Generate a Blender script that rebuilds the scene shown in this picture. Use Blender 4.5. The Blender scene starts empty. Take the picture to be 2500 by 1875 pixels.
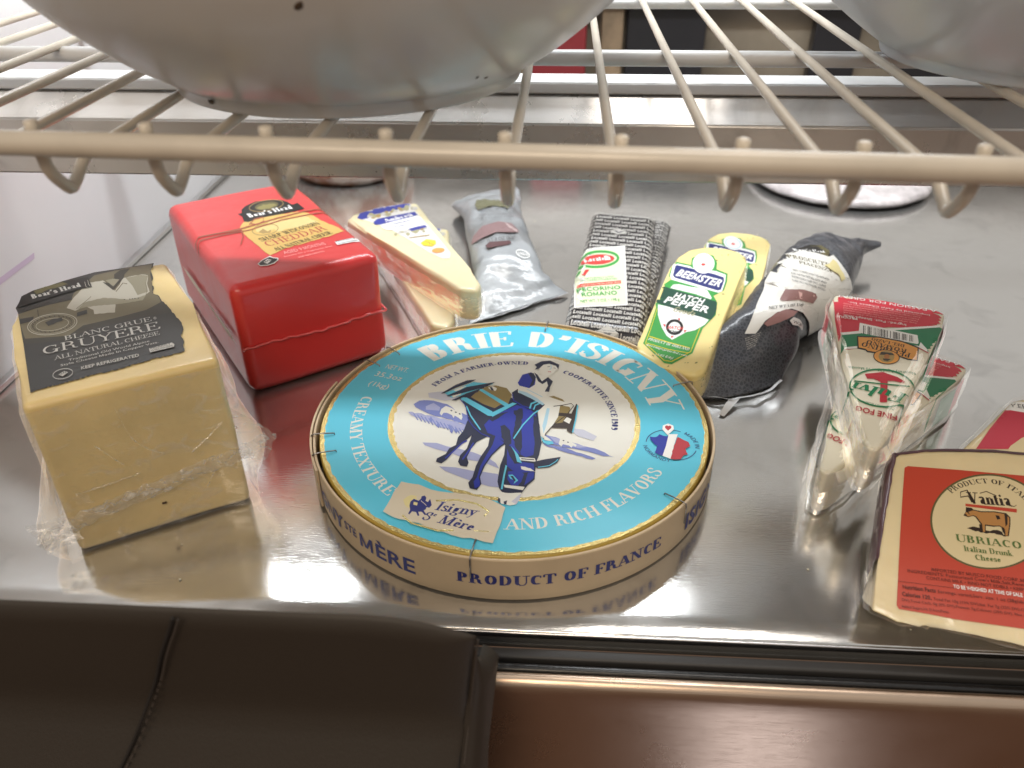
import bpy, bmesh, math, random
from mathutils import Vector, Matrix
from mathutils.bvhtree import BVHTree
from mathutils.geometry import tessellate_polygon
random.seed(11)
sc = bpy.context.scene
COL = sc.collection
# ================= camera =================
cd = bpy.data.cameras.new('camera'); cam = bpy.data.objects.new('camera', cd); COL.objects.link(cam); sc.camera = cam
cd.sensor_width = 36; cd.sensor_fit = 'HORIZONTAL'; cd.lens = 1996.48/2500*36; cd.clip_start = .02; cd.clip_end = 50
PIT, YAW, ROL = .581575462, .0618163726, -.00622778
fw = Vector((-math.sin(YAW)*math.cos(PIT), math.cos(YAW)*math.cos(PIT), -math.sin(PIT)))
r0 = Vector((math.cos(YAW), math.sin(YAW), 0)); u0 = r0.cross(fw)
r1 = math.cos(ROL)*r0+math.sin(ROL)*u0; u1 = -math.sin(ROL)*r0+math.cos(ROL)*u0
m = Matrix((r1, u1, -fw)).transposed().to_4x4(); m.translation = (.0239, -.40354, .31811); cam.matrix_world = m
cd.dof.use_dof = True; cd.dof.focus_distance = .47; cd.dof.aperture_fstop = 9.5
# ================= surrounding light =================
w = bpy.data.worlds.new('World'); sc.world = w; w.use_nodes = True
nt = w.node_tree; bg = nt.nodes['Background']; tc = nt.nodes.new('ShaderNodeTexCoord'); sp = nt.nodes.new('ShaderNodeSeparateXYZ'); rp = nt.nodes.new('ShaderNodeValToRGB')
nt.links.new(tc.outputs['Generated'], sp.inputs[0]); mr = nt.nodes.new('ShaderNodeMapRange'); mr.inputs[1].default_value = -1; mr.inputs[2].default_value = 1
nt.links.new(sp.outputs['Z'], mr.inputs[0]); nt.links.new(mr.outputs[0], rp.inputs[0]); nt.links.new(rp.outputs[0], bg.inputs[0])
e = rp.color_ramp.elements; e[0].position = .0; e[0].color = (.10,.055,.035,1); e[1].position = 1; e[1].color = (.74,.73,.71,1)
q = rp.color_ramp.elements.new(.48); q.color = (.28,.19,.13,1); q = rp.color_ramp.elements.new(.60); q.color = (.62,.58,.53,1)
bg.inputs[1].default_value = .68
def area(name, loc, to, sx, sy, W, col):
    l = bpy.data.lights.new(name, 'AREA'); l.shape = 'RECTANGLE'; l.size = sx; l.size_y = sy; l.energy = W; l.color = col
    o = bpy.data.objects.new(name, l); COL.objects.link(o); o.location = loc
    o.rotation_euler = (Vector(to)-Vector(loc)).to_track_quat('-Z', 'Y').to_euler(); return o
area('case_strip_lamp', (.06,.305,.50), (.06,.28,0), .95, .055, 4.6, (.93,.97,1))      # the cool lamp strip along the top of the case
area('store_ceiling_lamp', (-.25,-1.5,1.5), (0,0,.05), .9, .5, 13, (1,.80,.58))          # warm ceiling lamp behind the viewer
area('store_lamp_behind', (.5,.2,2.8), (.4,.85,.1), .8, .5, 15, (1,.93,.85))         # lights the shop behind the case
area('added_streak_light', (.26,-.50,-.52), (.13,-.17,-.08), .10, .20, .15, (.85,.88,1))   # unseen light added to draw the streak on the steel front
sc.view_settings.view_transform = 'Standard'; sc.view_settings.look = 'None'; sc.view_settings.exposure = .20; sc.view_settings.gamma = 1
sc.cycles.use_denoising = True; sc.cycles.max_bounces = 8; sc.cycles.transparent_max_bounces = 16; sc.cycles.caustics_reflective = False; sc.cycles.caustics_refractive = False
sc.cycles.sample_clamp_indirect = 4
FR={
'brie':((0.00000,0.00000,0.02850),(1.00000,0.00000,0.00000),(0.00000,1.00000,0.00000),(0.00000,0.00000,1.00000)),
'gruyere':((-0.22900,-0.09859,0.09650),(0.85727,0.51487,0.00000),(-0.51487,0.85727,0.00000),(0.00000,0.00000,1.00000)),
'cheddar':((-0.18431,0.05717,0.08250),(0.81270,0.58269,0.00000),(-0.58269,0.81270,0.00000),(0.00000,0.00000,1.00000)),
'parmesan':((-0.16399,0.25890,0.05000),(0.82176,0.56983,0.00000),(-0.56983,0.82176,0.00000),(-0.00000,-0.00000,1.00000)),
'locatelli':((0.03044,0.12894,0.02000),(0.98015,-0.19827,0.00000),(0.19635,0.97062,0.13906),(-0.02757,-0.13630,0.99028)),
'locatelli_label':((0.03044,0.12894,0.02000),(0.98015,-0.19827,0.00000),(0.19635,0.97062,0.13906),(-0.02757,-0.13630,0.99028)),
'gouda':((0.07959,0.08572,0.03000),(0.74905,-0.66251,0.00000),(0.65634,0.74208,0.13615),(-0.09020,-0.10199,0.99069)),
'pecorino':((0.21337,0.11250,0.06000),(0.92082,-0.38998,0.00000),(0.38962,0.91996,0.04327),(-0.01688,-0.03985,0.99906)),
'ubriaco':((0.17331,-0.13571,0.02000),(0.96685,-0.25535,0.00000),(0.24659,0.93367,0.25973),(-0.06632,-0.25112,0.96568)),
'darkroll':((0.21000,0.17000,0.03500),(1.00000,0.00000,0.00000),(-0.00000,0.44263,0.89670),(0.00000,-0.89670,0.44263)),
'silverroll':((-0.02000,0.29000,0.02000),(1.00000,0.00000,0.00000),(-0.00000,0.39490,0.91872),(0.00000,-0.91872,0.39490)),
'ubriacoback':((0.26448,-0.00738,0.02000),(0.99952,0.03087,0.00000),(-0.02981,0.96547,0.25881),(0.00799,-0.25869,0.96593)),
}
ART={
'brie':[
('p','lavender',[(-5181,-2791),(-4333,-2801),(-3712,-3085),(-2912,-3305),(-2115,-3575),(-1180,-4086),(-773,-4466),(-550,-4947),(-1531,-4405),(-2427,-4252),(-3380,-3691),(-4319,-3378),(-5012,-3047)]),
('p','lavender',[(-3919,-4926),(-2975,-4975),(-2016,-5217),(-1391,-5282),(-577,-5432),(-435,-6551),(-983,-6488),(-1862,-6162),(-2897,-5648),(-3558,-5298)]),
('p','lavpale',[(3608,-977),(4200,-1058),(4972,-1677),(4766,-2118),(3865,-1734),(3541,-1313)]),
('p','lavpale',[(-5601,2353),(-4709,2588),(-3809,2192),(-3626,1827),(-4432,1539),(-5459,1858)]),
('p','midblue',[(-6321,1075),(-6032,1457),(-5761,1530),(-5445,1538),(-5127,1503),(-4871,1408),(-4499,1246),(-4247,1181),(-3910,876),(-3611,493),(-3244,307),(-2879,59),(-2685,-509),(-2838,-972),(-3180,-747),(-3475,-685),(-3772,-450),(-4068,-393),(-4411,-209),(-4760,-154),(-5071,7),(-5332,158),(-5660,388),(-6126,723)]),
('p','lavender',[(-5525,874),(-5093,1260),(-4614,800),(-4635,441),(-5472,517)]),
('p','lavender',[(-6529,225),(-6286,257),(-6084,98),(-5897,141),(-5689,110),(-5405,-80),(-5251,-62),(-5007,-106),(-4718,-235),(-4473,-366),(-4282,-368),(-4041,-464),(-3819,-536),(-3656,-600),(-3379,-633),(-3238,-827),(-3004,-893),(-2772,-969),(-2737,-1303),(-2989,-1455),(-3228,-1661),(-3419,-1507),(-3718,-1412),(-3932,-1325),(-4190,-1310),(-4421,-1166),(-4656,-1053),(-4824,-843),(-5131,-745),(-5267,-686),(-5520,-540),(-5801,-369),(-6053,-251),(-6267,-114)]),
('l','midblue',[(-6183,49),(-5971,-337),(-5801,-640)],[(-6140,109),(-5929,-278),(-5760,-581)]),
('l','midblue',[(-5932,-67),(-5722,-452),(-5554,-754)],[(-5889,-8),(-5680,-393),(-5512,-694)]),
('l','midblue',[(-5682,-183),(-5474,-566),(-5307,-866)],[(-5639,-123),(-5432,-507),(-5266,-807)]),
('l','midblue',[(-5433,-298),(-5227,-679),(-5062,-979)],[(-5390,-239),(-5185,-621),(-5020,-920)]),
('l','midblue',[(-5185,-412),(-4981,-792),(-4818,-1090)],[(-5142,-354),(-4939,-734),(-4776,-1032)]),
('l','midblue',[(-4938,-527),(-4737,-905),(-4575,-1202)],[(-4895,-468),(-4694,-847),(-4533,-1143)]),
('l','midblue',[(-4692,-640),(-4493,-1017),(-4333,-1313)],[(-4649,-582),(-4450,-959),(-4291,-1255)]),
('l','midblue',[(-4448,-753),(-4250,-1129),(-4092,-1423)],[(-4404,-695),(-4207,-1071),(-4049,-1365)]),
('l','midblue',[(-4204,-866),(-4009,-1240),(-3852,-1533)],[(-4161,-808),(-3966,-1182),(-3809,-1475)]),
('l','midblue',[(-3961,-978),(-3768,-1350),(-3613,-1642)],[(-3918,-921),(-3725,-1293),(-3570,-1585)]),
('l','midblue',[(-3720,-1090),(-3529,-1460),(-3375,-1751)],[(-3676,-1032),(-3485,-1403),(-3332,-1694)]),
('l','midblue',[(-3479,-1201),(-3290,-1570),(-3138,-1860)],[(-3436,-1144),(-3247,-1513),(-3095,-1803)]),
('l','midblue',[(-3240,-1312),(-3053,-1679),(-2902,-1968)],[(-3196,-1255),(-3009,-1623),(-2859,-1911)]),
('l','midblue',[(-3002,-1422),(-2816,-1788),(-2667,-2076)],[(-2958,-1365),(-2773,-1732),(-2624,-2019)]),
('p','midblue',[(-5065,-169),(-4895,-508),(-4937,-830),(-5100,-587)]),
('p','midblue',[(-4548,-719),(-4383,-1051),(-4427,-1368),(-4587,-1129)]),
('p','midblue',[(-3817,-909),(-3657,-1239),(-3705,-1553),(-3861,-1316)]),
('p','midblue',[(-3677,-1240),(-3518,-1566),(-3567,-1876),(-3721,-1642)]),
('p','midblue',[(-3411,-1226),(-3254,-1552),(-3304,-1863),(-3457,-1629)]),
('p','pale',[(-4562,149),(-4522,625),(-4289,961),(-3920,775),(-3611,493),(-3257,392),(-3125,-186),(-3161,-476),(-3355,-256),(-3618,-37),(-3651,-329),(-3794,12),(-4128,230),(-4332,220),(-4430,-78)]),
('p','navy',[(-3815,442),(-3840,405),(-3890,412),(-3937,458),(-3953,516),(-3929,553),(-3878,546),(-3831,500)]),
('p','navy',[(-3522,280),(-3547,243),(-3597,250),(-3644,295),(-3659,353),(-3635,390),(-3584,383),(-3538,338)]),
('p','navy',[(-3265,116),(-3289,80),(-3339,87),(-3386,132),(-3401,190),(-3376,226),(-3326,220),(-3280,174)]),
('p','midblue',[(1839,-1620),(2167,-1792),(2563,-1909),(2856,-2082),(3103,-2198),(3307,-2230),(3638,-2403),(3858,-2483),(4170,-2664),(4504,-2770),(4812,-2854),(5078,-3009),(5368,-3193),(5636,-3485),(5922,-3617),(5599,-3523),(5297,-3548),(4984,-3397),(4758,-3304),(4439,-3160),(4171,-3094),(3906,-3021),(3545,-2916),(3230,-2868),(2960,-2845),(2716,-2683),(2409,-2610),(2167,-2555),(1924,-2371)]),
('p','midblue',[(1797,-2484),(2059,-2579),(2386,-2655),(2683,-2752),(2918,-2838),(3216,-2936),(3463,-3071),(3751,-3259),(4061,-3357),(4283,-3474),(4566,-3607),(4851,-3773),(4660,-3884),(4356,-3816),(4065,-3627),(3825,-3570),(3540,-3446),(3217,-3350),(2988,-3233),(2726,-3112),(2449,-2913),(2174,-2862),(1932,-2688)]),
('p','lavender',[(2171,-1821),(3215,-2198),(4367,-2772),(3855,-2851),(2571,-2444)]),
('p','pale',[(2733,-2542),(2825,-2057),(3344,-2191),(3793,-2592),(3728,-2753),(3568,-2656),(3472,-2871),(3344,-2668),(2990,-2549),(2896,-2796)]),
('p','navy',[(3075,-2238),(3052,-2265),(3010,-2259),(2974,-2222),(2966,-2178),(2989,-2151),(3031,-2157),(3067,-2193)]),
('p','navy',[(3334,-2384),(3310,-2411),(3269,-2405),(3233,-2369),(3225,-2324),(3249,-2297),(3290,-2304),(3326,-2340)]),
('p','navy',[(-2786,-514),(-2911,-1534),(-3166,-2204),(-3210,-2954),(-3558,-3287),(-3685,-3810),(-4137,-4240),(-4159,-4542),(-3827,-4674),(-3558,-4310),(-3265,-3583),(-2965,-2836),(-2623,-2392),(-2120,-1494)]),
('p','navy',[(-2318,-1504),(-2428,-2382),(-2534,-3234),(-2849,-3869),(-2907,-4477),(-2744,-4815),(-2360,-4894),(-2303,-4545),(-2449,-4051),(-2278,-3220),(-2018,-2575),(-1416,-2006),(-1546,-1242)]),
('l','blue',[(-2635,-2442),(-2876,-2674),(-3199,-3274),(-3513,-3857),(-3696,-4171)],[(-2588,-2555),(-2819,-2773),(-3137,-3363),(-3451,-3945),(-3635,-4260)]),
('l','blue',[(-2244,-2655),(-2405,-3292),(-2573,-3813),(-2718,-4225)],[(-2159,-2726),(-2322,-3366),(-2493,-3892),(-2639,-4305)]),
('p','navy',[(-3417,1837),(-2929,528),(-2774,-168),(-2750,-854),(-2318,-1504),(-1827,-1809),(-1272,-2161),(-676,-2291),(-349,-2806),(-351,-3739),(-509,-4650),(-546,-5430),(-559,-6094),(-429,-6643),(-224,-6996),(790,-6988),(1118,-6285),(1462,-5800),(1470,-5133),(1501,-4248),(1639,-3636),(1746,-2487),(1567,-858),(1402,749),(90,1646),(-915,1109),(-2510,1883)]),
('p','navy',[(-1290,-1781),(-1337,-2963),(-1692,-4012),(-1868,-4819),(-1959,-5790),(-2143,-6270),(-2011,-6725),(-1615,-6842),(-1421,-6325),(-1544,-5768),(-1371,-4793),(-1015,-3774),(-563,-2975),(-324,-2699),(-641,-1857)]),
('p','blue',[(-967,-1874),(-1088,-2845),(-1386,-3895),(-1620,-4806),(-1715,-5777),(-1862,-6162),(-1746,-6730),(-1494,-6514),(-1510,-6144),(-1618,-5772),(-1458,-4798),(-1110,-3778),(-663,-2928),(-426,-2620)]),
('p','blue',[(-1740,-916),(-1488,-333),(-865,397),(109,1282),(881,960),(1350,275),(1230,-1099),(1350,-2613),(1311,-3653),(890,-3878),(232,-3401),(-330,-2594),(-959,-1982),(-1476,-1681)]),
('p','navy',[(-768,-978),(-512,-830),(-298,-1158),(-144,-1392),(-118,-1738),(-52,-2059),(-16,-2368),(-2,-2683),(-145,-2815),(-310,-2909),(-426,-2679),(-493,-2308),(-626,-2073),(-626,-1852),(-689,-1480),(-709,-1213)]),
('p','navy',[(-63,674),(160,737),(247,904),(471,939),(518,574),(538,234),(545,-125),(468,-268),(515,-553),(459,-915),(517,-1150),(541,-1548),(571,-1802),(593,-2037),(600,-2343),(610,-2651),(644,-2953),(601,-3179),(555,-3369),(597,-3690),(500,-3489),(419,-3304),(279,-3088),(180,-2759),(172,-2465),(39,-2198),(13,-1823),(61,-1450),(60,-1186),(104,-859),(76,-571),(124,-251),(102,122),(-36,341)]),
('p','navy',[(1181,267),(1367,42),(1499,-180),(1522,-520),(1568,-725),(1601,-1032),(1590,-1395),(1623,-1677),(1631,-1970),(1654,-2174),(1701,-2489),(1675,-2737),(1656,-3059),(1640,-3226),(1593,-3541),(1581,-3813),(1557,-4045),(1331,-3855),(1333,-3506),(1325,-3278),(1337,-2957),(1350,-2613),(1353,-2329),(1304,-2029),(1253,-1761),(1233,-1455),(1204,-1101),(1187,-807),(1212,-437),(1181,-40)]),
('p','navy',[(-1488,-333),(-1331,-165),(-1200,13),(-1098,163),(-925,276),(-708,403),(-502,470),(-329,542),(-474,395),(-621,261),(-773,50),(-942,-202),(-1124,-371),(-1268,-551)]),
('p','blue',[(-214,-2904),(23,-3101),(595,-4295),(1415,-4451),(1390,-5137),(767,-5266),(203,-5102),(-130,-4729),(-193,-3731)]),
('p','blue',[(-37,-5211),(450,-5089),(863,-5357),(743,-6026),(578,-6360),(217,-6379),(-26,-5878)]),
('p','blue',[(1074,-5250),(1428,-5183),(1398,-5709),(1051,-6150),(909,-6342)]),
('p','navy',[(-324,-2699),(-53,-2896),(376,-3701),(665,-4441),(294,-4509),(-67,-3724)]),
('p','seam',[(512,-3897),(1397,-3953),(1483,-4269),(589,-4175)]),
('p','navy',[(643,-3992),(1369,-4055),(1391,-4134),(648,-4082)]),
('p','pale',[(647,-4708),(772,-4730),(889,-4746),(1071,-4844),(1181,-4856),(1342,-5028),(1470,-5152),(1357,-5099),(1205,-5101),(1067,-5076),(947,-5071),(831,-5034),(690,-4960)]),
('p','pale',[(-209,-6336),(944,-6460),(867,-6739),(-134,-6554)]),
('p','pale',[(-350,-6912),(17,-7028),(787,-6943),(725,-7483),(570,-7886),(254,-7990),(-222,-7884),(-411,-7542)]),
('p','lavpale',[(294,-7682),(678,-7129),(792,-7033),(725,-7483),(570,-7886)]),
('p','navy',[(-117,-7703),(65,-7606),(45,-7931),(-73,-7920)]),
('p','navy',[(-445,-7411),(-310,-7466),(-270,-7869),(-396,-7762)]),
('p','navy',[(1346,-4276),(1965,-4024),(2872,-3755),(2671,-4306),(2231,-4724),(1615,-4853),(1392,-4699)]),
('l','cyan',[(1616,-4794),(2236,-4623),(2610,-4223),(2735,-4012)],[(1607,-4717),(2219,-4549),(2580,-4160),(2699,-3957)]),
('p','cyan',[(-211,-4634),(-270,-5416),(-344,-6730),(-231,-6724),(-184,-5602),(-117,-4728)]),
('p','cyan',[(-2,-2894),(436,-3647),(696,-4439),(421,-4324),(238,-3504)]),
('p','cyan',[(-7,-5498),(237,-5466),(568,-5941),(330,-6252),(386,-5951),(123,-5823)]),
('p','navy',[(109,-5587),(262,-5579),(435,-5948),(367,-6045)]),
('p','navy',[(-3626,1827),(-3107,2227),(-2464,2894),(-2132,3168),(-356,2117),(159,1649),(103,1403),(-1119,149),(-1399,252),(-3042,1609)]),
('p','ochre',[(-2836,1991),(-2452,2766),(-1924,3243),(-1364,3401),(-629,3115),(-266,2371),(-436,1375),(-924,1229),(-1241,852),(-1963,1237)]),
('p','pale',[(-1842,3118),(-1571,3299),(-1268,3082),(-1316,2760),(-1603,2809)]),
('p','navy',[(-1738,3162),(-1598,3195),(-1424,2793),(-1603,2809)]),
('p','cyan',[(-3500,1957),(-3074,1917),(-1350,490),(-1311,0),(-1585,32),(-3400,1690)]),
('p','cyan',[(-1438,309),(-180,1510),(101,1427),(-1306,-70)]),
('p','cyan',[(-2478,2893),(-2183,2934),(-338,1259),(-550,1007)]),
('p','cyan',[(-4535,2344),(-2830,3719),(-1521,3588),(-2066,3236),(-3514,2081),(-4052,1867)]),
('p','pale',[(-4009,2688),(-3556,3096),(-3213,3242),(-3591,2773),(-3856,2593)]),
('p','pale',[(-4075,2053),(-3549,2394),(-3465,2272),(-3912,1874)]),
('p','navy',[(-4777,2293),(-3942,3335),(-3282,3894),(-2699,4016),(-2973,3712),(-3904,3013),(-4535,2344)]),
('p','navy',[(-4390,2037),(-3200,3114),(-1429,3790),(-1924,3243),(-3140,2541),(-4207,1984)]),
('p','navy',[(-4015,1560),(-3127,2415),(-2328,2965),(-2434,2577),(-3094,2103),(-3737,1574)]),
('l','cyan',[(-3048,971),(-2662,-82),(-1943,-1467)],[(-2978,1033),(-2599,-8),(-1885,-1388)]),
('l','cyan',[(134,-2232),(620,-837),(1205,332),(1825,1129)],[(66,-2163),(554,-756),(1148,435),(1775,1245)]),
('l','blue',[(-3488,1682),(-3068,984),(-2785,-414),(-2365,-1199),(-1836,-1842),(-1282,-2143)],[(-3457,1739),(-3026,1016),(-2743,-384),(-2336,-1144),(-1818,-1776),(-1272,-2071)]),
('p','navy',[(-280,2623),(151,3154),(1115,2067),(1844,1370),(1738,944),(1402,749),(818,838),(-49,1639)]),
('l','blue',[(-268,2488),(-147,1721),(449,1129),(1082,859)],[(-207,2509),(-103,1794),(469,1229),(1095,963)]),
('l','cyan',[(964,878),(1036,1390),(1357,1631)],[(871,927),(963,1507),(1316,1788)]),
('l','cyan',[(1201,773),(1278,1230),(1568,1471)],[(1122,819),(1216,1329),(1531,1603)]),
('p','ochre',[(1948,2234),(2365,2380),(2927,2036),(3412,1089),(3344,377),(2943,-392),(2476,-416),(2401,97),(2660,1051),(2029,1745)]),
('p','brown',[(2148,-716),(2597,574),(3479,501),(3791,1590),(3927,1356),(3507,-1534),(3212,-1275),(3212,-1020),(2154,-996)]),
('p','ochre',[(2474,-245),(2669,226),(3141,193),(2944,-449),(2512,-584)]),
('p','pale',[(3009,-275),(3209,115),(3491,-78),(3357,-564)]),
('l','cyan',[(3832,1421),(3706,-55),(3515,-1409)],[(3913,1405),(3785,-76),(3592,-1435)]),
('p','pale',[(60,3538),(471,3951),(1004,5118),(1380,4797),(1896,4528),(2269,3911),(2077,2742),(1910,2357),(2928,1790),(3585,1580),(3412,1209),(2794,1358),(2671,111),(2349,-818),(1910,-1834),(1750,-1951),(1536,-293),(1440,632),(1844,1370),(1115,2067),(107,2642)]),
('p','iceblue',[(129,2897),(670,2671),(1324,2078),(1828,1430),(1694,1302),(1050,1941),(142,2644)]),
('p','iceblue',[(1976,1016),(2148,965),(2013,-610),(1839,-1620),(1753,-849)]),
('l','iceblue',[(646,3017),(1084,2658),(1660,2186)],[(662,3086),(1101,2726),(1677,2254)]),
('p','blue',[(34,3771),(289,4742),(859,5070),(1185,4519),(1145,3593),(805,3162),(151,3438)]),
('p','navy',[(644,4964),(1009,4982),(1172,4491),(1060,3588),(787,3251),(969,4108)]),
('p','navy',[(1042,5079),(1271,4792),(1584,4007),(1968,4531),(2295,4043),(2135,3383),(2076,2805),(1793,2829),(1990,3505),(1907,4024),(1629,3682),(1333,3995)]),
('p','pale',[(1351,5755),(1928,6374),(2602,6098),(2623,5542),(2286,5005),(1968,4531),(1751,4520),(1374,5000)]),
('p','navy',[(1031,6019),(1478,6465),(2073,6594),(2691,6102),(2623,5542),(2456,5950),(2007,6180),(1639,6049),(1357,5548),(1082,5396),(1203,5748)]),
('l','iceblue',[(2099,6063),(2158,5666),(2043,5475)],[(2142,6084),(2201,5650),(2074,5415)]),
('l','navy',[(1907,5756),(2090,5821)],[(1901,5811),(2085,5876)]),
('l','navy',[(2310,5638),(2458,5590)],[(2315,5692),(2463,5644)]),
('l','crimson',[(1953,5159),(2158,5142)],[(1954,5227),(2160,5210)]),
('l','brown',[(2387,1175),(2935,1324),(3480,1532),(3609,1355),(3192,400),(2398,-674),(1951,-1593),(1744,-2472)],[(2380,1258),(2927,1407),(3483,1617),(3654,1326),(3225,342),(2430,-731),(1990,-1633),(1786,-2499)]),
('p','pale',[(1741,-1625),(2176,-2091),(2349,-2328),(1920,-2243)]),
('p','cyan',[(1663,-1847),(1922,-2286),(2376,-2348),(2457,-2577),(2125,-2700),(1830,-2482)]),
('p','beige',[(-5801,-6389),(-5501,-6474),(-5124,-6547),(-4817,-6580),(-4425,-6788),(-4076,-6967),(-3697,-7078),(-3387,-7121),(-3029,-7162),(-2769,-7136),(-2447,-7216),(-2120,-7230),(-1685,-7386),(-1351,-7436),(-956,-7556),(-608,-7740),(-322,-7920),(8,-8187),(-83,-8715),(-123,-9220),(-200,-9664),(-307,-10077),(-443,-10836),(-867,-10773),(-1282,-10610),(-1604,-10521),(-1966,-10562),(-2268,-10457),(-2563,-10381),(-2942,-10196),(-3290,-10096),(-3677,-9902),(-4010,-9807),(-4352,-9587),(-4660,-9539),(-5075,-9403),(-5389,-9354),(-5711,-9229),(-6043,-9034),(-6344,-8819),(-6203,-8213),(-6118,-7756),(-6064,-7280),(-5900,-6806)]),
('l','goldleaf',[(-3684,-7921),(-2578,-7786),(-1542,-8031),(-860,-8565),(-1079,-8862)],[(-3706,-7784),(-2587,-7649),(-1523,-7902),(-789,-8491),(-1008,-8951)]),
('l','goldleaf',[(-5311,-9108),(-4755,-9667),(-3289,-10158),(-2505,-10089)],[(-5268,-9007),(-4739,-9548),(-3291,-10034),(-2522,-9964)]),
('l','goldleaf',[(-1485,-10035),(-700,-10063)],[(-1488,-9965),(-703,-9994)]),
('p','goldpale',[(-5442,-7868),(-5277,-7603),(-5096,-7464),(-4775,-7525),(-4727,-7821),(-4555,-8277),(-4782,-8271),(-4982,-8488),(-5138,-8458),(-5303,-8236)]),
('p','inkblue',[(-5039,-8000),(-4892,-7762),(-4613,-7901),(-4514,-7742),(-4513,-7542),(-4348,-7471),(-4238,-7651),(-4246,-7882),(-4108,-7981),(-4023,-7717),(-3949,-7942),(-3870,-8211),(-3972,-8426),(-4112,-8374),(-4146,-8555),(-4234,-8649),(-4050,-8934),(-4122,-8996),(-4321,-8742),(-4502,-8751),(-4396,-9040),(-4482,-9073),(-4617,-8787),(-4827,-8739),(-4929,-8980),(-5009,-8926),(-4947,-8627),(-5041,-8303)]),
('p','goldpale',[(-4856,-7990),(-4640,-8055),(-4636,-8281),(-4850,-8217)]),
('l','beige',[(-4498,-7912),(-4281,-8128),(-4158,-8272)],[(-4483,-7876),(-4266,-8094),(-4141,-8239)]),
('p','inkblue',[(-4263,-7621),(-4262,-7652),(-4265,-7682),(-4273,-7708),(-4286,-7731),(-4303,-7748),(-4323,-7760),(-4345,-7764),(-4369,-7762),(-4392,-7753),(-4414,-7738),(-4433,-7717),(-4449,-7691),(-4461,-7663),(-4468,-7632),(-4471,-7601),(-4467,-7572),(-4459,-7545),(-4446,-7522),(-4429,-7505),(-4409,-7493),(-4387,-7489),(-4363,-7491),(-4340,-7500),(-4318,-7516),(-4299,-7537),(-4282,-7562),(-4271,-7591)]),
('t','inkblue','si','Isigny',-3699,-8561,-0.1613,2216,693),
('t','inkblue','si','S',-4273,-9324,-0.1573,414,615),
('t','inkblue','si','te',-3888,-9013,-0.1874,367,307),
('t','inkblue','si','Mère',-3429,-9509,-0.2763,1920,639),
('p','blue',[(8062,-1608),(8239,-1653),(8394,-1647),(8525,-1551),(8645,-1352),(8857,-1492),(9036,-1526),(9168,-1513),(9110,-1771),(9063,-1990),(8994,-2179),(8931,-2448),(8884,-2684),(8766,-2889),(8750,-3131),(8654,-3391),(8526,-3356),(8415,-3280),(8212,-3114),(8310,-2882),(8351,-2681),(8432,-2474),(8275,-2341),(8186,-2121),(8088,-1919)]),
('p','white',[(9187,-1324),(9718,-1297),(9374,-2425),(9061,-3650),(8632,-3392),(8920,-2449)]),
('p','crimson',[(9687,-1580),(9809,-1652),(9988,-1833),(10091,-1914),(10249,-2015),(10316,-2377),(10156,-2544),(10007,-2664),(10021,-2966),(10086,-3194),(9824,-3295),(9621,-3655),(9465,-3673),(9271,-3696),(9061,-3650),(9111,-3446),(9206,-3174),(9220,-2936),(9340,-2652),(9374,-2425),(9483,-2190),(9594,-1813)]),
('p','white',[(9121,-1422),(8860,-865),(8930,-475),(9260,-263),(9550,-444),(9543,-830)]),
('p','crimson',[(9247,-614),(9241,-649),(9230,-682),(9215,-712),(9196,-738),(9175,-757),(9152,-770),(9129,-775),(9107,-772),(9086,-762),(9068,-744),(9055,-720),(9045,-692),(9041,-659),(9041,-625),(9047,-590),(9058,-557),(9073,-527),(9092,-501),(9113,-481),(9136,-469),(9160,-464),(9182,-466),(9203,-477),(9221,-494),(9235,-518),(9244,-547),(9248,-580)]),
('p','crimson',[(9417,-625),(9411,-660),(9400,-693),(9384,-723),(9366,-748),(9344,-768),(9321,-780),(9298,-785),(9276,-782),(9255,-772),(9238,-755),(9224,-731),(9214,-702),(9210,-670),(9211,-635),(9217,-601),(9228,-567),(9243,-537),(9262,-512),(9283,-492),(9306,-479),(9330,-474),(9352,-477),(9373,-487),(9391,-505),(9404,-529),(9414,-558),(9418,-590)]),
('p','crimson',[(9034,-702),(9395,-722),(9188,-982)]),
],
'gruyere':[
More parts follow.
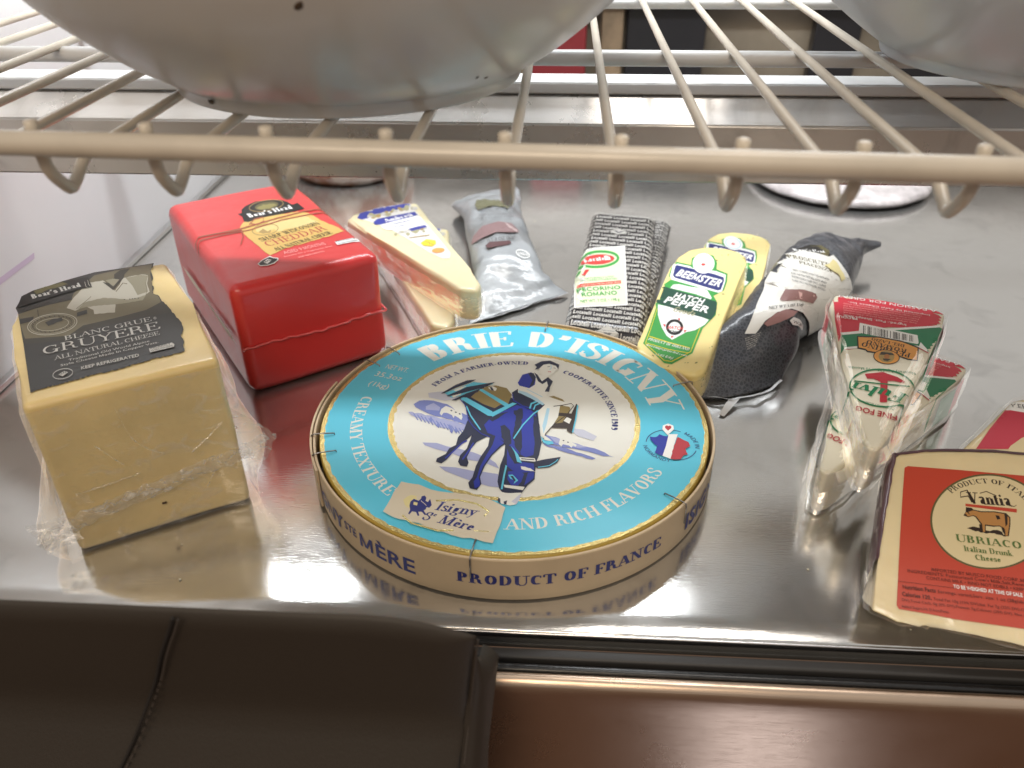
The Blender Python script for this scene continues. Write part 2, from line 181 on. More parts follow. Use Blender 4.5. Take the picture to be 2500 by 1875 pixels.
('p','charcoal',[(435,1012),(230,6486),(31,10438),(-82,11209),(351,12825),(1056,13215),(2553,13801),(4347,14215),(6350,13993),(7838,13876),(7772,13676),(7694,13314),(7554,13035),(7500,12874),(7509,12556),(7503,12071),(7501,11729),(7473,11497),(7369,11166),(7250,10942),(7288,10649),(7354,10390),(7339,10102),(7227,9723),(7198,9404),(7287,9218),(7393,9102),(7468,8878),(7469,8723),(7505,8267),(7507,8110),(7588,7967),(7643,7598),(7683,7575),(7721,7265),(7781,6927),(7816,6760),(7828,6376),(7907,6227),(7932,5987),(7948,5621),(8017,5464),(8072,5086),(8107,4850),(8080,4590),(8099,4355),(8063,3990),(7969,3731),(7924,3561),(7843,3461),(7833,3217),(7880,2979),(7879,2870),(7885,2597),(7773,2277),(7753,2052),(7774,1829),(7719,1567),(7636,1566),(7510,1493),(7390,1535),(7284,1550),(7170,1593),(7069,1470),(6958,1495),(6887,1517),(6740,1461),(6660,1613),(6538,1481),(6466,1478),(6365,1619),(6251,1564),(6145,1564),(6101,1573),(5938,1479),(5830,1450),(5756,1495),(5680,1413),(5545,1432),(5460,1436),(5392,1446),(5260,1408),(5187,1480),(5080,1453),(4995,1324),(4932,1400),(4869,1403),(4708,1294),(4671,1297),(4550,1331),(4502,1377),(4398,1271),(4291,1252),(4173,1370),(4083,1318),(4023,1287),(3933,1289),(3830,1263),(3774,1250),(3637,1382),(3559,1369),(3495,1370),(3408,1351),(3296,1310),(3254,1377),(3131,1352),(3028,1263),(2942,1400),(2845,1257),(2795,1201),(2702,1332),(2596,1215),(2525,1224),(2433,1281),(2341,1229),(2253,1229),(2154,1300),(2105,1164),(1998,1270),(1899,1204),(1853,1191),(1739,1200),(1688,1173),(1550,1182),(1495,1164),(1424,1243),(1317,1128),(1218,1249),(1157,1160),(697,1146)]),
('p','sepia',[(56,10308),(843,10594),(2869,10970),(3004,11655),(4310,13747),(6343,13925),(7719,13764),(7391,12229),(7343,10892),(7161,9423),(7422,8903),(7446,8020),(6559,7410),(5151,7230),(4013,7156),(3212,7138),(2416,6259),(324,7009),(143,8671)]),
('p','sepiadark',[(143,8671),(324,7009),(1366,6609),(2416,6259),(3212,7138),(4013,7156),(5151,7230),(6559,7410),(7446,8020),(7677,7288),(7784,6400),(6004,6658),(4182,6508),(3294,6434),(2387,5747),(269,6362)]),
('p','linen',[(2526,9811),(2624,10140),(2743,10438),(2861,10758),(2967,11043),(3082,11269),(3210,11479),(3353,11785),(3455,12016),(3590,12278),(3731,12541),(3844,12771),(3991,12800),(4148,12732),(4301,12766),(4433,12713),(4552,12693),(4718,12706),(4823,12425),(4905,12038),(4980,11758),(5056,11505),(5141,11114),(5229,10845),(5325,11121),(5433,11367),(5565,11606),(5655,11941),(5754,12213),(5885,12487),(6061,12446),(6203,12506),(6371,12509),(6573,12508),(6730,12441),(6892,12498),(7090,12355),(7256,12163),(7201,11733),(7152,11451),(7064,11042),(7042,10633),(7054,10176),(7046,9741),(6857,9529),(6708,9315),(6534,9129),(6390,9126),(6258,9170),(6105,9170),(5944,9120),(5818,9139),(5679,9230),(5540,9280),(5399,9350),(5260,9394),(5145,9500),(5079,9080),(5046,8707),(4988,8325),(4944,7922),(4820,7957),(4680,8028),(4550,8076),(4408,8078),(4278,8125),(4148,8202),(4025,8193),(3877,8260),(3878,8848),(3762,9025),(3636,9311),(3515,9521),(3366,9462),(3223,9383),(3076,9291),(2945,9206),(2800,9422),(2673,9622)]),
('p','sepialight',[(3049,9411),(3186,9548),(3293,9728),(3419,9975),(3557,10106),(3734,10160),(3850,10118),(4008,10157),(4190,10206),(4331,10160),(4503,10218),(4634,10149),(4765,10004),(4898,9972),(5050,9865),(5157,9792),(5319,9637),(5442,9534),(5585,9454),(5692,9338),(5831,9256),(5975,9296),(6162,9279),(6310,9267),(6472,9305),(6641,9385),(6804,9361),(6668,9085),(6536,8754),(6376,8806),(6233,8810),(6107,8793),(5972,8853),(5814,8826),(5660,8852),(5506,8879),(5389,8880),(5247,8928),(5094,8976),(4938,9008),(4805,9063),(4642,9087),(4484,9198),(4320,9203),(4189,9280),(4056,9286),(3908,9364),(3776,9320),(3638,9390),(3506,9405),(3349,9377),(3186,9382)]),
('p','sepialight',[(5980,12436),(6884,12433),(7248,12099),(7017,11067),(6955,9790),(6350,9605),(6229,11092)]),
('l','sepia',[(5277,10651),(5766,11684),(5966,11433)],[(5248,10746),(5750,11803),(5989,11551)]),
('l','sepia',[(3012,9403),(3832,10550),(3894,10712)],[(2998,9466),(3818,10614),(3874,10765)]),
('l','sepia',[(6724,9019),(6951,10050),(6998,11218)],[(6704,9044),(6928,10062),(6974,11217)]),
('p','charcoal',[(5640,9334),(5638,9322),(5634,9311),(5628,9302),(5621,9296),(5614,9292),(5606,9292),(5598,9295),(5590,9301),(5583,9309),(5577,9320),(5572,9332),(5569,9345),(5567,9359),(5568,9373),(5570,9385),(5574,9396),(5580,9405),(5586,9411),(5594,9415),(5602,9415),(5610,9412),(5618,9406),(5625,9398),(5631,9387),(5636,9375),(5639,9362),(5640,9348)]),
('p','charcoal',[(5917,9260),(5915,9247),(5911,9236),(5905,9227),(5899,9221),(5891,9218),(5883,9218),(5875,9220),(5867,9226),(5860,9235),(5854,9245),(5849,9258),(5846,9271),(5845,9285),(5845,9298),(5848,9311),(5852,9322),(5857,9331),(5864,9337),(5871,9340),(5880,9341),(5888,9338),(5896,9332),(5903,9324),(5909,9313),(5913,9301),(5917,9287),(5918,9273)]),
('p','charcoal',[(6056,9223),(6054,9210),(6050,9199),(6044,9190),(6037,9184),(6030,9181),(6022,9180),(6014,9183),(6006,9189),(5999,9197),(5993,9208),(5988,9220),(5985,9234),(5984,9248),(5984,9261),(5987,9274),(5991,9285),(5996,9294),(6003,9300),(6011,9303),(6019,9303),(6027,9301),(6035,9295),(6042,9286),(6048,9276),(6052,9263),(6056,9250),(6057,9236)]),
('p','charcoal',[(6195,9185),(6193,9173),(6189,9162),(6183,9153),(6176,9147),(6169,9143),(6161,9143),(6153,9146),(6145,9152),(6138,9160),(6132,9171),(6127,9183),(6124,9197),(6123,9210),(6123,9224),(6126,9237),(6130,9248),(6135,9256),(6142,9263),(6150,9266),(6158,9266),(6166,9263),(6174,9258),(6181,9249),(6187,9238),(6192,9226),(6195,9213),(6196,9199)]),
('p','charcoal',[(6381,9136),(6379,9123),(6374,9112),(6369,9103),(6362,9097),(6354,9094),(6346,9093),(6338,9096),(6330,9102),(6323,9110),(6317,9121),(6312,9133),(6309,9147),(6308,9161),(6309,9174),(6311,9187),(6315,9198),(6321,9207),(6328,9213),(6336,9216),(6344,9216),(6352,9214),(6360,9208),(6367,9199),(6373,9189),(6377,9176),(6380,9163),(6382,9149)]),
('p','sepiadark',[(4672,12461),(5143,10956),(5885,12487),(5988,12984),(6400,13750),(5817,13778),(5416,13291),(5366,12766),(4965,12169)]),
('p','sepialight',[(4859,12630),(5306,12661),(5623,12355),(5196,11514)]),
('p','charcoal',[(316,10996),(1771,11187),(2883,11213),(2858,10789),(1297,10710),(395,10502)]),
('p','charcoal',[(3016,8897),(3548,9025),(3533,8503),(2984,8391)]),
('l','charcoal',[(1019,10374),(1034,9430)],[(1058,10366),(1073,9422)]),
('p','charcoal',[(93,9597),(815,9554),(756,9014),(104,8914)]),
('l','linen',[(2932,7843),(2913,7636),(2858,7438),(2768,7256),(2646,7097),(2496,6969),(2323,6874),(2132,6816),(1928,6796),(1719,6815),(1510,6872),(1307,6965),(1116,7091),(942,7247),(792,7428),(668,7628),(576,7840),(518,8055),(494,8267),(505,8474),(551,8675),(633,8864),(749,9030),(896,9169),(1069,9273),(1263,9339),(1473,9365),(1690,9350),(1908,9293),(2120,9196),(2319,9063),(2498,8898),(2652,8708),(2775,8498),(2864,8278),(2916,8057),(2932,7843)],[(2967,7837),(2944,7595),(2883,7375),(2788,7181),(2661,7017),(2507,6885),(2331,6789),(2137,6730),(1932,6711),(1720,6730),(1509,6787),(1304,6881),(1110,7009),(933,7168),(779,7353),(651,7561),(553,7787),(488,8026),(460,8273),(473,8515),(524,8740),(611,8941),(731,9115),(882,9257),(1059,9364),(1257,9432),(1469,9458),(1689,9443),(1910,9385),(2125,9287),(2327,9152),(2510,8984),(2668,8788),(2796,8569),(2891,8334),(2949,8087),(2967,7837)]),
('l','linen',[(2828,7861),(2810,7672),(2759,7494),(2677,7331),(2565,7190),(2428,7077),(2269,6993),(2095,6942),(1909,6926),(1718,6943),(1527,6995),(1341,7078),(1166,7191),(1007,7331),(869,7492),(756,7671),(671,7861),(618,8056),(596,8249),(606,8438),(650,8620),(726,8787),(833,8935),(967,9056),(1126,9147),(1303,9204),(1494,9226),(1691,9211),(1890,9160),(2083,9073),(2264,8955),(2428,8809),(2568,8640),(2681,8453),(2763,8256),(2812,8057),(2828,7861)],[(2845,7858),(2826,7651),(2772,7462),(2686,7293),(2572,7150),(2433,7035),(2273,6950),(2097,6899),(1911,6883),(1718,6900),(1526,6952),(1339,7036),(1163,7150),(1003,7291),(863,7454),(748,7637),(660,7834),(603,8041),(579,8252),(590,8459),(636,8652),(715,8826),(824,8977),(961,9100),(1121,9192),(1300,9250),(1492,9272),(1691,9257),(1891,9206),(2085,9119),(2268,8999),(2433,8852),(2576,8680),(2692,8489),(2777,8285),(2828,8072),(2845,7858)]),
('l','linen',[(2512,7894),(2500,7773),(2465,7656),(2407,7548),(2327,7455),(2228,7379),(2113,7324),(1987,7291),(1852,7281),(1713,7294),(1573,7330),(1438,7388),(1311,7466),(1196,7562),(1096,7672),(1015,7794),(955,7921),(917,8050),(903,8174),(911,8295),(943,8413),(998,8523),(1076,8619),(1173,8698),(1288,8757),(1416,8793),(1553,8806),(1695,8793),(1838,8757),(1977,8698),(2107,8618),(2224,8519),(2325,8405),(2407,8280),(2466,8150),(2501,8019),(2512,7894)],[(2534,7890),(2520,7746),(2481,7615),(2418,7500),(2336,7403),(2234,7326),(2118,7270),(1990,7236),(1854,7226),(1713,7240),(1573,7277),(1436,7335),(1308,7414),(1191,7511),(1089,7624),(1004,7750),(940,7885),(899,8029),(882,8178),(892,8322),(927,8455),(985,8572),(1066,8672),(1166,8754),(1282,8813),(1412,8850),(1551,8863),(1694,8850),(1839,8814),(1979,8754),(2111,8672),(2231,8572),(2334,8455),(2418,8326),(2481,8187),(2520,8040),(2534,7890)]),
('p','charcoal',[(1350,8470),(1429,8518),(1563,8585),(1665,8666),(1755,8706),(1828,8728),(1920,8684),(2022,8682),(2128,8658),(2198,8698),(2267,8318),(2186,8223),(2104,8208),(1990,8211),(1907,8172),(1815,8077),(1721,8021),(1613,8022),(1504,7942),(1434,8236)]),
('l','charcoal',[(2637,7897),(2691,7678)],[(2666,7941),(2720,7721)]),
('l','charcoal',[(2595,7675),(2649,7457)],[(2624,7719),(2678,7501)]),
('l','charcoal',[(2499,7483),(2553,7266)],[(2528,7526),(2581,7309)]),
('l','charcoal',[(2355,7331),(2409,7115)],[(2384,7374),(2438,7158)]),
('l','charcoal',[(2172,7227),(2226,7012)],[(2201,7270),(2255,7055)]),
('l','charcoal',[(1961,7177),(2015,6963)],[(1989,7219),(2043,7005)]),
('l','charcoal',[(1733,7182),(1788,6969)],[(1761,7225),(1816,7012)]),
('l','charcoal',[(1501,7244),(1557,7031)],[(1529,7287),(1584,7073)]),
('l','charcoal',[(1278,7357),(1335,7144)],[(1306,7400),(1362,7186)]),
('l','charcoal',[(1077,7516),(1134,7302)],[(1104,7559),(1161,7345)]),
('l','charcoal',[(909,7712),(966,7497)],[(936,7755),(993,7540)]),
('l','charcoal',[(782,7934),(841,7718)],[(809,7978),(868,7761)]),
('l','charcoal',[(706,8170),(764,7953)],[(733,8214),(791,7996)]),
('l','charcoal',[(684,8407),(743,8188)],[(711,8451),(770,8232)]),
('l','charcoal',[(718,8631),(777,8410)],[(745,8676),(804,8454)]),
('l','charcoal',[(807,8829),(866,8606)],[(835,8874),(894,8651)]),
('l','charcoal',[(947,8988),(1006,8764)],[(975,9034),(1033,8809)]),
('l','charcoal',[(1129,9100),(1188,8875)],[(1157,9146),(1216,8920)]),
('l','charcoal',[(1344,9157),(1402,8931)],[(1372,9202),(1430,8976)]),
('l','charcoal',[(1578,9154),(1635,8928)],[(1606,9200),(1664,8974)]),
('l','charcoal',[(1817,9093),(1874,8867)],[(1846,9139),(1902,8912)]),
('l','charcoal',[(2047,8976),(2103,8750)],[(2076,9021),(2132,8795)]),
('l','charcoal',[(2254,8810),(2309,8585)],[(2283,8856),(2338,8630)]),
('l','charcoal',[(2425,8606),(2480,8383)],[(2454,8652),(2509,8427)]),
('l','charcoal',[(2550,8377),(2604,8154)],[(2579,8422),(2633,8199)]),
('l','charcoal',[(2622,8136),(2676,7915)],[(2651,8180),(2705,7959)]),
('p','black',[(255,12623),(914,13162),(2543,13605),(3953,13594),(4052,11998),(3503,12031),(2261,11799),(501,11258),(6,11162)]),
('l','linen',[(3701,12973),(3721,12226),(3803,11974)],[(3725,12978),(3744,12243),(3820,12017)]),
('l','linen',[(3884,13147),(3883,12471),(3954,12095)],[(3908,13147),(3907,12484),(3975,12125)]),
('p','olive',[(911,13035),(1038,13135),(1118,13089),(1288,13219),(1358,13220),(1522,13356),(1625,13366),(1770,13320),(1890,13430),(1992,13494),(2139,13395),(2284,13482),(2425,13518),(2536,13474),(2678,13316),(2802,13065),(2655,13093),(2577,13031),(2411,12980),(2317,12929),(2189,12899),(2081,12849),(1983,12873),(1850,12892),(1710,12883),(1603,12792),(1492,12716),(1349,12549),(1204,12570),(1079,12434),(981,12742)]),
('t','silver','sb',"Boar's Head",812,11949,0.1511,2720,634),
('t','silver','sl','BLANC GRUE',2193,5695,0.023,4462,530),
('t','silver','sl','GRUYERE',1064,4582,0.0096,5891,900),
('t','silver','sl','ALL NATURAL CHEESE',1639,3711,0.0454,5202,434),
('t','silver','w','Traditional Old World Alpine',2267,3260,0.0273,3985,224),
('t','silver','w','Style Cheese Made In Copper Vats.',1871,2884,0.0289,4796,220),
('t','silver','b','KEEP REFRIGERATED',2780,2062,-0.0074,2797,306),
('t','silver','r','®',6776,5846,-0.0405,160,320),
('l','silver',[(2377,2041),(2374,1964),(2358,1887),(2329,1813),(2288,1746),(2237,1688),(2176,1642),(2108,1609),(2034,1590),(1958,1586),(1882,1597),(1807,1623),(1737,1663),(1673,1715),(1617,1777),(1572,1848),(1538,1924),(1516,2002),(1506,2080),(1509,2157),(1523,2234),(1551,2308),(1591,2376),(1642,2436),(1702,2484),(1771,2518),(1845,2538),(1922,2543),(2000,2532),(2076,2506),(2147,2465),(2212,2412),(2269,2348),(2314,2276),(2348,2198),(2369,2119),(2377,2041)],[(2405,2040),(2400,1941),(2381,1848),(2348,1764),(2303,1691),(2249,1629),(2185,1581),(2114,1547),(2039,1528),(1961,1524),(1882,1535),(1805,1562),(1732,1603),(1665,1657),(1606,1724),(1557,1801),(1518,1887),(1492,1982),(1479,2081),(1482,2180),(1500,2273),(1531,2358),(1575,2433),(1629,2496),(1692,2546),(1763,2582),(1840,2603),(1919,2608),(1999,2596),(2078,2570),(2152,2528),(2221,2472),(2281,2404),(2330,2325),(2369,2236),(2394,2140),(2405,2040)]),
('p','silver',[(2033,2304),(2180,2088),(1926,1796),(1725,2103)]),
('t','charcoal','b','REAL',1748,2018,0.0731,391,212),
('p','silver',[(6111,2627),(7281,2714),(7375,2458),(7312,2187),(6118,2175)]),
('t','charcoal','b','PROUDLY',6180,2490,0.0352,1030,206),
('t','charcoal','b','WISCONSIN',6169,2237,0.0268,1090,186),
],
'cheddar':[
('p','parchment',[(3394,9531),(3688,10067),(3951,10448),(4197,10421),(4420,10394),(4646,10415),(4903,10500),(5117,10417),(5357,10598),(5580,10550),(5836,10541),(6080,10499),(6314,10506),(6530,10516),(6759,10485),(6940,10463),(7169,10329),(7377,10308),(7688,10406),(7863,10240),(8105,10308),(8276,10067),(8407,9930),(8573,9721),(8726,9561),(8728,9111),(8850,8855),(8881,8475),(8935,8083),(8955,7630),(9078,7326),(9168,6891),(9233,6572),(9376,6278),(9468,5923),(9575,5566),(9576,5102),(9657,4733),(9385,4681),(9183,4612),(8932,4577),(8650,4470),(8394,4341),(8110,4365),(7915,4438),(7617,4295),(7395,4281),(7152,4247),(6936,4295),(6715,4216),(6530,4193),(6263,4121),(6081,4116),(5891,4137),(5671,4198),(5448,4068),(5244,4017),(5036,4079),(4810,3976),(4631,3918),(4351,3765),(4137,3645),(3897,3574),(3696,3462),(3576,4091),(3542,4506),(3522,4906),(3520,5271),(3485,5656),(3421,6155),(3409,6650),(3340,7116),(3316,7744),(3310,8343),(3387,9005)]),
('p','parchlight',[(5478,9456),(5813,9545),(6098,9464),(6386,9486),(6612,9414),(6868,9221),(7160,9439),(7462,9267),(7719,9281),(7978,9187),(8284,9172),(8419,8826),(8440,8122),(8601,7729),(8703,7360),(8439,7335),(8041,7259),(7713,7268),(7426,7291),(7141,7215),(6864,7276),(6528,7270),(6381,7410),(6066,7367),(5730,7188),(5477,7346),(5440,8093),(5433,8607)]),
('l','tan',[(5752,7974),(5700,7834),(5622,7694),(5520,7561),(5395,7443),(5254,7346),(5101,7275),(4942,7232),(4781,7219),(4624,7236),(4475,7282),(4338,7357),(4219,7457),(4120,7580),(4045,7721),(3996,7874),(3973,8032),(3976,8185),(4001,8329),(4049,8469),(4123,8610),(4223,8746),(4346,8868),(4487,8969),(4641,9045),(4802,9091),(4967,9107),(5128,9092),(5282,9045),(5422,8969),(5544,8865),(5644,8738),(5719,8593),(5767,8436),(5787,8274),(5781,8119),(5752,7974)],[(5817,7960),(5740,7753),(5639,7570),(5518,7413),(5380,7283),(5229,7180),(5069,7105),(4904,7061),(4739,7048),(4577,7066),(4424,7114),(4284,7191),(4160,7294),(4057,7423),(3977,7573),(3922,7741),(3895,7927),(3899,8129),(3937,8342),(4008,8549),(4105,8736),(4223,8897),(4359,9033),(4510,9142),(4672,9222),(4840,9271),(5011,9288),(5177,9272),(5336,9224),(5481,9144),(5608,9037),(5713,8903),(5794,8747),(5847,8573),(5870,8381),(5861,8175),(5817,7960)]),
('p','parchlight',[(5523,8125),(5465,7980),(5378,7849),(5265,7740),(5134,7656),(4990,7603),(4840,7583),(4693,7596),(4554,7641),(4431,7718),(4331,7821),(4257,7946),(4213,8087),(4203,8236),(4225,8388),(4280,8533),(4365,8665),(4476,8777),(4608,8863),(4753,8919),(4905,8942),(5055,8930),(5196,8884),(5321,8806),(5423,8700),(5498,8572),(5540,8429),(5549,8277)]),
('p','tan',[(4277,7920),(4785,8418),(4904,7718),(5247,7909),(4992,7353),(4480,7481)]),
('p','black',[(4074,12316),(4396,12333),(4586,13058),(5081,13673),(5977,14166),(6998,14061),(7871,13492),(8148,12752),(8267,11907),(8759,12113),(8794,10552),(8005,10442),(6544,10484),(5271,10575),(4245,10257),(4025,10574),(4197,11607)]),
('l','tan',[(7775,12669),(7709,12499),(7603,12328),(7460,12167),(7286,12024),(7088,11906),(6873,11819),(6646,11763),(6416,11741),(6189,11754),(5972,11800),(5770,11879),(5591,11988),(5439,12123),(5318,12281),(5233,12455),(5186,12639),(5178,12823),(5204,12995),(5264,13163),(5363,13335),(5500,13500),(5669,13647),(5865,13770),(6081,13864),(6311,13926),(6546,13952),(6780,13942),(7005,13897),(7213,13817),(7398,13705),(7554,13564),(7676,13401),(7760,13220),(7804,13030),(7807,12843),(7775,12669)],[(7818,12663),(7729,12436),(7605,12235),(7451,12060),(7270,11912),(7067,11792),(6848,11703),(6619,11647),(6387,11625),(6158,11638),(5938,11685),(5735,11765),(5553,11875),(5399,12012),(5276,12173),(5187,12355),(5136,12554),(5127,12769),(5162,13000),(5242,13226),(5358,13429),(5507,13608),(5683,13762),(5885,13889),(6105,13985),(6338,14048),(6576,14075),(6813,14065),(7041,14019),(7252,13938),(7440,13824),(7599,13681),(7724,13513),(7811,13324),(7858,13119),(7862,12898),(7818,12663)]),
('p','olive',[(7414,12637),(7336,12445),(7216,12270),(7060,12120),(6877,12003),(6676,11923),(6466,11885),(6258,11890),(6062,11938),(5888,12027),(5744,12151),(5636,12306),(5571,12483),(5552,12674),(5579,12870),(5652,13062),(5767,13239),(5920,13392),(6102,13514),(6305,13599),(6518,13641),(6731,13638),(6932,13590),(7110,13500),(7258,13372),(7366,13213),(7430,13031),(7446,12836)]),
('p','olivelight',[(5662,12707),(5897,12921),(5981,12995),(6171,12999),(6342,13208),(6462,13057),(6633,13006),(6816,13111),(6936,12950),(7085,12963),(7200,12743),(7199,12412),(6968,12371),(6774,12249),(6576,12112),(6390,12115),(6298,12184),(6106,12136),(5995,12141),(5829,12266),(5728,12437)]),
('t','white','sb',"Boar's Head",4605,11075,0.0047,3468,857),
('t','black','s','SHARP WISCONSIN',3948,6092,0.1656,4821,669),
('t','crimson','sl','CHEDDAR',4028,4961,0.1297,4782,996),
('t','black','s','ALL NATURAL CHEESE',4293,3960,0.1686,4584,573),
('t','pink','w','AGED 9 MONTHS',4584,3070,-0.0024,3048,512),
('t','pink','w','Suitable for a Vegetarian Diet',4391,2613,-0.0277,3495,209),
('t','pink','w','KEEP REFRIGERATED',5207,1940,0.0098,1887,233),
('p','white',[(2503,2540),(2919,2975),(3436,3268),(3629,3360),(3733,2985),(4013,2750),(3929,2410),(3494,1986),(2979,1884),(2535,2084)]),
('p','black',[(2565,2534),(2922,2885),(3397,3149),(3570,3181),(3693,2867),(3919,2667),(3839,2433),(3479,2135),(3026,2027),(2592,2221)]),
('p','white',[(2904,2631),(3338,2972),(3519,2640),(3073,2170)]),
('t','black','b','REAL',2883,2469,0.2017,635,266),
('p','white',[(8315,3200),(10014,3182),(9982,2608),(9826,2414),(8264,2557)]),
('t','black','b','PROUDLY',8354,3038,-0.0778,1446,222),
('t','black','b','WISCONSIN',8350,2597,-0.0268,1468,215),
('l','twine',[(-326,7551),(28,8837),(294,9268),(1926,9152),(3633,9139),(6267,9635),(8553,9871),(10225,9704)],[(-395,7608),(-27,8941),(328,9495),(1974,9382),(3681,9371),(6324,9874),(8623,10116),(10305,9951)]),
('l','twine',[(-238,7122),(53,8248),(257,8620),(1937,8719),(3791,8537),(6456,9139),(8986,9043),(10181,8832)],[(-298,7162),(2,8323),(283,8808),(1977,8911),(3832,8731),(6505,9339),(9049,9247),(10250,9037)]),
('l','twine',[(4138,9607),(4816,10443),(5443,10465),(5295,9857),(4683,9432),(4341,9870)],[(4136,9759),(4839,10622),(5513,10637),(5307,9719),(4640,9252),(4278,9700)]),
('l','twine',[(3270,9238),(3116,7837),(2795,7109),(2501,6423)],[(3361,9297),(3195,7833),(2842,7011),(2549,6328)]),
('l','twine',[(2115,9120),(2938,8895),(4040,9329)],[(2157,9295),(2973,9072),(4070,9507)]),
],
'parmesan':[
('p','labelwhite',[(1069,-1017),(2146,417),(3995,712),(6439,-5),(6199,-1042),(5811,-3650),(5381,-6242),(4884,-9549),(4495,-11667),(3985,-12484),(3464,-12297),(3102,-10794),(2813,-7641),(2458,-4896),(1666,-2415)]),
('p','royal',[(1044,-933),(1836,254),(2967,625),(4216,648),(6439,-5),(6189,-851),(4198,-1052),(2649,-965),(1823,-1491),(1238,-1467)]),
('p','silver',[(2233,-1207),(2098,-1413),(1953,-1477),(1866,-1368),(1877,-1138),(1981,-893),(2130,-747),(2254,-771),(2295,-953)]),
('p','paleolive',[(2608,-921),(2466,-1106),(2294,-1143),(2171,-1015),(2154,-782),(2252,-552),(2419,-433),(2578,-481),(2652,-675)]),
('p','tan',[(2426,-1730),(2318,-1852),(2175,-1863),(2064,-1758),(2035,-1586),(2104,-1426),(2237,-1355),(2373,-1405),(2448,-1553)]),
('p','paleolive',[(2714,-1464),(2561,-1672),(2383,-1720),(2262,-1589),(2254,-1337),(2364,-1082),(2541,-943),(2701,-987),(2770,-1194)]),
('p','tan',[(2916,-1557),(2767,-1784),(2611,-1855),(2520,-1740),(2537,-1489),(2654,-1221),(2816,-1060),(2949,-1083),(2988,-1280)]),
('p','tan',[(2996,-1561),(2882,-1727),(2756,-1774),(2678,-1681),(2683,-1491),(2770,-1292),(2898,-1178),(3007,-1202),(3046,-1354)]),
('p','paleolive',[(3363,-1365),(3242,-1496),(3082,-1504),(2955,-1387),(2922,-1198),(2997,-1025),(3147,-950),(3301,-1008),(3386,-1172)]),
('p','silver',[(3582,-1458),(3406,-1698),(3208,-1759),(3078,-1613),(3077,-1327),(3206,-1034),(3406,-871),(3582,-916),(3652,-1149)]),
('p','tan',[(3908,-1081),(3797,-1226),(3668,-1258),(3580,-1163),(3574,-985),(3653,-807),(3781,-712),(3897,-745),(3947,-891)]),
('p','paleolive',[(3809,-1748),(3646,-1968),(3459,-2021),(3337,-1885),(3334,-1621),(3454,-1352),(3641,-1204),(3807,-1248),(3873,-1463)]),
('p','paleolive',[(3925,-1665),(3812,-1813),(3680,-1847),(3591,-1750),(3586,-1568),(3668,-1386),(3799,-1288),(3917,-1321),(3967,-1470)]),
('p','tan',[(4266,-1251),(4157,-1413),(4045,-1464),(3981,-1382),(3996,-1204),(4082,-1013),(4200,-899),(4294,-915),(4320,-1055)]),
('p','paleolive',[(4576,-1059),(4429,-1289),(4286,-1369),(4213,-1264),(4244,-1021),(4365,-754),(4521,-586),(4637,-599),(4659,-786)]),
('p','silver',[(4708,-1309),(4595,-1451),(4461,-1480),(4368,-1383),(4360,-1204),(4441,-1026),(4573,-934),(4694,-971),(4748,-1119)]),
('p','tan',[(5255,-887),(5142,-1023),(5005,-1047),(4907,-947),(4895,-771),(4974,-600),(5107,-514),(5233,-554),(5291,-702)]),
('p','tan',[(5250,-1390),(5126,-1532),(4972,-1551),(4859,-1440),(4840,-1249),(4923,-1068),(5071,-982),(5214,-1031),(5285,-1192)]),
('p','paleolive',[(5527,-1304),(5401,-1435),(5236,-1442),(5108,-1323),(5077,-1132),(5157,-959),(5312,-884),(5470,-943),(5554,-1109)]),
('p','paleolive',[(5745,-1401),(5581,-1616),(5400,-1670),(5284,-1539),(5288,-1283),(5411,-1021),(5595,-876),(5755,-917),(5814,-1125)]),
('p','paleolive',[(5984,-983),(5807,-1232),(5622,-1307),(5516,-1174),(5536,-894),(5676,-597),(5869,-421),(6026,-452),(6071,-675)]),
('p','silver',[(6198,-926),(6094,-1079),(5992,-1131),(5939,-1057),(5959,-892),(6044,-712),(6154,-602),(6238,-614),(6255,-742)]),
('p','paleolive',[(6210,-1530),(6073,-1724),(5934,-1785),(5858,-1686),(5880,-1471),(5989,-1241),(6136,-1103),(6252,-1123),(6281,-1292)]),
('p','silver',[(6462,-1707),(6284,-1935),(6087,-1991),(5962,-1850),(5966,-1577),(6100,-1298),(6300,-1145),(6474,-1190),(6537,-1413)]),
('p','royal',[(1852,-2532),(2423,-2040),(5858,-2274),(5769,-3102),(4860,-3330),(2088,-3350),(1717,-3118)]),
('t','white','sb','Ambrosi',2761,-3170,0.0425,2662,729),
('p','white',[(1952,-3926),(3157,-3351),(5657,-3206),(5757,-3962),(5173,-4953),(3736,-5697),(2765,-5250),(2001,-4609)]),
('t','inkblue','b','PARMIGIANO',3001,-4089,0.006,1746,414),
('t','inkblue','b','REGGIANO',2870,-4764,0.0353,1393,351),
('p','paleolive',[(2471,-6034),(2381,-6153),(2278,-6182),(2211,-6107),(2210,-5964),(2277,-5819),(2379,-5740),(2470,-5764),(2506,-5880)]),
('p','silver',[(2861,-5891),(2789,-5978),(2701,-5992),(2638,-5929),(2630,-5817),(2680,-5708),(2765,-5654),(2845,-5680),(2883,-5774)]),
('p','silver',[(2986,-5810),(2874,-5984),(2766,-6046),(2713,-5968),(2739,-5785),(2833,-5583),(2950,-5455),(3036,-5464),(3050,-5604)]),
('p','paleolive',[(3220,-5982),(3133,-6057),(3007,-6046),(2901,-5956),(2864,-5827),(2913,-5721),(3026,-5686),(3150,-5740),(3227,-5857)]),
('p','silver',[(3398,-6007),(3288,-6153),(3168,-6191),(3092,-6104),(3097,-5933),(3180,-5756),(3302,-5657),(3407,-5682),(3445,-5821)]),
('p','paleolive',[(3386,-6581),(3265,-6744),(3134,-6788),(3053,-6693),(3060,-6504),(3153,-6307),(3288,-6196),(3401,-6223),(3440,-6375)]),
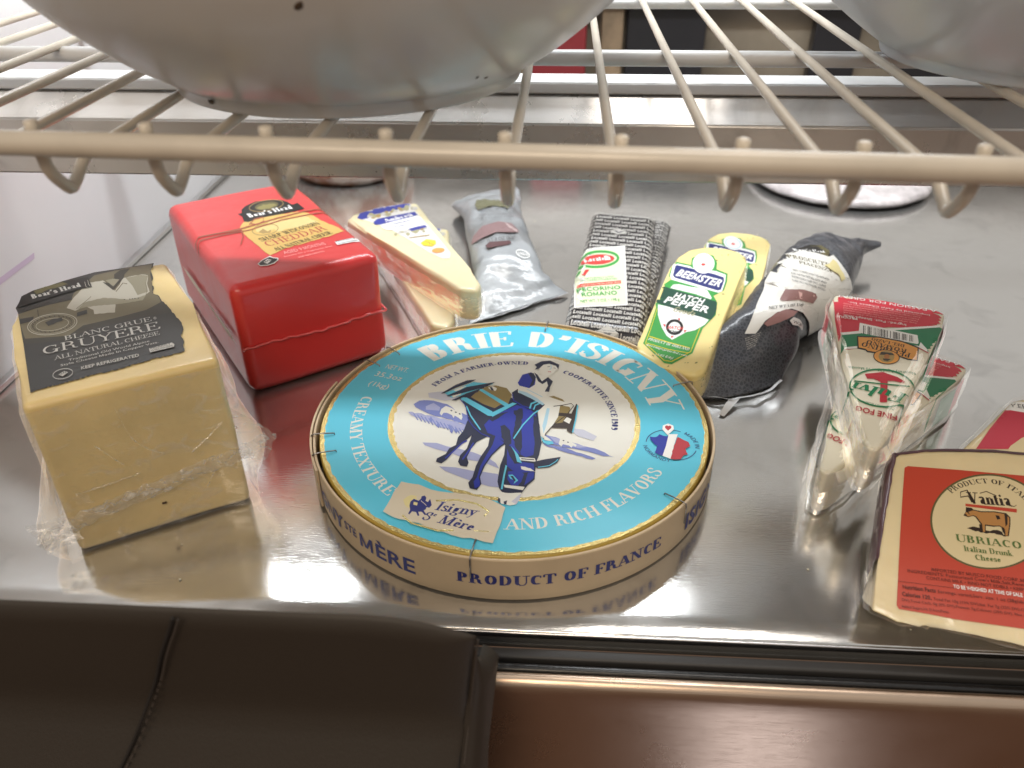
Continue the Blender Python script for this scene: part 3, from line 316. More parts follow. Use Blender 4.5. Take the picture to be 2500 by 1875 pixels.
('p','silver',[(3900,-5870),(3782,-6003),(3634,-6020),(3526,-5914),(3508,-5734),(3588,-5564),(3730,-5483),(3867,-5530),(3934,-5683)]),
('p','paleolive',[(4060,-6218),(3949,-6352),(3817,-6378),(3727,-6284),(3720,-6113),(3799,-5946),(3929,-5860),(4048,-5897),(4100,-6038)]),
('p','paleolive',[(4106,-6549),(4002,-6661),(3870,-6672),(3772,-6578),(3753,-6422),(3823,-6276),(3949,-6210),(4072,-6254),(4134,-6388)]),
('p','paleolive',[(4349,-6309),(4232,-6466),(4107,-6510),(4032,-6421),(4043,-6240),(4134,-6051),(4264,-5942),(4370,-5966),(4404,-6111)]),
('p','royal',[(4656,-5992),(4552,-6135),(4446,-6178),(4385,-6102),(4400,-5942),(4482,-5772),(4595,-5672),(4684,-5689),(4708,-5816)]),
('p','tan',[(4839,-6246),(4735,-6350),(4601,-6356),(4498,-6260),(4475,-6108),(4542,-5969),(4669,-5910),(4796,-5958),(4863,-6091)]),
('p','paleolive',[(4706,-6745),(4614,-6863),(4513,-6893),(4451,-6822),(4456,-6682),(4527,-6539),(4629,-6460),(4716,-6482),(4746,-6595)]),
('p','silver',[(5185,-6198),(5074,-6342),(4954,-6380),(4881,-6295),(4890,-6126),(4976,-5952),(5100,-5854),(5203,-5878),(5236,-6014)]),
('p','royal',[(3703,-5515),(5263,-5509),(5260,-6002),(3776,-6110)]),
('p','yellow',[(3310,-8714),(4044,-8259),(4575,-8899),(4309,-9491),(3811,-9836),(3278,-9294)]),
('p','orangetag',[(4344,-10924),(4287,-11014),(4209,-11091),(4113,-11150),(4006,-11190),(3892,-11207),(3776,-11201),(3665,-11173),(3564,-11124),(3478,-11057),(3410,-10973),(3366,-10879),(3346,-10778),(3352,-10675),(3383,-10576),(3439,-10485),(3516,-10408),(3611,-10347),(3719,-10306),(3834,-10288),(3951,-10293),(4063,-10321),(4166,-10371),(4253,-10439),(4320,-10524),(4365,-10619),(4384,-10721),(4376,-10825)]),
('l','tan',[(3706,-8638),(4001,-9667)],[(3776,-8541),(4071,-9572)]),
('l','tan',[(4065,-8593),(3660,-9636)],[(4110,-8593),(3704,-9636)]),
('l','tan',[(2957,-7345),(4658,-7695)],[(3007,-7223),(4711,-7572)]),
],
'locatelli':[
],
'locatelli_label':[
('p','white',[(-1248,10501),(2681,11787),(4171,3391),(311,2320)]),
('p','cream',[(-1147,10363),(2627,11598),(4069,3501),(378,2465)]),
('l','leaf',[(2311,9778),(2320,9660),(2297,9507),(2231,9327),(2121,9136),(1969,8948),(1782,8772),(1564,8616),(1324,8484),(1069,8383),(806,8313),(545,8279),(294,8280),(61,8317),(-147,8386),(-319,8484),(-449,8599),(-530,8717),(-571,8825),(-583,8942),(-564,9094),(-503,9276),(-396,9469),(-247,9660),(-59,9840),(161,10000),(406,10135),(666,10240),(934,10310),(1200,10344),(1456,10341),(1692,10301),(1899,10228),(2070,10127),(2197,10008),(2275,9887),(2311,9778)],[(2524,9848),(2546,9557),(2506,9285),(2415,9035),(2282,8806),(2111,8594),(1907,8404),(1675,8237),(1422,8099),(1153,7992),(878,7920),(602,7883),(334,7884),(81,7924),(-153,8001),(-361,8118),(-539,8278),(-685,8489),(-783,8755),(-816,9044),(-784,9318),(-701,9571),(-571,9807),(-402,10025),(-196,10223),(41,10396),(301,10540),(577,10651),(861,10725),(1145,10761),(1420,10757),(1678,10714),(1914,10630),(2122,10505),(2297,10337),(2436,10119),(2524,9848)]),
('p','cherry',[(2153,9687),(2155,9505),(2094,9313),(1971,9119),(1795,8932),(1574,8763),(1318,8619),(1040,8507),(755,8433),(475,8400),(215,8410),(-13,8463),(-197,8556),(-328,8684),(-399,8843),(-407,9023),(-350,9216),(-231,9412),(-55,9601),(168,9774),(427,9921),(709,10035),(1000,10110),(1284,10143),(1547,10131),(1776,10075),(1958,9979),(2086,9847)]),
('t','white','sb','Locatelli',-97,8697,0.3491,2128,663),
('p','leaf',[(-387,7707),(-125,7666),(-179,7160),(-449,7143)]),
('p','cherry',[(114,7583),(459,7688),(258,6827),(44,6786)]),
('t','leaf','r','NATURALLY LOW',312,6174,0.32,2374,243),
('t','leaf','r','IN CARBOHYDRATES',179,5828,0.3065,2804,242),
('p','cherry',[(-61,5429),(3160,6593),(3236,6168),(31,5010)]),
('t','cream','r','MADE IN ITALY FROM SHEEPS MILK',71,5105,0.352,3297,203),
('t','leaf','b','PECORINO',114,4388,0.3051,3408,504),
('t','leaf','b','ROMANO',542,3793,0.2973,2810,529),
('t','leaf','r','NET WT. 7 OZ. • 198 g',605,2971,0.2895,3017,357),
],
'gouda':[
('p','leaf',[(-3494,12460),(-3152,12974),(-2470,12981),(-1616,12209),(-1150,11424),(-130,11374),(453,10396),(923,9271),(802,8571),(724,8210),(1449,7628),(2225,6244),(2322,5366),(2432,4332),(3512,1575),(3119,-247),(2653,-430),(197,503),(-472,2010),(-1725,4546),(-2261,5158),(-3154,6995),(-3115,7873),(-3095,8316),(-3522,8556),(-4329,10098),(-4296,10620),(-3090,10848),(-3622,11726)]),
('p','white',[(-4282,10357),(-3046,10654),(-2735,10537),(-1038,11173),(-145,11147),(343,10318),(888,9082),(782,8760),(-3043,8245),(-3446,8610),(-4182,9975)]),
('p','royaldark',[(-3980,10228),(-2683,10462),(-866,10749),(-86,10759),(190,10421),(696,9212),(589,8971),(-3030,8621),(-3337,8839),(-3973,10008)]),
('t','white','bb','BEEMSTER',-3215,8925,0.1476,3627,930),
('p','white',[(-1754,12046),(-1585,11756),(-1459,11459),(-1382,11170),(-1357,10903),(-1385,10670),(-1464,10482),(-1591,10348),(-1760,10275),(-1962,10266),(-2188,10321),(-2427,10440),(-2668,10615),(-2899,10841),(-3108,11105),(-3285,11395),(-3420,11696),(-3505,11994),(-3536,12272),(-3510,12515),(-3430,12711),(-3298,12850),(-3122,12923),(-2912,12928),(-2677,12864),(-2432,12735),(-2188,12549),(-1958,12315)]),
('l','iceblue',[(-1917,11888),(-1822,11730),(-1745,11567),(-1687,11404),(-1652,11246),(-1639,11097),(-1649,10961),(-1682,10843),(-1738,10746),(-1813,10674),(-1907,10628),(-2016,10609),(-2137,10620),(-2267,10658),(-2401,10723),(-2535,10813),(-2666,10926),(-2789,11057),(-2902,11203),(-3000,11361),(-3080,11525),(-3141,11690),(-3180,11852),(-3195,12006),(-3186,12146),(-3153,12267),(-3097,12367),(-3019,12441),(-2923,12487),(-2810,12504),(-2686,12492),(-2553,12450),(-2417,12380),(-2281,12286),(-2150,12170),(-2028,12036),(-1917,11888)],[(-1856,11930),(-1747,11749),(-1658,11562),(-1593,11376),(-1552,11196),(-1538,11027),(-1550,10875),(-1587,10743),(-1648,10636),(-1732,10555),(-1837,10504),(-1958,10483),(-2093,10495),(-2238,10537),(-2390,10611),(-2542,10713),(-2692,10841),(-2834,10992),(-2963,11160),(-3077,11342),(-3170,11530),(-3239,11720),(-3284,11904),(-3301,12078),(-3291,12236),(-3254,12372),(-3191,12484),(-3105,12566),(-2997,12618),(-2871,12637),(-2731,12622),(-2582,12575),(-2428,12496),(-2274,12389),(-2124,12256),(-1983,12101),(-1856,11930)]),
('p','cherry',[(-2213,11525),(-2191,11486),(-2178,11443),(-2173,11400),(-2176,11359),(-2189,11321),(-2210,11288),(-2238,11262),(-2271,11245),(-2309,11237),(-2348,11239),(-2388,11250),(-2426,11270),(-2461,11298),(-2490,11333),(-2512,11372),(-2526,11415),(-2531,11458),(-2527,11500),(-2514,11538),(-2494,11571),(-2466,11597),(-2432,11614),(-2394,11622),(-2354,11620),(-2314,11609),(-2276,11588),(-2242,11560)]),
('p','white',[(-2436,7253),(-2522,7761),(-2217,8041),(-1248,8245),(-592,8565),(-37,8546),(754,7928),(855,7699),(-499,7641)]),
('p','white',[(-1858,4947),(-4,5398),(2182,5452),(2302,4791),(2138,3840),(1791,3309),(1540,2001),(963,2151),(74,2784),(-1049,3861)]),
('p','forest',[(-3103,6926),(-2872,7153),(-862,7381),(1328,7700),(1848,6934),(2170,6203),(2305,5543),(620,5269),(-2056,5064),(-2456,5524)]),
('t','white','bb','HATCH',-1539,6325,0.2129,2326,672),
('t','white','bb','PEPPER',-1747,5427,0.1932,3421,775),
('t','paleolive','si','Gouda',-567,4833,0.2252,1674,646),
('t','silver','r','WITH HATCH CHILES',-1174,4354,0.1712,3148,198),
('p','black',[(1278,3668),(1389,3486),(1470,3296),(1517,3109),(1528,2932),(1503,2775),(1444,2644),(1352,2547),(1233,2488),(1091,2470),(935,2494),(772,2559),(609,2662),(454,2798),(316,2961),(201,3143),(116,3334),(65,3526),(51,3707),(75,3869),(135,4003),(230,4103),(353,4162),(498,4178),(658,4151),(824,4081),(989,3973),(1142,3833)]),
('p','white',[(1127,3557),(1200,3438),(1253,3312),(1282,3187),(1288,3069),(1269,2963),(1227,2875),(1163,2809),(1081,2768),(985,2754),(880,2768),(770,2810),(661,2877),(558,2966),(468,3073),(393,3192),(339,3318),(307,3445),(301,3565),(319,3673),(362,3763),(427,3830),(510,3871),(608,3884),(715,3868),(826,3825),(936,3756),(1038,3665)]),
('t','cherry','bb','HATCH',473,2891,0.43,1100,353),
('t','black','bb','CHILE',856,2656,0.3554,745,228),
('p','cherry',[(350,4305),(472,4432),(633,4132)]),
('p','cherry',[(-80,3138),(138,3204),(247,2911)]),
('p','cherry',[(1527,3390),(1697,3515),(1732,3174)]),
('p','cherry',[(1200,2326),(1412,2392),(1405,2116)]),
('l','yellow',[(76,1344),(1588,1566),(3085,1889)],[(31,1432),(1544,1653),(3042,1975)]),
('l','yellow',[(415,622),(1974,902),(3301,1374)],[(383,684),(1942,963),(3267,1434)]),
('l','yellow',[(381,511),(2502,-249),(2990,-56),(3366,1604),(2311,4222)],[(369,582),(2485,-178),(2933,-3),(3305,1625),(2255,4221)]),
('l','yellow',[(-1582,4467),(-391,2084),(309,601)],[(-1533,4472),(-344,2089),(355,605)]),
('t','white','s','PRODUCT OF HOLLAND',236,980,0.2185,3009,290),
('t','white','si','free-range,grass-fed cows',501,409,0.1979,2980,205),
('t','white','s','5.3 OZ (150g)',1617,-103,0.2468,1307,230),
],
'pecorino':[
('p','red',[(-10,68),(3583,277),(6512,316),(7106,-87),(7050,-1623),(5759,-2513),(3930,-3117),(1296,-5024),(1315,-6140),(679,-3488)]),
('p','white',[(1223,-5056),(3946,-3278),(7042,-1478),(7030,-1779),(3981,-3619),(1428,-5275)]),
('p','green',[(1338,-5315),(3975,-3559),(7028,-1738),(6759,-3706),(6509,-5384),(5935,-4867),(5739,-4659),(3258,-5571),(1732,-6749),(1618,-7578)]),
('p','white',[(1683,-6731),(3269,-5666),(5834,-4716),(5885,-4197),(6496,-5198),(6468,-5441),(5855,-5000),(3295,-5891),(1746,-6978)]),
('l','crimson',[(1764,-6979),(2644,-6624)],[(1752,-6887),(2633,-6531)]),
('l','crimson',[(5796,-4981),(6407,-5384)],[(5813,-4869),(6425,-5275)]),
('p','milk',[(1774,-7043),(3304,-5966),(5863,-5094),(6412,-5523),(5928,-9274),(5277,-13146),(4738,-17012),(3990,-15958),(2985,-12610),(2263,-9879)]),
('p','white',[(2176,-3321),(5644,-3435),(5787,-4340),(5728,-4526),(2271,-4589)]),
('l','black',[(2421,-3575),(2541,-4612)],[(2476,-3553),(2595,-4590)]),
('l','black',[(2528,-3571),(2645,-4599)],[(2551,-3562),(2668,-4590)]),
('l','black',[(2693,-3581),(2806,-4593)],[(2748,-3559),(2860,-4571)]),
('l','black',[(2784,-3583),(2894,-4586)],[(2839,-3561),(2948,-4565)]),
('l','black',[(2883,-3582),(2991,-4576)],[(2920,-3567),(3028,-4562)]),
('l','black',[(3071,-3583),(3174,-4561)],[(3094,-3574),(3197,-4552)]),
('l','black',[(3161,-3585),(3262,-4555)],[(3184,-3576),(3284,-4546)]),
('l','black',[(3251,-3587),(3350,-4548)],[(3274,-3578),(3372,-4539)]),
('l','black',[(3340,-3590),(3437,-4542)],[(3363,-3581),(3460,-4533)]),
('l','black',[(3423,-3594),(3518,-4538)],[(3460,-3580),(3554,-4524)]),
('l','black',[(3504,-3600),(3596,-4535)],[(3558,-3578),(3650,-4514)]),
('l','black',[(3602,-3599),(3693,-4525)],[(3639,-3584),(3729,-4511)]),
('l','black',[(3683,-3604),(3771,-4523)],[(3737,-3583),(3825,-4501)]),
('l','black',[(3788,-3600),(3874,-4510)],[(3810,-3591),(3896,-4501)]),
('l','black',[(3870,-3605),(3954,-4506)],[(3906,-3590),(3990,-4492)]),
('l','black',[(4048,-3609),(4128,-4494)],[(4084,-3595),(4164,-4480)]),
('l','black',[(4225,-3613),(4301,-4481)],[(4261,-3599),(4337,-4467)]),
('l','black',[(4305,-3619),(4379,-4478)],[(4359,-3597),(4433,-4457)]),
('l','black',[(4393,-3621),(4465,-4472)],[(4447,-3599),(4519,-4451)]),
('l','black',[(4490,-3619),(4561,-4462)],[(4526,-3605),(4596,-4448)]),
('l','black',[(4578,-3621),(4647,-4456)],[(4614,-3607),(4683,-4442)]),
('l','black',[(4754,-3625),(4819,-4444)],[(4790,-3611),(4855,-4430)]),
('l','black',[(4833,-3631),(4897,-4441)],[(4887,-3610),(4950,-4420)]),
('l','black',[(4930,-3629),(4991,-4431)],[(4966,-3615),(5027,-4417)]),
('l','black',[(5024,-3629),(5084,-4422)],[(5047,-3620),(5106,-4413)]),
('l','black',[(5192,-3635),(5249,-4412)],[(5228,-3621),(5284,-4398)]),
('l','black',[(5279,-3637),(5334,-4406)],[(5315,-3623),(5370,-4392)]),
('l','black',[(5373,-3637),(5426,-4397)],[(5396,-3628),(5448,-4389)]),
('p','black',[(2231,-5081),(3520,-4587),(4815,-4535),(5831,-4913),(5904,-6563),(5364,-6656),(4817,-6524),(3029,-6752),(2915,-6571),(2454,-6582)]),
('p','amber',[(2320,-5184),(3537,-4742),(4829,-4689),(5768,-5039),(5833,-6445),(5368,-6503),(4803,-6378),(3055,-6586),(2914,-6415),(2508,-6421)]),
('t','black','s','PECORINO',5457,-5856,3.0722,2848,545),
('t','black','s','ROMANO',5218,-5481,3.0619,2374,478),
('t','black','s','DEL LAZIO',5037,-4973,3.1055,1952,339),
('p','black',[(4892,-6695),(4881,-6886),(4835,-7076),(4755,-7254),(4647,-7411),(4514,-7541),(4364,-7637),(4203,-7694),(4040,-7710),(3883,-7683),(3739,-7616),(3615,-7510),(3517,-7371),(3452,-7206),(3421,-7022),(3427,-6829),(3471,-6636),(3549,-6453),(3659,-6291),(3794,-6157),(3948,-6058),(4113,-6000),(4280,-5985),(4440,-6015),(4585,-6087),(4708,-6198),(4803,-6341),(4865,-6510)]),
('p','amber',[(4848,-6704),(4838,-6880),(4795,-7053),(4720,-7216),(4617,-7361),(4492,-7480),(4350,-7569),(4199,-7622),(4046,-7637),(3898,-7614),(3763,-7553),(3646,-7457),(3555,-7331),(3493,-7180),(3465,-7012),(3472,-6836),(3513,-6659),(3587,-6492),(3690,-6344),(3817,-6220),(3962,-6129),(4117,-6075),(4274,-6061),(4424,-6087),(4560,-6152),(4676,-6252),(4765,-6382),(4823,-6536)]),
('p','tan',[(4592,-6724),(4588,-6882),(4563,-7036),(4518,-7179),(4454,-7304),(4376,-7404),(4287,-7476),(4192,-7515),(4094,-7519),(4000,-7489),(3913,-7425),(3837,-7332),(3778,-7212),(3736,-7072),(3716,-6919),(3718,-6760),(3742,-6604),(3786,-6458),(3850,-6330),(3929,-6227),(4020,-6153),(4117,-6114),(4216,-6110),(4313,-6142),(4400,-6209),(4476,-6306),(4534,-6429),(4574,-6571)]),
('p','sepiadark',[(3811,-6402),(4433,-6277),(4588,-6475),(3761,-6770)]),
('p','brownface',[(4327,-6744),(4330,-6810),(4324,-6877),(4312,-6940),(4292,-6996),(4266,-7044),(4236,-7080),(4202,-7102),(4167,-7111),(4132,-7104),(4099,-7083),(4070,-7048),(4046,-7002),(4028,-6946),(4017,-6883),(4014,-6817),(4019,-6750),(4032,-6687),(4051,-6630),(4077,-6582),(4108,-6545),(4142,-6522),(4177,-6514),(4212,-6521),(4245,-6543),(4275,-6578),(4299,-6625),(4316,-6681)]),
('p','sepiadark',[(3980,-7127),(4432,-6981),(4271,-7334),(4048,-7341)]),
('t','white','w','A PASSION FOR GREAT',6512,316,-3.072,6249,348),
('t','white','r','Imported by Fulvi Cheese Inc.',6182,-497,-3.078,5095,214),
('t','pink','r','Distributed by importer keep refrigerated product of italy',5678,-787,-3.0632,4851,171),
('t','pink','r','Keep refrigerated product of italy pasteurized milk salt',5623,-1075,-3.0582,4755,169),
('t','pink','r','Product of italy distributed by importer keep refrigerated',5568,-1360,-3.0531,4659,168),
('t','pink','r','Pasteurized milk salt rennet keep refrigerated importer',5514,-1644,-3.0479,4564,167),
('t','pink','r','Keep refrigerated importer product of italy milk salt',5461,-1925,-3.0426,4470,166),
('t','white','r','Ingred.: Past. Sheeps Milk',4902,-2366,-3.0542,3856,287),
('t','white','b','PRODU',1964,-2809,-2.9835,1174,291),
('l','green',[(5935,-9909),(5922,-10231),(5863,-10556),(5757,-10876),(5608,-11181),(5420,-11462),(5198,-11708),(4949,-11914),(4681,-12072),(4400,-12178),(4115,-12230),(3835,-12225),(3567,-12163),(3319,-12046),(3098,-11877),(2913,-11662),(2768,-11408),(2668,-11123),(2615,-10815),(2611,-10490),(2657,-10156),(2753,-9821),(2898,-9497),(3089,-9196),(3319,-8930),(3580,-8709),(3865,-8539),(4163,-8429),(4465,-8380),(4759,-8395),(5037,-8472),(5288,-8608),(5506,-8797),(5683,-9032),(5815,-9302),(5899,-9597),(5935,-9909)],[(6008,-9889),(5994,-10255),(5927,-10617),(5812,-10964),(5654,-11288),(5457,-11581),(5227,-11836),(4971,-12047),(4696,-12209),(4409,-12318),(4118,-12371),(3830,-12366),(3554,-12303),(3297,-12182),(3067,-12006),(2869,-11778),(2712,-11503),(2600,-11185),(2540,-10835),(2535,-10466),(2585,-10092),(2690,-9727),(2844,-9381),(3044,-9065),(3283,-8788),(3553,-8559),(3847,-8384),(4153,-8270),(4463,-8221),(4767,-8237),(5053,-8317),(5315,-8459),(5543,-8658),(5732,-8909),(5875,-9204),(5968,-9534),(6008,-9889)]),
('t','green','w','Naturally Aged Min. 10 Months',5861,-7899,-2.8952,3769,273),
('p','crimson',[(3203,-9276),(3653,-8984),(4143,-8638),(4415,-8730),(4948,-8845),(5408,-9163),(5338,-9334),(4824,-9340),(4494,-9489),(4679,-11679),(4320,-11842),(4132,-9740),(3722,-9575),(3390,-9724)]),
('t','green','si','Fulvi',5685,-10400,3.1262,2915,1040),
('l','green',[(2763,-10331),(4116,-10015),(5699,-9609)],[(2754,-10214),(4109,-9898),(5694,-9491)]),
('t','green','w','PECORINO ROMANO',5137,-12115,3.1131,2014,212),
('t','crimson','b','FINE FOOD',5315,-12695,-3.1325,2570,504),
],
'ubriaco':[
('p','orangered',[(1465,8918),(1622,9068),(3928,9397),(7189,9807),(9295,10098),(8271,883),(6465,928),(3620,643),(2537,614),(1217,526),(1122,701),(1259,4662),(1373,7215)]),
('p','olive',[(8026,6913),(7967,6606),(7880,6300),(7767,5999),(7630,5706),(7469,5422),(7288,5152),(7087,4897),(6869,4661),(6636,4444),(6390,4250),(6135,4079),(5872,3934),(5603,3816),(5332,3725),(5062,3664),(4794,3632),(4531,3629),(4276,3657),(4031,3715),(3799,3803),(3583,3920),(3384,4064),(3205,4236),(3048,4434),(2914,4655),(2806,4898),(2725,5160),(2673,5440),(2649,5733),(2656,6038),(2693,6350),(2760,6666),(2857,6983),(2983,7297),(3136,7604),(3317,7901),(3522,8183),(3748,8447),(3995,8690),(4258,8909),(4535,9100),(4821,9261),(5114,9391),(5410,9487),(5705,9549),(5996,9576),(6278,9567),(6549,9523),(6805,9445),(7043,9333),(7261,9191),(7456,9018),(7627,8819),(7770,8595),(7886,8350),(7973,8086),(8030,7808),(8058,7517),(8057,7217)]),
('p','labelcream',[(7935,6898),(7878,6602),(7795,6308),(7686,6018),(7554,5735),(7399,5462),(7224,5202),(7030,4956),(6819,4728),(6594,4519),(6357,4331),(6110,4166),(5856,4026),(5596,3912),(5335,3825),(5073,3766),(4814,3735),(4559,3733),(4313,3759),(4077,3815),(3853,3900),(3644,4013),(3452,4152),(3279,4318),(3127,4508),(2999,4722),(2895,4956),(2817,5209),(2766,5478),(2744,5760),(2751,6053),(2787,6354),(2852,6658),(2945,6963),(3067,7265),(3216,7560),(3390,7844),(3587,8115),(3806,8369),(4044,8603),(4297,8813),(4564,8996),(4840,9152),(5123,9276),(5408,9369),(5692,9429),(5972,9455),(6244,9446),(6506,9405),(6753,9330),(6983,9223),(7193,9086),(7381,8921),(7546,8730),(7685,8515),(7797,8280),(7882,8027),(7938,7759),(7965,7479),(7964,7191)]),
('a','brown','s','PRODUCT OF ITALY',[(3703,7784),(4097,8209),(4562,8523),(4993,8738),(5419,8869),(5839,8908),(6251,8846),(6647,8619),(7002,8306),(7235,7967)],300),
('t','brown','sb','Vantia',4510,7374,0.163,2008,703),
('l','brown',[(6400,7657),(6580,7687),(6680,7795)],[(6405,7698),(6578,7726),(6666,7824)]),
('l','brown',[(4657,7494),(4484,7867),(4119,7694),(4138,7966),(4412,8149),(4619,7689),(4693,7392)],[(4609,7444),(4459,7794),(4093,7622),(4100,8005),(4441,8221),(4669,7735),(4745,7430)]),
('l','brown',[(5025,8108),(5325,8304),(5784,8138)],[(5017,8153),(5333,8355),(5801,8187)]),
('p','orangered',[(4318,7310),(6673,7573),(6655,7349),(4311,7149)]),
('p','brown',[(4325,5814),(4451,5901),(4598,5986),(4680,5997),(4804,5986),(4928,5967),(4989,5928),(5116,5895),(5251,5915),(5355,5899),(5492,6005),(5675,6059),(5773,6049),(5903,5988),(5955,5839),(6097,5794),(5957,5753),(5872,5806),(5768,5804),(5643,5790),(5563,5835),(5407,5800),(5326,5794),(5177,5718),(5070,5755),(4940,5717),(4815,5783),(4717,5727),(4610,5751),(4453,5807)]),
('p','brown',[(4642,7035),(5022,7013),(5613,7163),(6165,7186),(6340,6974),(6311,6567),(6189,5825),(5993,5775),(5990,6226),(5790,6312),(5555,6213),(5186,6188),(5163,5787),(4989,5742),(4968,6208),(4872,6368),(4743,6583),(4641,6635),(4412,6499),(4192,6552),(4308,6793),(4332,7091),(4616,7115)]),
('p','cowtan',[(4670,7002),(5020,6973),(5611,7123),(6133,7139),(6292,6946),(6264,6555),(6157,5847),(6013,5810),(6015,6263),(5793,6358),(5558,6260),(5154,6233),(5130,5809),(5026,5782),(5010,6234),(4902,6399),(4769,6636),(4655,6685),(4415,6546),(4228,6577),(4338,6800),(4348,7039),(4614,7067)]),
('l','brown',[(4664,6978),(5017,6949),(5608,7099),(6125,7115),(6287,6937),(6258,6556),(6140,5846)],[(4675,7027),(5023,6997),(5614,7147),(6141,7163),(6321,6962),(6293,6560),(6174,5848)]),
('l','brown',[(4754,6619),(4888,6381),(4992,6223),(5008,5775)],[(4784,6654),(4917,6417),(5027,6246),(5043,5789)]),
('l','brown',[(5150,6209),(5555,6236),(5818,6304)],[(5157,6257),(5561,6283),(5821,6350)]),
('p','brown',[(6074,7124),(6216,7082),(6177,6533),(6079,6355),(6082,6816)]),
('p','brown',[(5657,6940),(5831,6945),(5877,6763),(5728,6687)]),
('p','brown',[(4348,7039),(4556,7092),(4700,7010),(4427,6823),(4507,6647),(4338,6800)]),
('p','brown',[(4230,6616),(4332,6666),(4367,6534),(4267,6524)]),
('p','brown',[(4892,6204),(5007,6195),(5002,5776),(4898,5749)]),
('p','brown',[(5875,6303),(6039,6193),(6043,5833),(5930,6014)]),
('t','olivegreen','s','UBRIACO',3799,4926,0.1012,2970,405),
('t','olivegreen','s','Italian Drunk',4140,4438,0.1241,2163,308),
('t','olivegreen','s','Cheese',4615,4068,0.1345,1150,303),
('t','darkink','c','IMPORTED BY MUSCO FOOD CORP.,MASPETH,NY',2645,2931,0.1076,5259,170),
('t','darkink','c',"INGREDIENTS: Pasteurized Cow's Milk,Salt,Rennet,Rind: Wine",1580,2581,0.1099,6525,170),
('t','darkink','c','CONTAINS MILK • RIND NOT EDIBLE • KEEP REFRIGERATED',2411,2412,0.1105,5769,168),
('t','white','cb','TO BE WEIGHED AT TIME OF SALE',3593,2240,0.1039,2961,186),
('l','darkink',[(1153,1965),(3675,2251)],[(1155,1986),(3678,2273)]),
('t','darkink','cb','Nutrition Facts',1370,1630,0.1149,1474,206),
('t','darkink','c','Servings: varied,Serv. size: 1 oz (28g/about 1 inch cube)',2901,1803,0.1111,5205,164),
('t','darkink','cb','Calories 120,',1348,1248,0.097,1290,204),
('t','darkink','c','Total Fat 10g (15% DV),Sat. Fat 7g (35% DV),Cholest. 30mg (10%',2705,1378,0.1134,5363,135),
('t','darkink','c','DV),Total Carb. 0g (0% DV),Protein 7g,Calcium (25% DV). Not a significant source',1338,960,0.1116,6708,134),
('t','darkink','c','Added Sugars,Vit. D,Iron,Potas.',1328,622,0.116,2071,133),
],
'darkroll':[
('p','labelwhite',[(-1080,2462),(49,2854),(1079,2596),(1924,2335),(2374,2482),(3506,742),(3927,5),(3401,-380),(2754,-1708),(1892,-2670),(316,-4226),(221,-3468),(-363,-2346),(-1148,-1703),(-2094,-1489),(-3199,-1750),(-4102,-2339),(-4806,-3211),(-5558,-3229),(-4878,-1884),(-3499,220),(-2188,1649)]),
('p','black',[(-668,2516),(43,2946),(1033,3289),(1862,3258),(2190,2479),(1924,2335),(1079,2596),(52,2808)]),
('p','olive',[(1039,3196),(1199,3175),(1322,3182),(1453,3206),(1631,3208),(1720,3252),(1862,3258),(1981,3098),(2114,2996),(2211,2849),(2181,2748),(2084,2608),(1954,2493),(1922,2362),(1792,2387),(1654,2440),(1456,2497),(1354,2601),(1445,2650),(1612,2666),(1768,2755),(1893,2797),(1746,2873),(1673,2919),(1510,3021),(1340,3112),(1169,3132)]),
('t','white','sb',"Boar's Head",-314,2755,-0.0696,2087,202),
('t','olive','s','PROSCIUTTO',-1063,2183,-0.2465,2999,301),
('t','olive','s','PIACENZA',-618,1727,-0.2623,2336,212),
('t','gray','r','DRY CURED HAM NO NITRATES',-1323,1154,-0.2238,2697,143),
('t','gray','r','OR NITRITES ADDED KEEP',-1586,906,-0.2237,2699,143),
('t','gray','r','REFRIGERATED DRY CURED',-1664,661,-0.2236,2700,144),
('t','gray','r','HAM NO NITRATES ADDED',-1742,417,-0.2235,2702,144),
('p','hammauve',[(-2875,-894),(-2358,-178),(-1058,-150),(-23,-361),(134,-639),(-257,-1071),(-1479,-863),(-2682,-1003)]),
('p','hamlight',[(-1420,-298),(-1136,-386),(-1203,-810),(-1373,-767)]),
('p','hamlight',[(-105,-532),(-106,-549),(-112,-565),(-122,-579),(-136,-591),(-153,-601),(-172,-607),(-193,-609),(-214,-608),(-234,-603),(-252,-594),(-267,-582),(-279,-568),(-287,-553),(-290,-536),(-289,-519),(-283,-503),(-273,-489),(-259,-477),(-242,-467),(-223,-461),(-202,-459),(-182,-461),(-162,-466),(-144,-474),(-128,-486),(-116,-500),(-108,-515)]),
('t','black','si','NET WT 3 OZ (85g)',-3769,-1593,0.1363,2664,170),
('p','hammauve',[(-4232,-2532),(-3381,-1849),(-2556,-1566),(-1616,-1667),(-2063,-2008),(-3343,-2511),(-3988,-2716)]),
('t','silver','r','Keep refrigerated',-5538,-3610,0.3911,1195,81),
('t','silver','r','Distributed by',-5511,-3752,0.4056,1102,81),
('t','silver','r','Keep refrigerated',-5485,-3895,0.4227,1008,80),
('t','silver','r','importer',-5458,-4037,0.4434,915,79),
('t','silver','r','Product of',-5432,-4180,0.4686,823,79),
('t','silver','r','italy',-5406,-4323,0.5002,731,78),
('p','silver',[(-2372,-2299),(-2058,-2083),(-1582,-2233),(-1093,-2600),(-1076,-2884),(-1352,-2957),(-1696,-2662),(-2169,-2578)]),
('t','black','b','WISC',-2131,-2435,-0.3295,958,175),
('t','gray','r','Boars',339,-1669,-1.3678,671,39),
('p','goldpale',[(2124,2107),(2370,1924),(2529,1558),(2588,1299),(2741,1094),(2863,728),(2415,533),(2285,898),(2101,1085),(1789,1179),(1448,1408),(1143,1623),(1597,1725),(1784,1836)]),
],
'silverroll':[
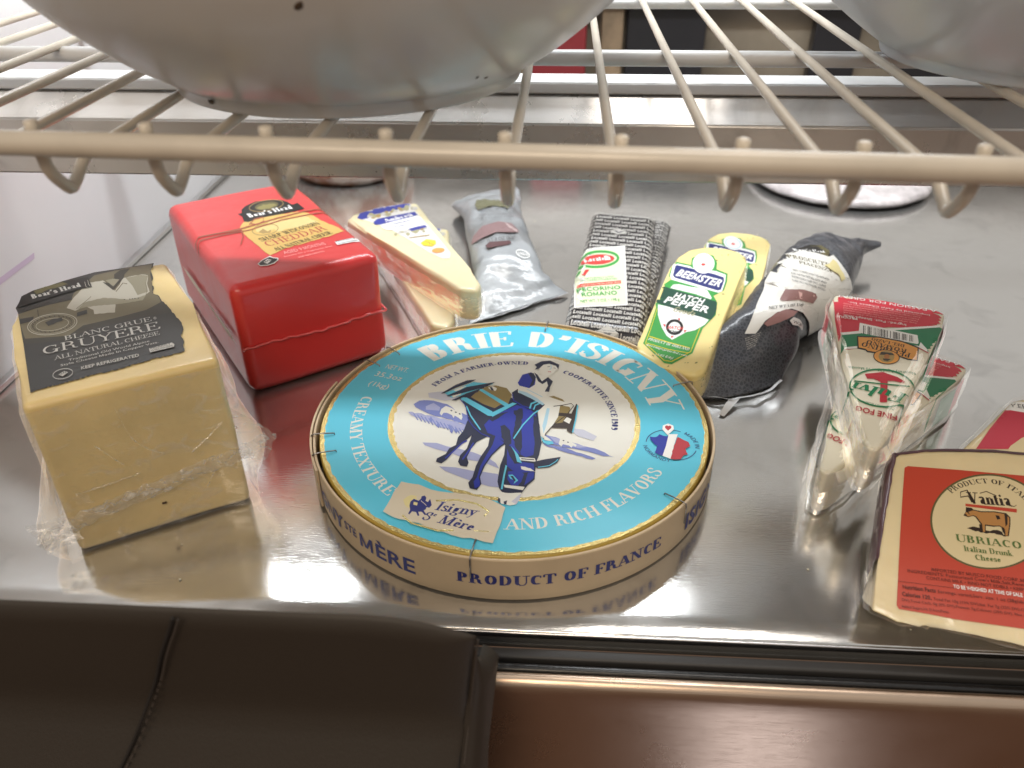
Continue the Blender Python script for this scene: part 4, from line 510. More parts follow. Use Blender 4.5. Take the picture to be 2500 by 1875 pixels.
('p','olivedull',[(-3484,3525),(-3332,3485),(-3226,3484),(-3057,3471),(-2763,3592),(-2668,3538),(-2521,3497),(-2274,3473),(-2197,3415),(-2009,3438),(-1769,3521),(-1640,3387),(-1514,3535),(-1308,3394),(-1228,3404),(-1036,3450),(-771,3379),(-657,3328),(-391,3386),(-358,3380),(-105,3351),(-127,3198),(-149,3047),(-303,2840),(-325,2667),(-443,2609),(-732,2768),(-907,2784),(-953,2802),(-1106,2735),(-1420,2812),(-1481,2916),(-1619,2799),(-1843,2870),(-2003,2781),(-2109,2811),(-2311,2752),(-2434,2647),(-2706,2599),(-2724,2513),(-3004,2491),(-3122,2394),(-3183,2517),(-3337,2673),(-3427,2793),(-3595,2955),(-3512,3161),(-3584,3394)]),
('t','gray','r','DRY CURED HAM SLICED THIN',-3005,2395,0.0686,3270,159),
('t','gray','r','NO NITRATES ADDED',-2943,2100,0.0698,3214,159),
('t','gray','r','KEEP REFRIGERATED',-2881,1804,0.0711,3158,160),
('t','gray','r','DRY CURED HAM',-2819,1507,0.0723,3102,160),
('p','hamdull',[(-3089,-707),(-3037,-13),(-2285,920),(-1003,1344),(167,1192),(881,517),(766,401),(-988,369),(-2155,-113)]),
('p','hamlight2',[(-418,1297),(645,628),(766,401),(-60,845)]),
('t','gray','b','NET WT 3 OZ (85g)',-2502,-581,0.163,3203,251),
('p','hamdull2',[(-1793,-799),(-1445,-446),(195,-300),(375,-527),(-32,-708),(-1555,-968)]),
('l','white',[(1887,-1543),(1871,-1571),(1841,-1597),(1796,-1618),(1737,-1633),(1665,-1640),(1585,-1639),(1498,-1628),(1407,-1610),(1316,-1583),(1227,-1549),(1144,-1509),(1069,-1464),(1004,-1417),(952,-1368),(915,-1321),(892,-1276),(884,-1238),(889,-1206),(905,-1178),(935,-1153),(980,-1131),(1039,-1116),(1111,-1109),(1191,-1111),(1278,-1121),(1369,-1140),(1460,-1167),(1548,-1201),(1632,-1240),(1707,-1285),(1771,-1332),(1823,-1381),(1861,-1429),(1884,-1473),(1892,-1511),(1887,-1543)],[(1954,-1566),(1925,-1616),(1879,-1655),(1820,-1684),(1749,-1701),(1668,-1710),(1580,-1708),(1486,-1697),(1390,-1677),(1293,-1649),(1199,-1613),(1111,-1570),(1030,-1522),(959,-1470),(900,-1415),(855,-1358),(826,-1300),(814,-1241),(822,-1184),(851,-1134),(897,-1094),(957,-1066),(1028,-1048),(1108,-1040),(1196,-1042),(1290,-1053),(1386,-1073),(1482,-1101),(1576,-1137),(1665,-1179),(1746,-1227),(1816,-1279),(1875,-1334),(1920,-1391),(1950,-1449),(1962,-1508),(1954,-1566)]),
('t','white','b','USDA',978,-1383,-0.1891,839,181),
('t','gray','r','Distributed by',-2716,-2443,0.7624,1290,68),
('t','gray','r','Distributed by',-2679,-2524,0.7612,1241,68),
('t','gray','r','Distributed by',-2643,-2605,0.76,1191,68),
('t','gray','r','Distributed by',-2606,-2686,0.7587,1142,69),
],
'ubriacoback':[
('p','white',[(4456,3799),(6358,3508),(5850,2247),(3711,3088)]),
('p','rose',[(3711,3088),(4765,2852),(6797,2262),(5438,87),(831,13),(2217,1580)]),
('p','labelcream',[(2496,-192),(2947,281),(3821,884),(4895,1260),(5924,1276),(5342,-146)]),
('t','gray','b','KEEP',4167,3284,-0.1594,1093,322),
],
}
# ---------- a small contrast serif lettering: every glyph is a few thick and thin pen strokes ----------
# T thick stroke, t thin stroke, s serif(s); E elliptical stroke (cx,cy,rx,ry,a0,a1), C smooth curve, L straight
def E_(w, cx, cy, rx, ry, a0=0, a1=360): return ('E', w, cx, cy, rx, ry, a0, a1)
def L_(w, *p): return ('L', w, p)
def C_(w, *p): return ('C', w, p)
def s_(*p): return ('s', p)
GL = {
 'A': (.82, L_('t',.08,0,.39,1), L_('T',.40,.98,.70,0), L_('t',.17,.33,.58,.33), s_(.08,0,.70,0)),
 'B': (.72, L_('T',.17,0,.17,1), L_('t',.05,.985,.35,.985), L_('t',.05,.52,.38,.52), L_('t',.05,.015,.38,.015), E_('M',.34,.755,.22,.23,-90,90), E_('M',.36,.27,.26,.255,-90,90)),
 'C': (.74, E_('M',.40,.5,.33,.485,52,308), L_('t',.62,.70,.62,.93)),
 'D': (.82, L_('T',.17,0,.17,1), L_('t',.05,.985,.38,.985), L_('t',.05,.015,.38,.015), E_('M',.37,.5,.35,.485,-90,90)),
 'E': (.70, L_('T',.17,0,.17,1), L_('t',.05,.985,.60,.985), L_('t',.05,.015,.63,.015), L_('t',.17,.51,.45,.51), L_('k',.60,.99,.58,.78), L_('k',.63,.01,.66,.24), L_('k',.45,.62,.45,.40)),
 'F': (.64, L_('T',.17,0,.17,1), L_('t',.05,.985,.58,.985), L_('t',.17,.51,.43,.51), L_('k',.58,.99,.57,.76), L_('k',.43,.62,.43,.40), s_(.17,0)),
 'G': (.82, E_('M',.40,.5,.33,.485,52,330), L_('T',.64,.05,.64,.42), L_('t',.48,.43,.78,.43), L_('t',.62,.70,.62,.93)),
 'H': (.86, L_('T',.17,0,.17,1), L_('T',.67,0,.67,1), L_('t',.17,.51,.67,.51), s_(.17,0,.17,1,.67,0,.67,1)),
 'I': (.38, L_('T',.19,0,.19,1), s_(.19,0,.19,1)),
 'J': (.50, C_('T',.30,1,.30,.3,.25,.02,.08,-.02), s_(.30,1)),
 'K': (.82, L_('T',.17,0,.17,1), L_('t',.66,1,.20,.42), L_('T',.36,.60,.68,0), s_(.17,0,.17,1,.66,1,.68,0)),
 'L': (.64, L_('T',.17,0,.17,1), L_('t',.05,.015,.58,.015), L_('k',.58,.01,.60,.27), s_(.17,1)),
 'M': (1.0, L_('t',.15,0,.15,1), L_('T',.17,.98,.48,0), L_('t',.48,0,.80,1), L_('T',.81,0,.81,1), s_(.15,0,.15,1,.81,0,.81,1)),
 'N': (.88, L_('t',.14,0,.14,1), L_('T',.16,.98,.70,.02), L_('t',.72,0,.72,1), s_(.14,0,.12,1,.72,1)),
 'O': (.82, E_('M',.41,.5,.34,.485)),
 'P': (.68, L_('T',.17,0,.17,1), L_('t',.05,.985,.36,.985), L_('t',.17,.46,.36,.46), E_('M',.35,.72,.25,.265,-90,90), s_(.17,0)),
 'Q': (.82, E_('M',.41,.5,.34,.485), C_('T',.40,.10,.55,-.1,.75,-.18)),
 'R': (.80, L_('T',.17,0,.17,1), L_('t',.05,.985,.36,.985), L_('t',.17,.50,.40,.50), E_('M',.35,.74,.24,.245,-90,90), C_('H',.42,.50,.55,.40,.58,.12,.74,.03), s_(.17,0)),
 'S': (.62, C_('H',.53,.80,.44,.96,.26,.98,.13,.84,.16,.66,.33,.54,.50,.40,.53,.20,.40,.03,.20,.03,.08,.20), L_('k',.53,.70,.53,.93), L_('k',.07,.08,.07,.32)),
 'T': (.74, L_('T',.37,0,.37,1), L_('t',.05,.985,.69,.985), L_('k',.06,.99,.04,.74), L_('k',.68,.99,.70,.74), s_(.37,0)),
 'U': (.84, C_('T',.17,1,.17,.4,.19,.16,.30,.04), C_('t',.30,.03,.45,-.01,.60,.06,.69,.25,.70,.6,.70,1), s_(.17,1,.70,1)),
 'V': (.78, L_('T',.14,1,.41,.02), L_('t',.40,0,.68,1), s_(.14,1,.68,1)),
 'W': (1.1, L_('T',.14,1,.37,.02), L_('t',.37,0,.57,.95), L_('T',.55,1,.76,.02), L_('t',.76,0,.98,1), s_(.14,1,.98,1,.55,1)),
 'X': (.80, L_('T',.14,1,.66,0), L_('t',.66,1,.14,0), s_(.14,1,.66,1,.14,0,.66,0)),
 'Y': (.78, L_('T',.13,1,.40,.46), L_('t',.68,1,.41,.46), L_('T',.40,0,.40,.48), s_(.13,1,.68,1,.40,0)),
 'Z': (.70, L_('t',.08,.985,.60,.985), L_('T',.58,.98,.12,.02), L_('t',.08,.015,.62,.015), L_('k',.08,.99,.07,.76), L_('k',.62,.01,.63,.26)),
 'a': (.56, C_('H',.12,.52,.20,.62,.32,.62,.38,.52,.38,.3,.38,.08,.46,.02,.54,.06), E_('M',.26,.19,.15,.17,60,300), L_('t',.20,.36,.38,.40)),
 'b': (.60, L_('T',.14,0,.14,1), E_('M',.33,.31,.20,.29,-150,150), L_('t',.02,.985,.16,.985)),
 'c': (.50, E_('M',.28,.31,.20,.29,50,310)),
 'd': (.60, L_('T',.44,0,.44,1), E_('M',.26,.31,.20,.29,30,330), L_('t',.32,.985,.46,.985), L_('t',.44,.015,.58,.015)),
 'e': (.52, E_('M',.27,.31,.20,.29,5,320), L_('t',.10,.335,.46,.335)),
 'f': (.36, C_('T',.15,0,.15,.7,.20,.95,.38,.93), L_('t',.02,.6,.32,.6), s_(.15,0)),
 'g': (.56, E_('M',.26,.36,.16,.23), C_('H',.22,.12,.16,.04,.36,-.02,.48,-.10,.42,-.26,.22,-.28,.08,-.20,.14,-.06), L_('t',.38,.55,.52,.62)),
 'h': (.62, L_('T',.14,0,.14,1), C_('t',.14,.45,.28,.62,.42,.58), C_('T',.46,0,.46,.42,.42,.56), s_(.14,0,.46,0)),
 'i': (.30, L_('T',.14,0,.14,.6), ('O',.14,.84,.10), s_(.14,0), L_('t',.02,.585,.14,.585)),
 'k': (.60, L_('T',.14,0,.14,1), L_('t',.48,.6,.18,.26), L_('T',.26,.36,.50,0), s_(.14,0,.50,0)),
 'l': (.30, L_('T',.14,0,.14,1), L_('t',.02,.985,.14,.985), s_(.14,0)),
 'm': (.92, L_('T',.14,0,.14,.6), C_('t',.14,.45,.26,.6,.38,.58), C_('T',.44,0,.44,.42,.40,.56), C_('t',.46,.45,.58,.6,.68,.58), C_('T',.76,0,.76,.42,.72,.56), s_(.14,0,.44,0,.76,0), L_('t',.02,.585,.14,.585)),
 'n': (.62, L_('T',.14,0,.14,.6), C_('t',.14,.45,.28,.6,.40,.58), C_('T',.46,0,.46,.42,.42,.56), s_(.14,0,.46,0), L_('t',.02,.585,.14,.585)),
 'o': (.56, E_('M',.28,.31,.21,.29)),
 'p': (.60, L_('T',.14,-.3,.14,.6), E_('M',.33,.31,.20,.29,-150,150), s_(.14,-.3), L_('t',.02,.585,.14,.585)),
 'r': (.44, L_('T',.14,0,.14,.6), C_('t',.14,.42,.24,.57,.36,.58), ('O',.37,.54,.07), s_(.14,0), L_('t',.02,.585,.14,.585)),
 's': (.44, C_('H',.36,.46,.28,.60,.14,.58,.10,.44,.22,.34,.36,.22,.32,.05,.16,.02,.07,.14)),
 't': (.38, C_('T',.15,.82,.15,.2,.20,.03,.34,.05), L_('t',.02,.6,.33,.6)),
 'u': (.62, C_('T',.14,.6,.14,.2,.20,.05), C_('t',.20,.04,.32,0,.44,.14), L_('T',.46,0,.46,.6), L_('t',.02,.585,.14,.585), L_('t',.34,.585,.46,.585), L_('t',.46,.015,.58,.015)),
 'v': (.56, L_('T',.10,.6,.28,.02), L_('t',.28,0,.46,.6), s_(.10,.6,.46,.6)),
 'w': (.80, L_('T',.10,.6,.25,.02), L_('t',.25,0,.40,.58), L_('T',.40,.6,.54,.02), L_('t',.54,0,.70,.6), s_(.10,.6,.70,.6)),
 'y': (.56, L_('T',.10,.6,.29,.05), C_('t',.46,.6,.30,.05,.20,-.22,.08,-.26), s_(.10,.6,.46,.6)),
 '0': (.60, E_('M',.30,.5,.22,.485)), '1': (.40, L_('T',.20,0,.20,1), L_('t',.04,.84,.20,.98), s_(.20,0)),
 '2': (.56, C_('H',.10,.74,.18,.95,.36,.97,.46,.80,.40,.55,.12,.06), L_('t',.08,.02,.5,.02), L_('k',.5,.02,.51,.2)),
 '3': (.56, C_('H',.10,.82,.24,.98,.42,.90,.40,.64,.24,.53), C_('H',.24,.53,.44,.46,.48,.18,.32,.01,.10,.12)),
 '5': (.56, L_('t',.14,.97,.46,.97), L_('t',.14,.97,.12,.55), C_('H',.12,.54,.32,.62,.47,.42,.44,.12,.26,.0,.08,.12)),
 '9': (.58, E_('M',.29,.70,.20,.28), C_('H',.49,.68,.46,.25,.30,.02,.12,.10)),
 '6': (.58, E_('M',.29,.30,.20,.28), C_('H',.09,.32,.12,.75,.28,.98,.46,.90)),
 'È': (.70, L_('T',.17,0,.17,1), L_('t',.05,.985,.60,.985), L_('t',.05,.015,.63,.015), L_('t',.17,.51,.45,.51), L_('k',.60,.99,.58,.78), L_('k',.63,.01,.66,.24), L_('T',.26,1.30,.42,1.12)),
 'è': (.52, E_('M',.27,.31,.20,.29,5,320), L_('t',.10,.335,.46,.335), L_('T',.18,.92,.32,.74)),
 "'": (.34, C_('T',.15,1.0,.15,.84,.08,.70)), '.': (.24, ('O',.11,.07,.09)), ',': (.24, C_('T',.12,.10,.11,.0,.05,-.14)),
 '-': (.38, L_('k',.06,.33,.30,.33)), ' ': (.34,), '(': (.34, E_('M',.36,.45,.24,.62,110,250)), ')': (.34, E_('M',-.02,.45,.24,.62,-70,70)),
}
STY = {'s': (.17,.055,0), 'sb': (.23,.075,0), 'sl': (.105,.05,0), 'si': (.17,.07,.22), 'sd': (.245,.05,0)}
def serif_glyph(ch, sty):
    """returns (triangles as list of 2D point triples, advance)"""
    T, t, shear = STY[sty]
    g = GL.get(ch)
    if g is None: g = GL.get(ch.upper(), GL[' '])
    tris = []; lay = []
    W = {'T': T, 't': t, 'M': T, 'H': T*.85, 'k': t*1.5}
    for st in g[1:]:
        k = st[0]
        if k == 's':
            for i in range(0, len(st[1]), 2):
                x, y = st[1][i:i+2]; h = t*.95; w = T*.5+.085
                y0, y1 = (y, y+h) if y < .5 and y > -.5 and y < .1 else (y-h, y)
                if y < -.1: y0, y1 = y, y+h
                lay.append([[(x-w,y0),(x+w,y0)],[(x-w,y1),(x+w,y1)]]); 
            continue
        if k == 'O':
            x, y, r = st[1:]; n = 10
            lay.append([[(x+r*math.cos(a)*.9, y+r*math.sin(a)) for a in [math.pi*i/n for i in range(n+1)]], [(x+r*math.cos(a)*.9, y-r*math.sin(a)) for a in [math.pi*i/n for i in range(n+1)]]]); continue
        if k == 'E':
            _, w, cx, cy, rx, ry, a0, a1 = st; n = max(6, int(abs(a1-a0)/15))
            pts = [(cx+(rx-T*.5+.0)*math.cos(a)+0, cy+(ry-t*.5)*math.sin(a)) for a in [math.radians(a0+(a1-a0)*i/n) for i in range(n+1)]] if rx > T*.5 else []
            if not pts: continue
            # radius was given to the outer edge for full bowls
        elif k == 'L':
            w = st[1]; p = st[2]; pts = [(p[i], p[i+1]) for i in range(0, len(p), 2)]
        else:
            w = st[1]; p = st[2]; c = [(p[i], p[i+1]) for i in range(0, len(p), 2)]; pts = []
            c2 = [c[0]]+c+[c[-1]]
            for i in range(1, len(c2)-2):
                for j in range(5):
                    u = j/5.; q = []
                    for d in (0, 1):
                        a, b, e, f = c2[i-1][d], c2[i][d], c2[i+1][d], c2[i+2][d]
                        q.append(.5*((2*b)+(-a+e)*u+(2*a-5*b+4*e-f)*u*u+(-a+3*b-3*e+f)*u**3))
                    pts.append(tuple(q))
            pts.append(c[-1])
        if w in 'Tk' and k == 'L': pa, pb = W[w]/2, W[w]/2
        elif w == 't' : pa, pb = t/2, t/2
        else: pa, pb = W[w]/2, max(t/2, (W[w]/2)*.3)
        if k == 'L' and w == 'T':   # nib held flat: horizontal offset keeps diagonal ends level
            (x0,y0),(x1,y1) = pts; lay.append([[(x0-pa,y0),(x1-pa,y1)],[(x0+pa,y0),(x1+pa,y1)]]); continue
        A = []; B = []; n = len(pts)
        for i, (x, y) in enumerate(pts):
            a = pts[max(i-1,0)]; b = pts[min(i+1,n-1)]; dx, dy = b[0]-a[0], b[1]-a[1]; l = math.hypot(dx,dy) or 1
            nx, ny = -dy/l, dx/l; dn = math.sqrt(pa*pa*nx*nx+pb*pb*ny*ny); ox, oy = pa*pa*nx/dn, pb*pb*ny/dn
            A.append((x+ox,y+oy)); B.append((x-ox,y-oy))
        lay.append([A, B])
    sh = lambda q: (q[0]+q[1]*shear, q[1])
    for li, (A, B) in enumerate(lay):
        for i in range(len(A)-1):
            a, b, c, d = map(sh, (A[i], A[i+1], B[i+1], B[i]))
            tris.append((li, a, b, c)); tris.append((li, a, c, d))
    return tris, g[0]+(T-.17)*.5
# ================= materials =================
def srgb(h):
    c = [int(h[i:i+2],16)/255 for i in (0,2,4)]
    return tuple((x/12.92 if x <= .04045 else ((x+.055)/1.055)**2.4) for x in c)+(1,)
MATS = {}
def mat(name, col, rough=.5, metal=0, spec=.5, coat=0, bump=0, bscale=200, var=0, vscale=20, sss=0, sheen=0, bdetail=4):
    if name in MATS: return MATS[name]
    m = bpy.data.materials.new(name); m.use_nodes = True; nt = m.node_tree; b = nt.nodes['Principled BSDF']
    b.inputs['Base Color'].default_value = col if len(col) == 4 else (*col,1); b.inputs['Roughness'].default_value = rough; b.inputs['Metallic'].default_value = metal
    b.inputs['Specular IOR Level'].default_value = spec; b.inputs['Coat Weight'].default_value = coat; b.inputs['Coat Roughness'].default_value = .12
    if sss:
        b.inputs['Subsurface Weight'].default_value = sss; b.inputs['Subsurface Radius'].default_value = (.006,.004,.002); b.inputs['Subsurface Scale'].default_value = 1
    if bump or var:
        tc = nt.nodes.new('ShaderNodeTexCoord')
    if bump:
        n = nt.nodes.new('ShaderNodeTexNoise'); n.inputs['Scale'].default_value = bscale; n.inputs['Detail'].default_value = bdetail; nt.links.new(tc.outputs['Object'], n.inputs[0])
        bp = nt.nodes.new('ShaderNodeBump'); bp.inputs['Strength'].default_value = 1; bp.inputs['Distance'].default_value = bump; nt.links.new(n.outputs[0], bp.inputs['Height']); nt.links.new(bp.outputs[0], b.inputs['Normal'])
        if coat: nt.links.new(bp.outputs[0], b.inputs['Coat Normal'])
    if var:
        n = nt.nodes.new('ShaderNodeTexNoise'); n.inputs['Scale'].default_value = vscale; n.inputs['Detail'].default_value = 5; nt.links.new(tc.outputs['Object'], n.inputs[0])
        mx = nt.nodes.new('ShaderNodeMix'); mx.data_type = 'RGBA'; mx.blend_type = 'MULTIPLY'; mx.inputs[0].default_value = 1; mx.inputs[6].default_value = b.inputs['Base Color'].default_value
        r = nt.nodes.new('ShaderNodeMapRange'); r.inputs[1].default_value = .3; r.inputs[2].default_value = .7; r.inputs[3].default_value = 1-var; r.inputs[4].default_value = 1+var*.3
        nt.links.new(n.outputs[0], r.inputs[0]); nt.links.new(r.outputs[0], mx.inputs[7]); nt.links.new(mx.outputs[2], b.inputs['Base Color'])
    MATS[name] = m; return m
HEX = dict(lavender='a3a8cf', lavpale='c3c6d6', midblue='7682c0', pale='e2e2da', navy='141b3c', blue='1b2c9c', cyan='5cc0dc', ochre='8c7a48', brown='33261f', iceblue='a9cfe2', crimson='b4303c',
 seam='e2e2da', beige='d3c8b2', goldleaf='dccb88', goldpale='dccf96', inkblue='2b3277', white='f0f0ee', charcoal='353331', sepia='6e6650', sepiadark='3b372f', sepialight='8f8a76', linen='b9b5a8', black='1b1816', olive='5f5836', silver='c4c2bd',
 parchment='d6b468', parchlight='e0c888', tan='a98e58', olivelight='8a8250', pink='efb0ac', twine='a4553f', labelwhite='dedcd6', paleolive='a9a582', royal='323c96', yellow='e2cf3a', orangetag='e8a25a', leaf='3d9b47', cherry='d8413c', cream='dde3c4',
 royaldark='2a3272', forest='1f4a3b', red='cc2c3e', green='1f7a50', milk='e6e0cc', amber='e09c4c', brownface='a9703c', orangered='bd4632', labelcream='d9c79c', cowtan='b5824a', olivegreen='55703a', darkink='4e2018', gray='6e6e70',
 hammauve='8f6a66', hamlight='d0aaa4', olivedull='6f6e56', hamdull='9c8082', hamlight2='cdb8b8', hamdull2='5f4446', rose='c43a4c', teal='58c4e0', gold='cdb878')
def ink(name):
    if 'ink_'+name in MATS: return MATS['ink_'+name]
    m = mat('ink_'+name, srgb(HEX[name]), rough=.34, spec=.45, bump=.00004 if name in ('teal','pale') else 0, bscale=900)
    if name in ('gold','goldleaf'):
        b = m.node_tree.nodes['Principled BSDF']; b.inputs['Metallic'].default_value = .7; b.inputs['Roughness'].default_value = .26
        nt = m.node_tree; n = nt.nodes.new('ShaderNodeTexNoise'); n.inputs['Scale'].default_value = 900; tc = nt.nodes.new('ShaderNodeTexCoord'); nt.links.new(tc.outputs['Object'], n.inputs[0])
        bp = nt.nodes.new('ShaderNodeBump'); bp.inputs['Distance'].default_value = .0004; nt.links.new(n.outputs[0], bp.inputs['Height']); nt.links.new(bp.outputs[0], b.inputs['Normal'])
    MATS.pop(m.name, None); MATS['ink_'+name] = m; m.name = 'ink_'+name; return m
def film(name, fog=.06, bump=.0006, bscale=90, tint=(1,1,1)):
    if name in MATS: return MATS[name]
    m = bpy.data.materials.new(name); m.use_nodes = True; nt = m.node_tree; nt.nodes.remove(nt.nodes['Principled BSDF']); out = nt.nodes['Material Output']
    tr = nt.nodes.new('ShaderNodeBsdfTransparent'); tr.inputs[0].default_value = (.97,.97,.97,1); gl = nt.nodes.new('ShaderNodeBsdfGlossy'); gl.inputs['Roughness'].default_value = .10; df = nt.nodes.new('ShaderNodeBsdfDiffuse'); df.inputs[0].default_value = (.85*tint[0],.85*tint[1],.85*tint[2],1)
    tc = nt.nodes.new('ShaderNodeTexCoord'); mp = nt.nodes.new('ShaderNodeMapping'); mp.inputs['Scale'].default_value = (1,.45,1.6); nt.links.new(tc.outputs['Object'], mp.inputs[0])
    n = nt.nodes.new('ShaderNodeTexNoise'); n.inputs['Scale'].default_value = bscale; n.inputs['Detail'].default_value = 3; n.inputs['Distortion'].default_value = 1.5; nt.links.new(mp.outputs[0], n.inputs[0])
    bp = nt.nodes.new('ShaderNodeBump'); bp.inputs['Distance'].default_value = bump; nt.links.new(n.outputs[0], bp.inputs['Height']); nt.links.new(bp.outputs[0], gl.inputs['Normal'])
    fr = nt.nodes.new('ShaderNodeFresnel'); fr.inputs[0].default_value = 1.5; nt.links.new(bp.outputs[0], fr.inputs['Normal'])
    rr = nt.nodes.new('ShaderNodeMapRange'); rr.inputs[1].default_value = .52; rr.inputs[2].default_value = .72; rr.inputs[3].default_value = fog; rr.inputs[4].default_value = fog*3.5; nt.links.new(n.outputs[0], rr.inputs[0])
    a = nt.nodes.new('ShaderNodeMixShader'); b = nt.nodes.new('ShaderNodeMixShader'); nt.links.new(rr.outputs[0], a.inputs[0]); nt.links.new(tr.outputs[0], a.inputs[1]); nt.links.new(df.outputs[0], a.inputs[2])
    nt.nodes.remove(b); b = nt.nodes.new('ShaderNodeAddShader'); mq = nt.nodes.new('ShaderNodeMath'); mq.operation = 'MULTIPLY'; mq.inputs[1].default_value = .55; mq.use_clamp = True; nt.links.new(fr.outputs[0], mq.inputs[0]); nt.links.new(mq.outputs[0], gl.inputs[0]); nt.links.new(a.outputs[0], b.inputs[0]); nt.links.new(gl.outputs[0], b.inputs[1]); nt.links.new(b.outputs[0], out.inputs[0])
    MATS[name] = m; return m
# ================= object helpers =================
def mesh_obj(name, verts, faces, mats, parent=None, mi=None, smooth=False, M=None):
    me = bpy.data.meshes.new(name); me.from_pydata([tuple(v) for v in verts], [], faces)
    for m_ in (mats if isinstance(mats, (list,tuple)) else [mats]): me.materials.append(m_)
    if mi: me.polygons.foreach_set('material_index', mi)
    if smooth: me.polygons.foreach_set('use_smooth', [True]*len(me.polygons))
    me.update(); o = bpy.data.objects.new(name, me); COL.objects.link(o)
    if parent: o.parent = parent
    if M: o.matrix_world = M
    return o
def bm_obj(name, bm, mats, parent=None, smooth=False, wn=False):
    me = bpy.data.meshes.new(name); bmesh.ops.recalc_face_normals(bm, faces=bm.faces); bm.to_mesh(me); bm.free()
    for m_ in (mats if isinstance(mats, (list,tuple)) else [mats]): me.materials.append(m_)
    if smooth or wn: me.polygons.foreach_set('use_smooth', [True]*len(me.polygons))
    o = bpy.data.objects.new(name, me); COL.objects.link(o)
    if parent: o.parent = parent
    if wn:
        w_ = o.modifiers.new('wn', 'WEIGHTED_NORMAL'); w_.keep_sharp = False; w_.weight = 80
    return o
def tag(o, label=None, cat=None, group=None, kind=None):
    for k, v in (('label',label),('category',cat),('group',group),('kind',kind)):
        if v: o[k] = v
    return o
def empty(name, M, label=None, cat=None, group=None):
    o = bpy.data.objects.new(name, None); COL.objects.link(o); o.empty_display_size = .02; o.matrix_world = M if isinstance(M, Matrix) else Matrix.Translation(M); return tag(o, label, cat, group)
def frameM(k, drop=0):
    O, U, V, N = [Vector(v) for v in FR[k]]; M = Matrix((U, V, N)).transposed().to_4x4(); M.translation = O-N*drop; return M
def box(name, lo, hi, m_, parent=None, bev=0, seg=3, kind=None):
    bm = bmesh.new(); bmesh.ops.create_cube(bm, size=1)
    for v in bm.verts: v.co = Vector([lo[i]+(v.co[i]+.5)*(hi[i]-lo[i]) for i in range(3)])
    if bev: bmesh.ops.bevel(bm, geom=bm.edges[:], offset=bev, segments=seg, affect='EDGES', profile=.5)
    o = bm_obj(name, bm, m_, parent, wn=bool(bev))
    if kind: o['kind'] = kind
    return o
def prism(poly, z0, z1, bev=.004, seg=4, sub=0, noise=0, nscale=30, seed=0, taper=0):
    bm = bmesh.new(); cx = sum(p_[0] for p_ in poly)/len(poly); cy = sum(p_[1] for p_ in poly)/len(poly)
    b = [bm.verts.new((cx+(x-cx)*(1-taper), cy+(y-cy)*(1-taper), z0)) for x, y in poly]; t = [bm.verts.new((x, y, z1)) for x, y in poly]
    n = len(poly); bm.faces.new(b[::-1]); bm.faces.new(t)
    for i in range(n): bm.faces.new((b[i], b[(i+1)%n], t[(i+1)%n], t[i]))
    if bev: bmesh.ops.bevel(bm, geom=bm.edges[:], offset=bev, segments=seg, affect='EDGES', profile=.5, clamp_overlap=True)
    return bm
def subdiv(bm, maxlen, it=6):
    for _ in range(it):
        ed = [e_ for e_ in bm.edges if e_.calc_length() > maxlen]
        if not ed: break
        bmesh.ops.subdivide_edges(bm, edges=ed, cuts=1, use_grid_fill=True); bmesh.ops.triangulate(bm, faces=[f for f in bm.faces if len(f.verts) > 4])
from mathutils import noise as mn
def wobble(bm, amp, scale, seed=0):
    top = max(v.co.z for v in bm.verts)
    for v in bm.verts:
        d = mn.noise_vector(v.co*scale+Vector((seed*7.3, seed*3.1, seed)))
        if v.co.z > top-2e-4: d.z = 0
        v.co += d*amp
def tube(path, r, n=10, caps=True):
    V = []; F = []; m_ = len(path); P = [Vector(p_) for p_ in path]; up = Vector((0,0,1)); prev = None
    for i, p_ in enumerate(P):
        t = (P[min(i+1,m_-1)]-P[max(i-1,0)]).normalized()
        if prev is None: a = t.cross(up) if abs(t.z) < .9 else t.cross(Vector((1,0,0))); a.normalize()
        else: a = (prev-t*prev.dot(t)).normalized()
        prev = a; b = t.cross(a); rr = r[i] if isinstance(r, (list,tuple)) else r
        V += [p_+(a*math.cos(2*math.pi*k/n)+b*math.sin(2*math.pi*k/n))*rr for k in range(n)]
    for i in range(m_-1):
        for k in range(n): F.append((i*n+k, i*n+(k+1)%n, (i+1)*n+(k+1)%n, (i+1)*n+k))
    if caps: F += [tuple(range(n))[::-1], tuple(range((m_-1)*n, m_*n))]
    return V, F
def smooth_path(pts, n=6):
    P = [Vector(p_) for p_ in pts]; P = [P[0]]+P+[P[-1]]; out = []
    for i in range(1, len(P)-2):
        for j in range(n):
            u = j/n; a, b, c, d = P[i-1:i+3]; out.append(.5*((2*b)+(c-a)*u+(2*a-5*b+4*c-d)*u*u+(-a+3*b-3*c+d)*u**3))
    out.append(P[-2]); return out
def lathe(prof, n=96):
    V = []; F = []
    for r_, z in prof: V += [(r_*math.cos(2*math.pi*k/n), r_*math.sin(2*math.pi*k/n), z) for k in range(n)]
    for i in range(len(prof)-1):
        for k in range(n): F.append((i*n+k, i*n+(k+1)%n, (i+1)*n+(k+1)%n, (i+1)*n+k))
    return V, F
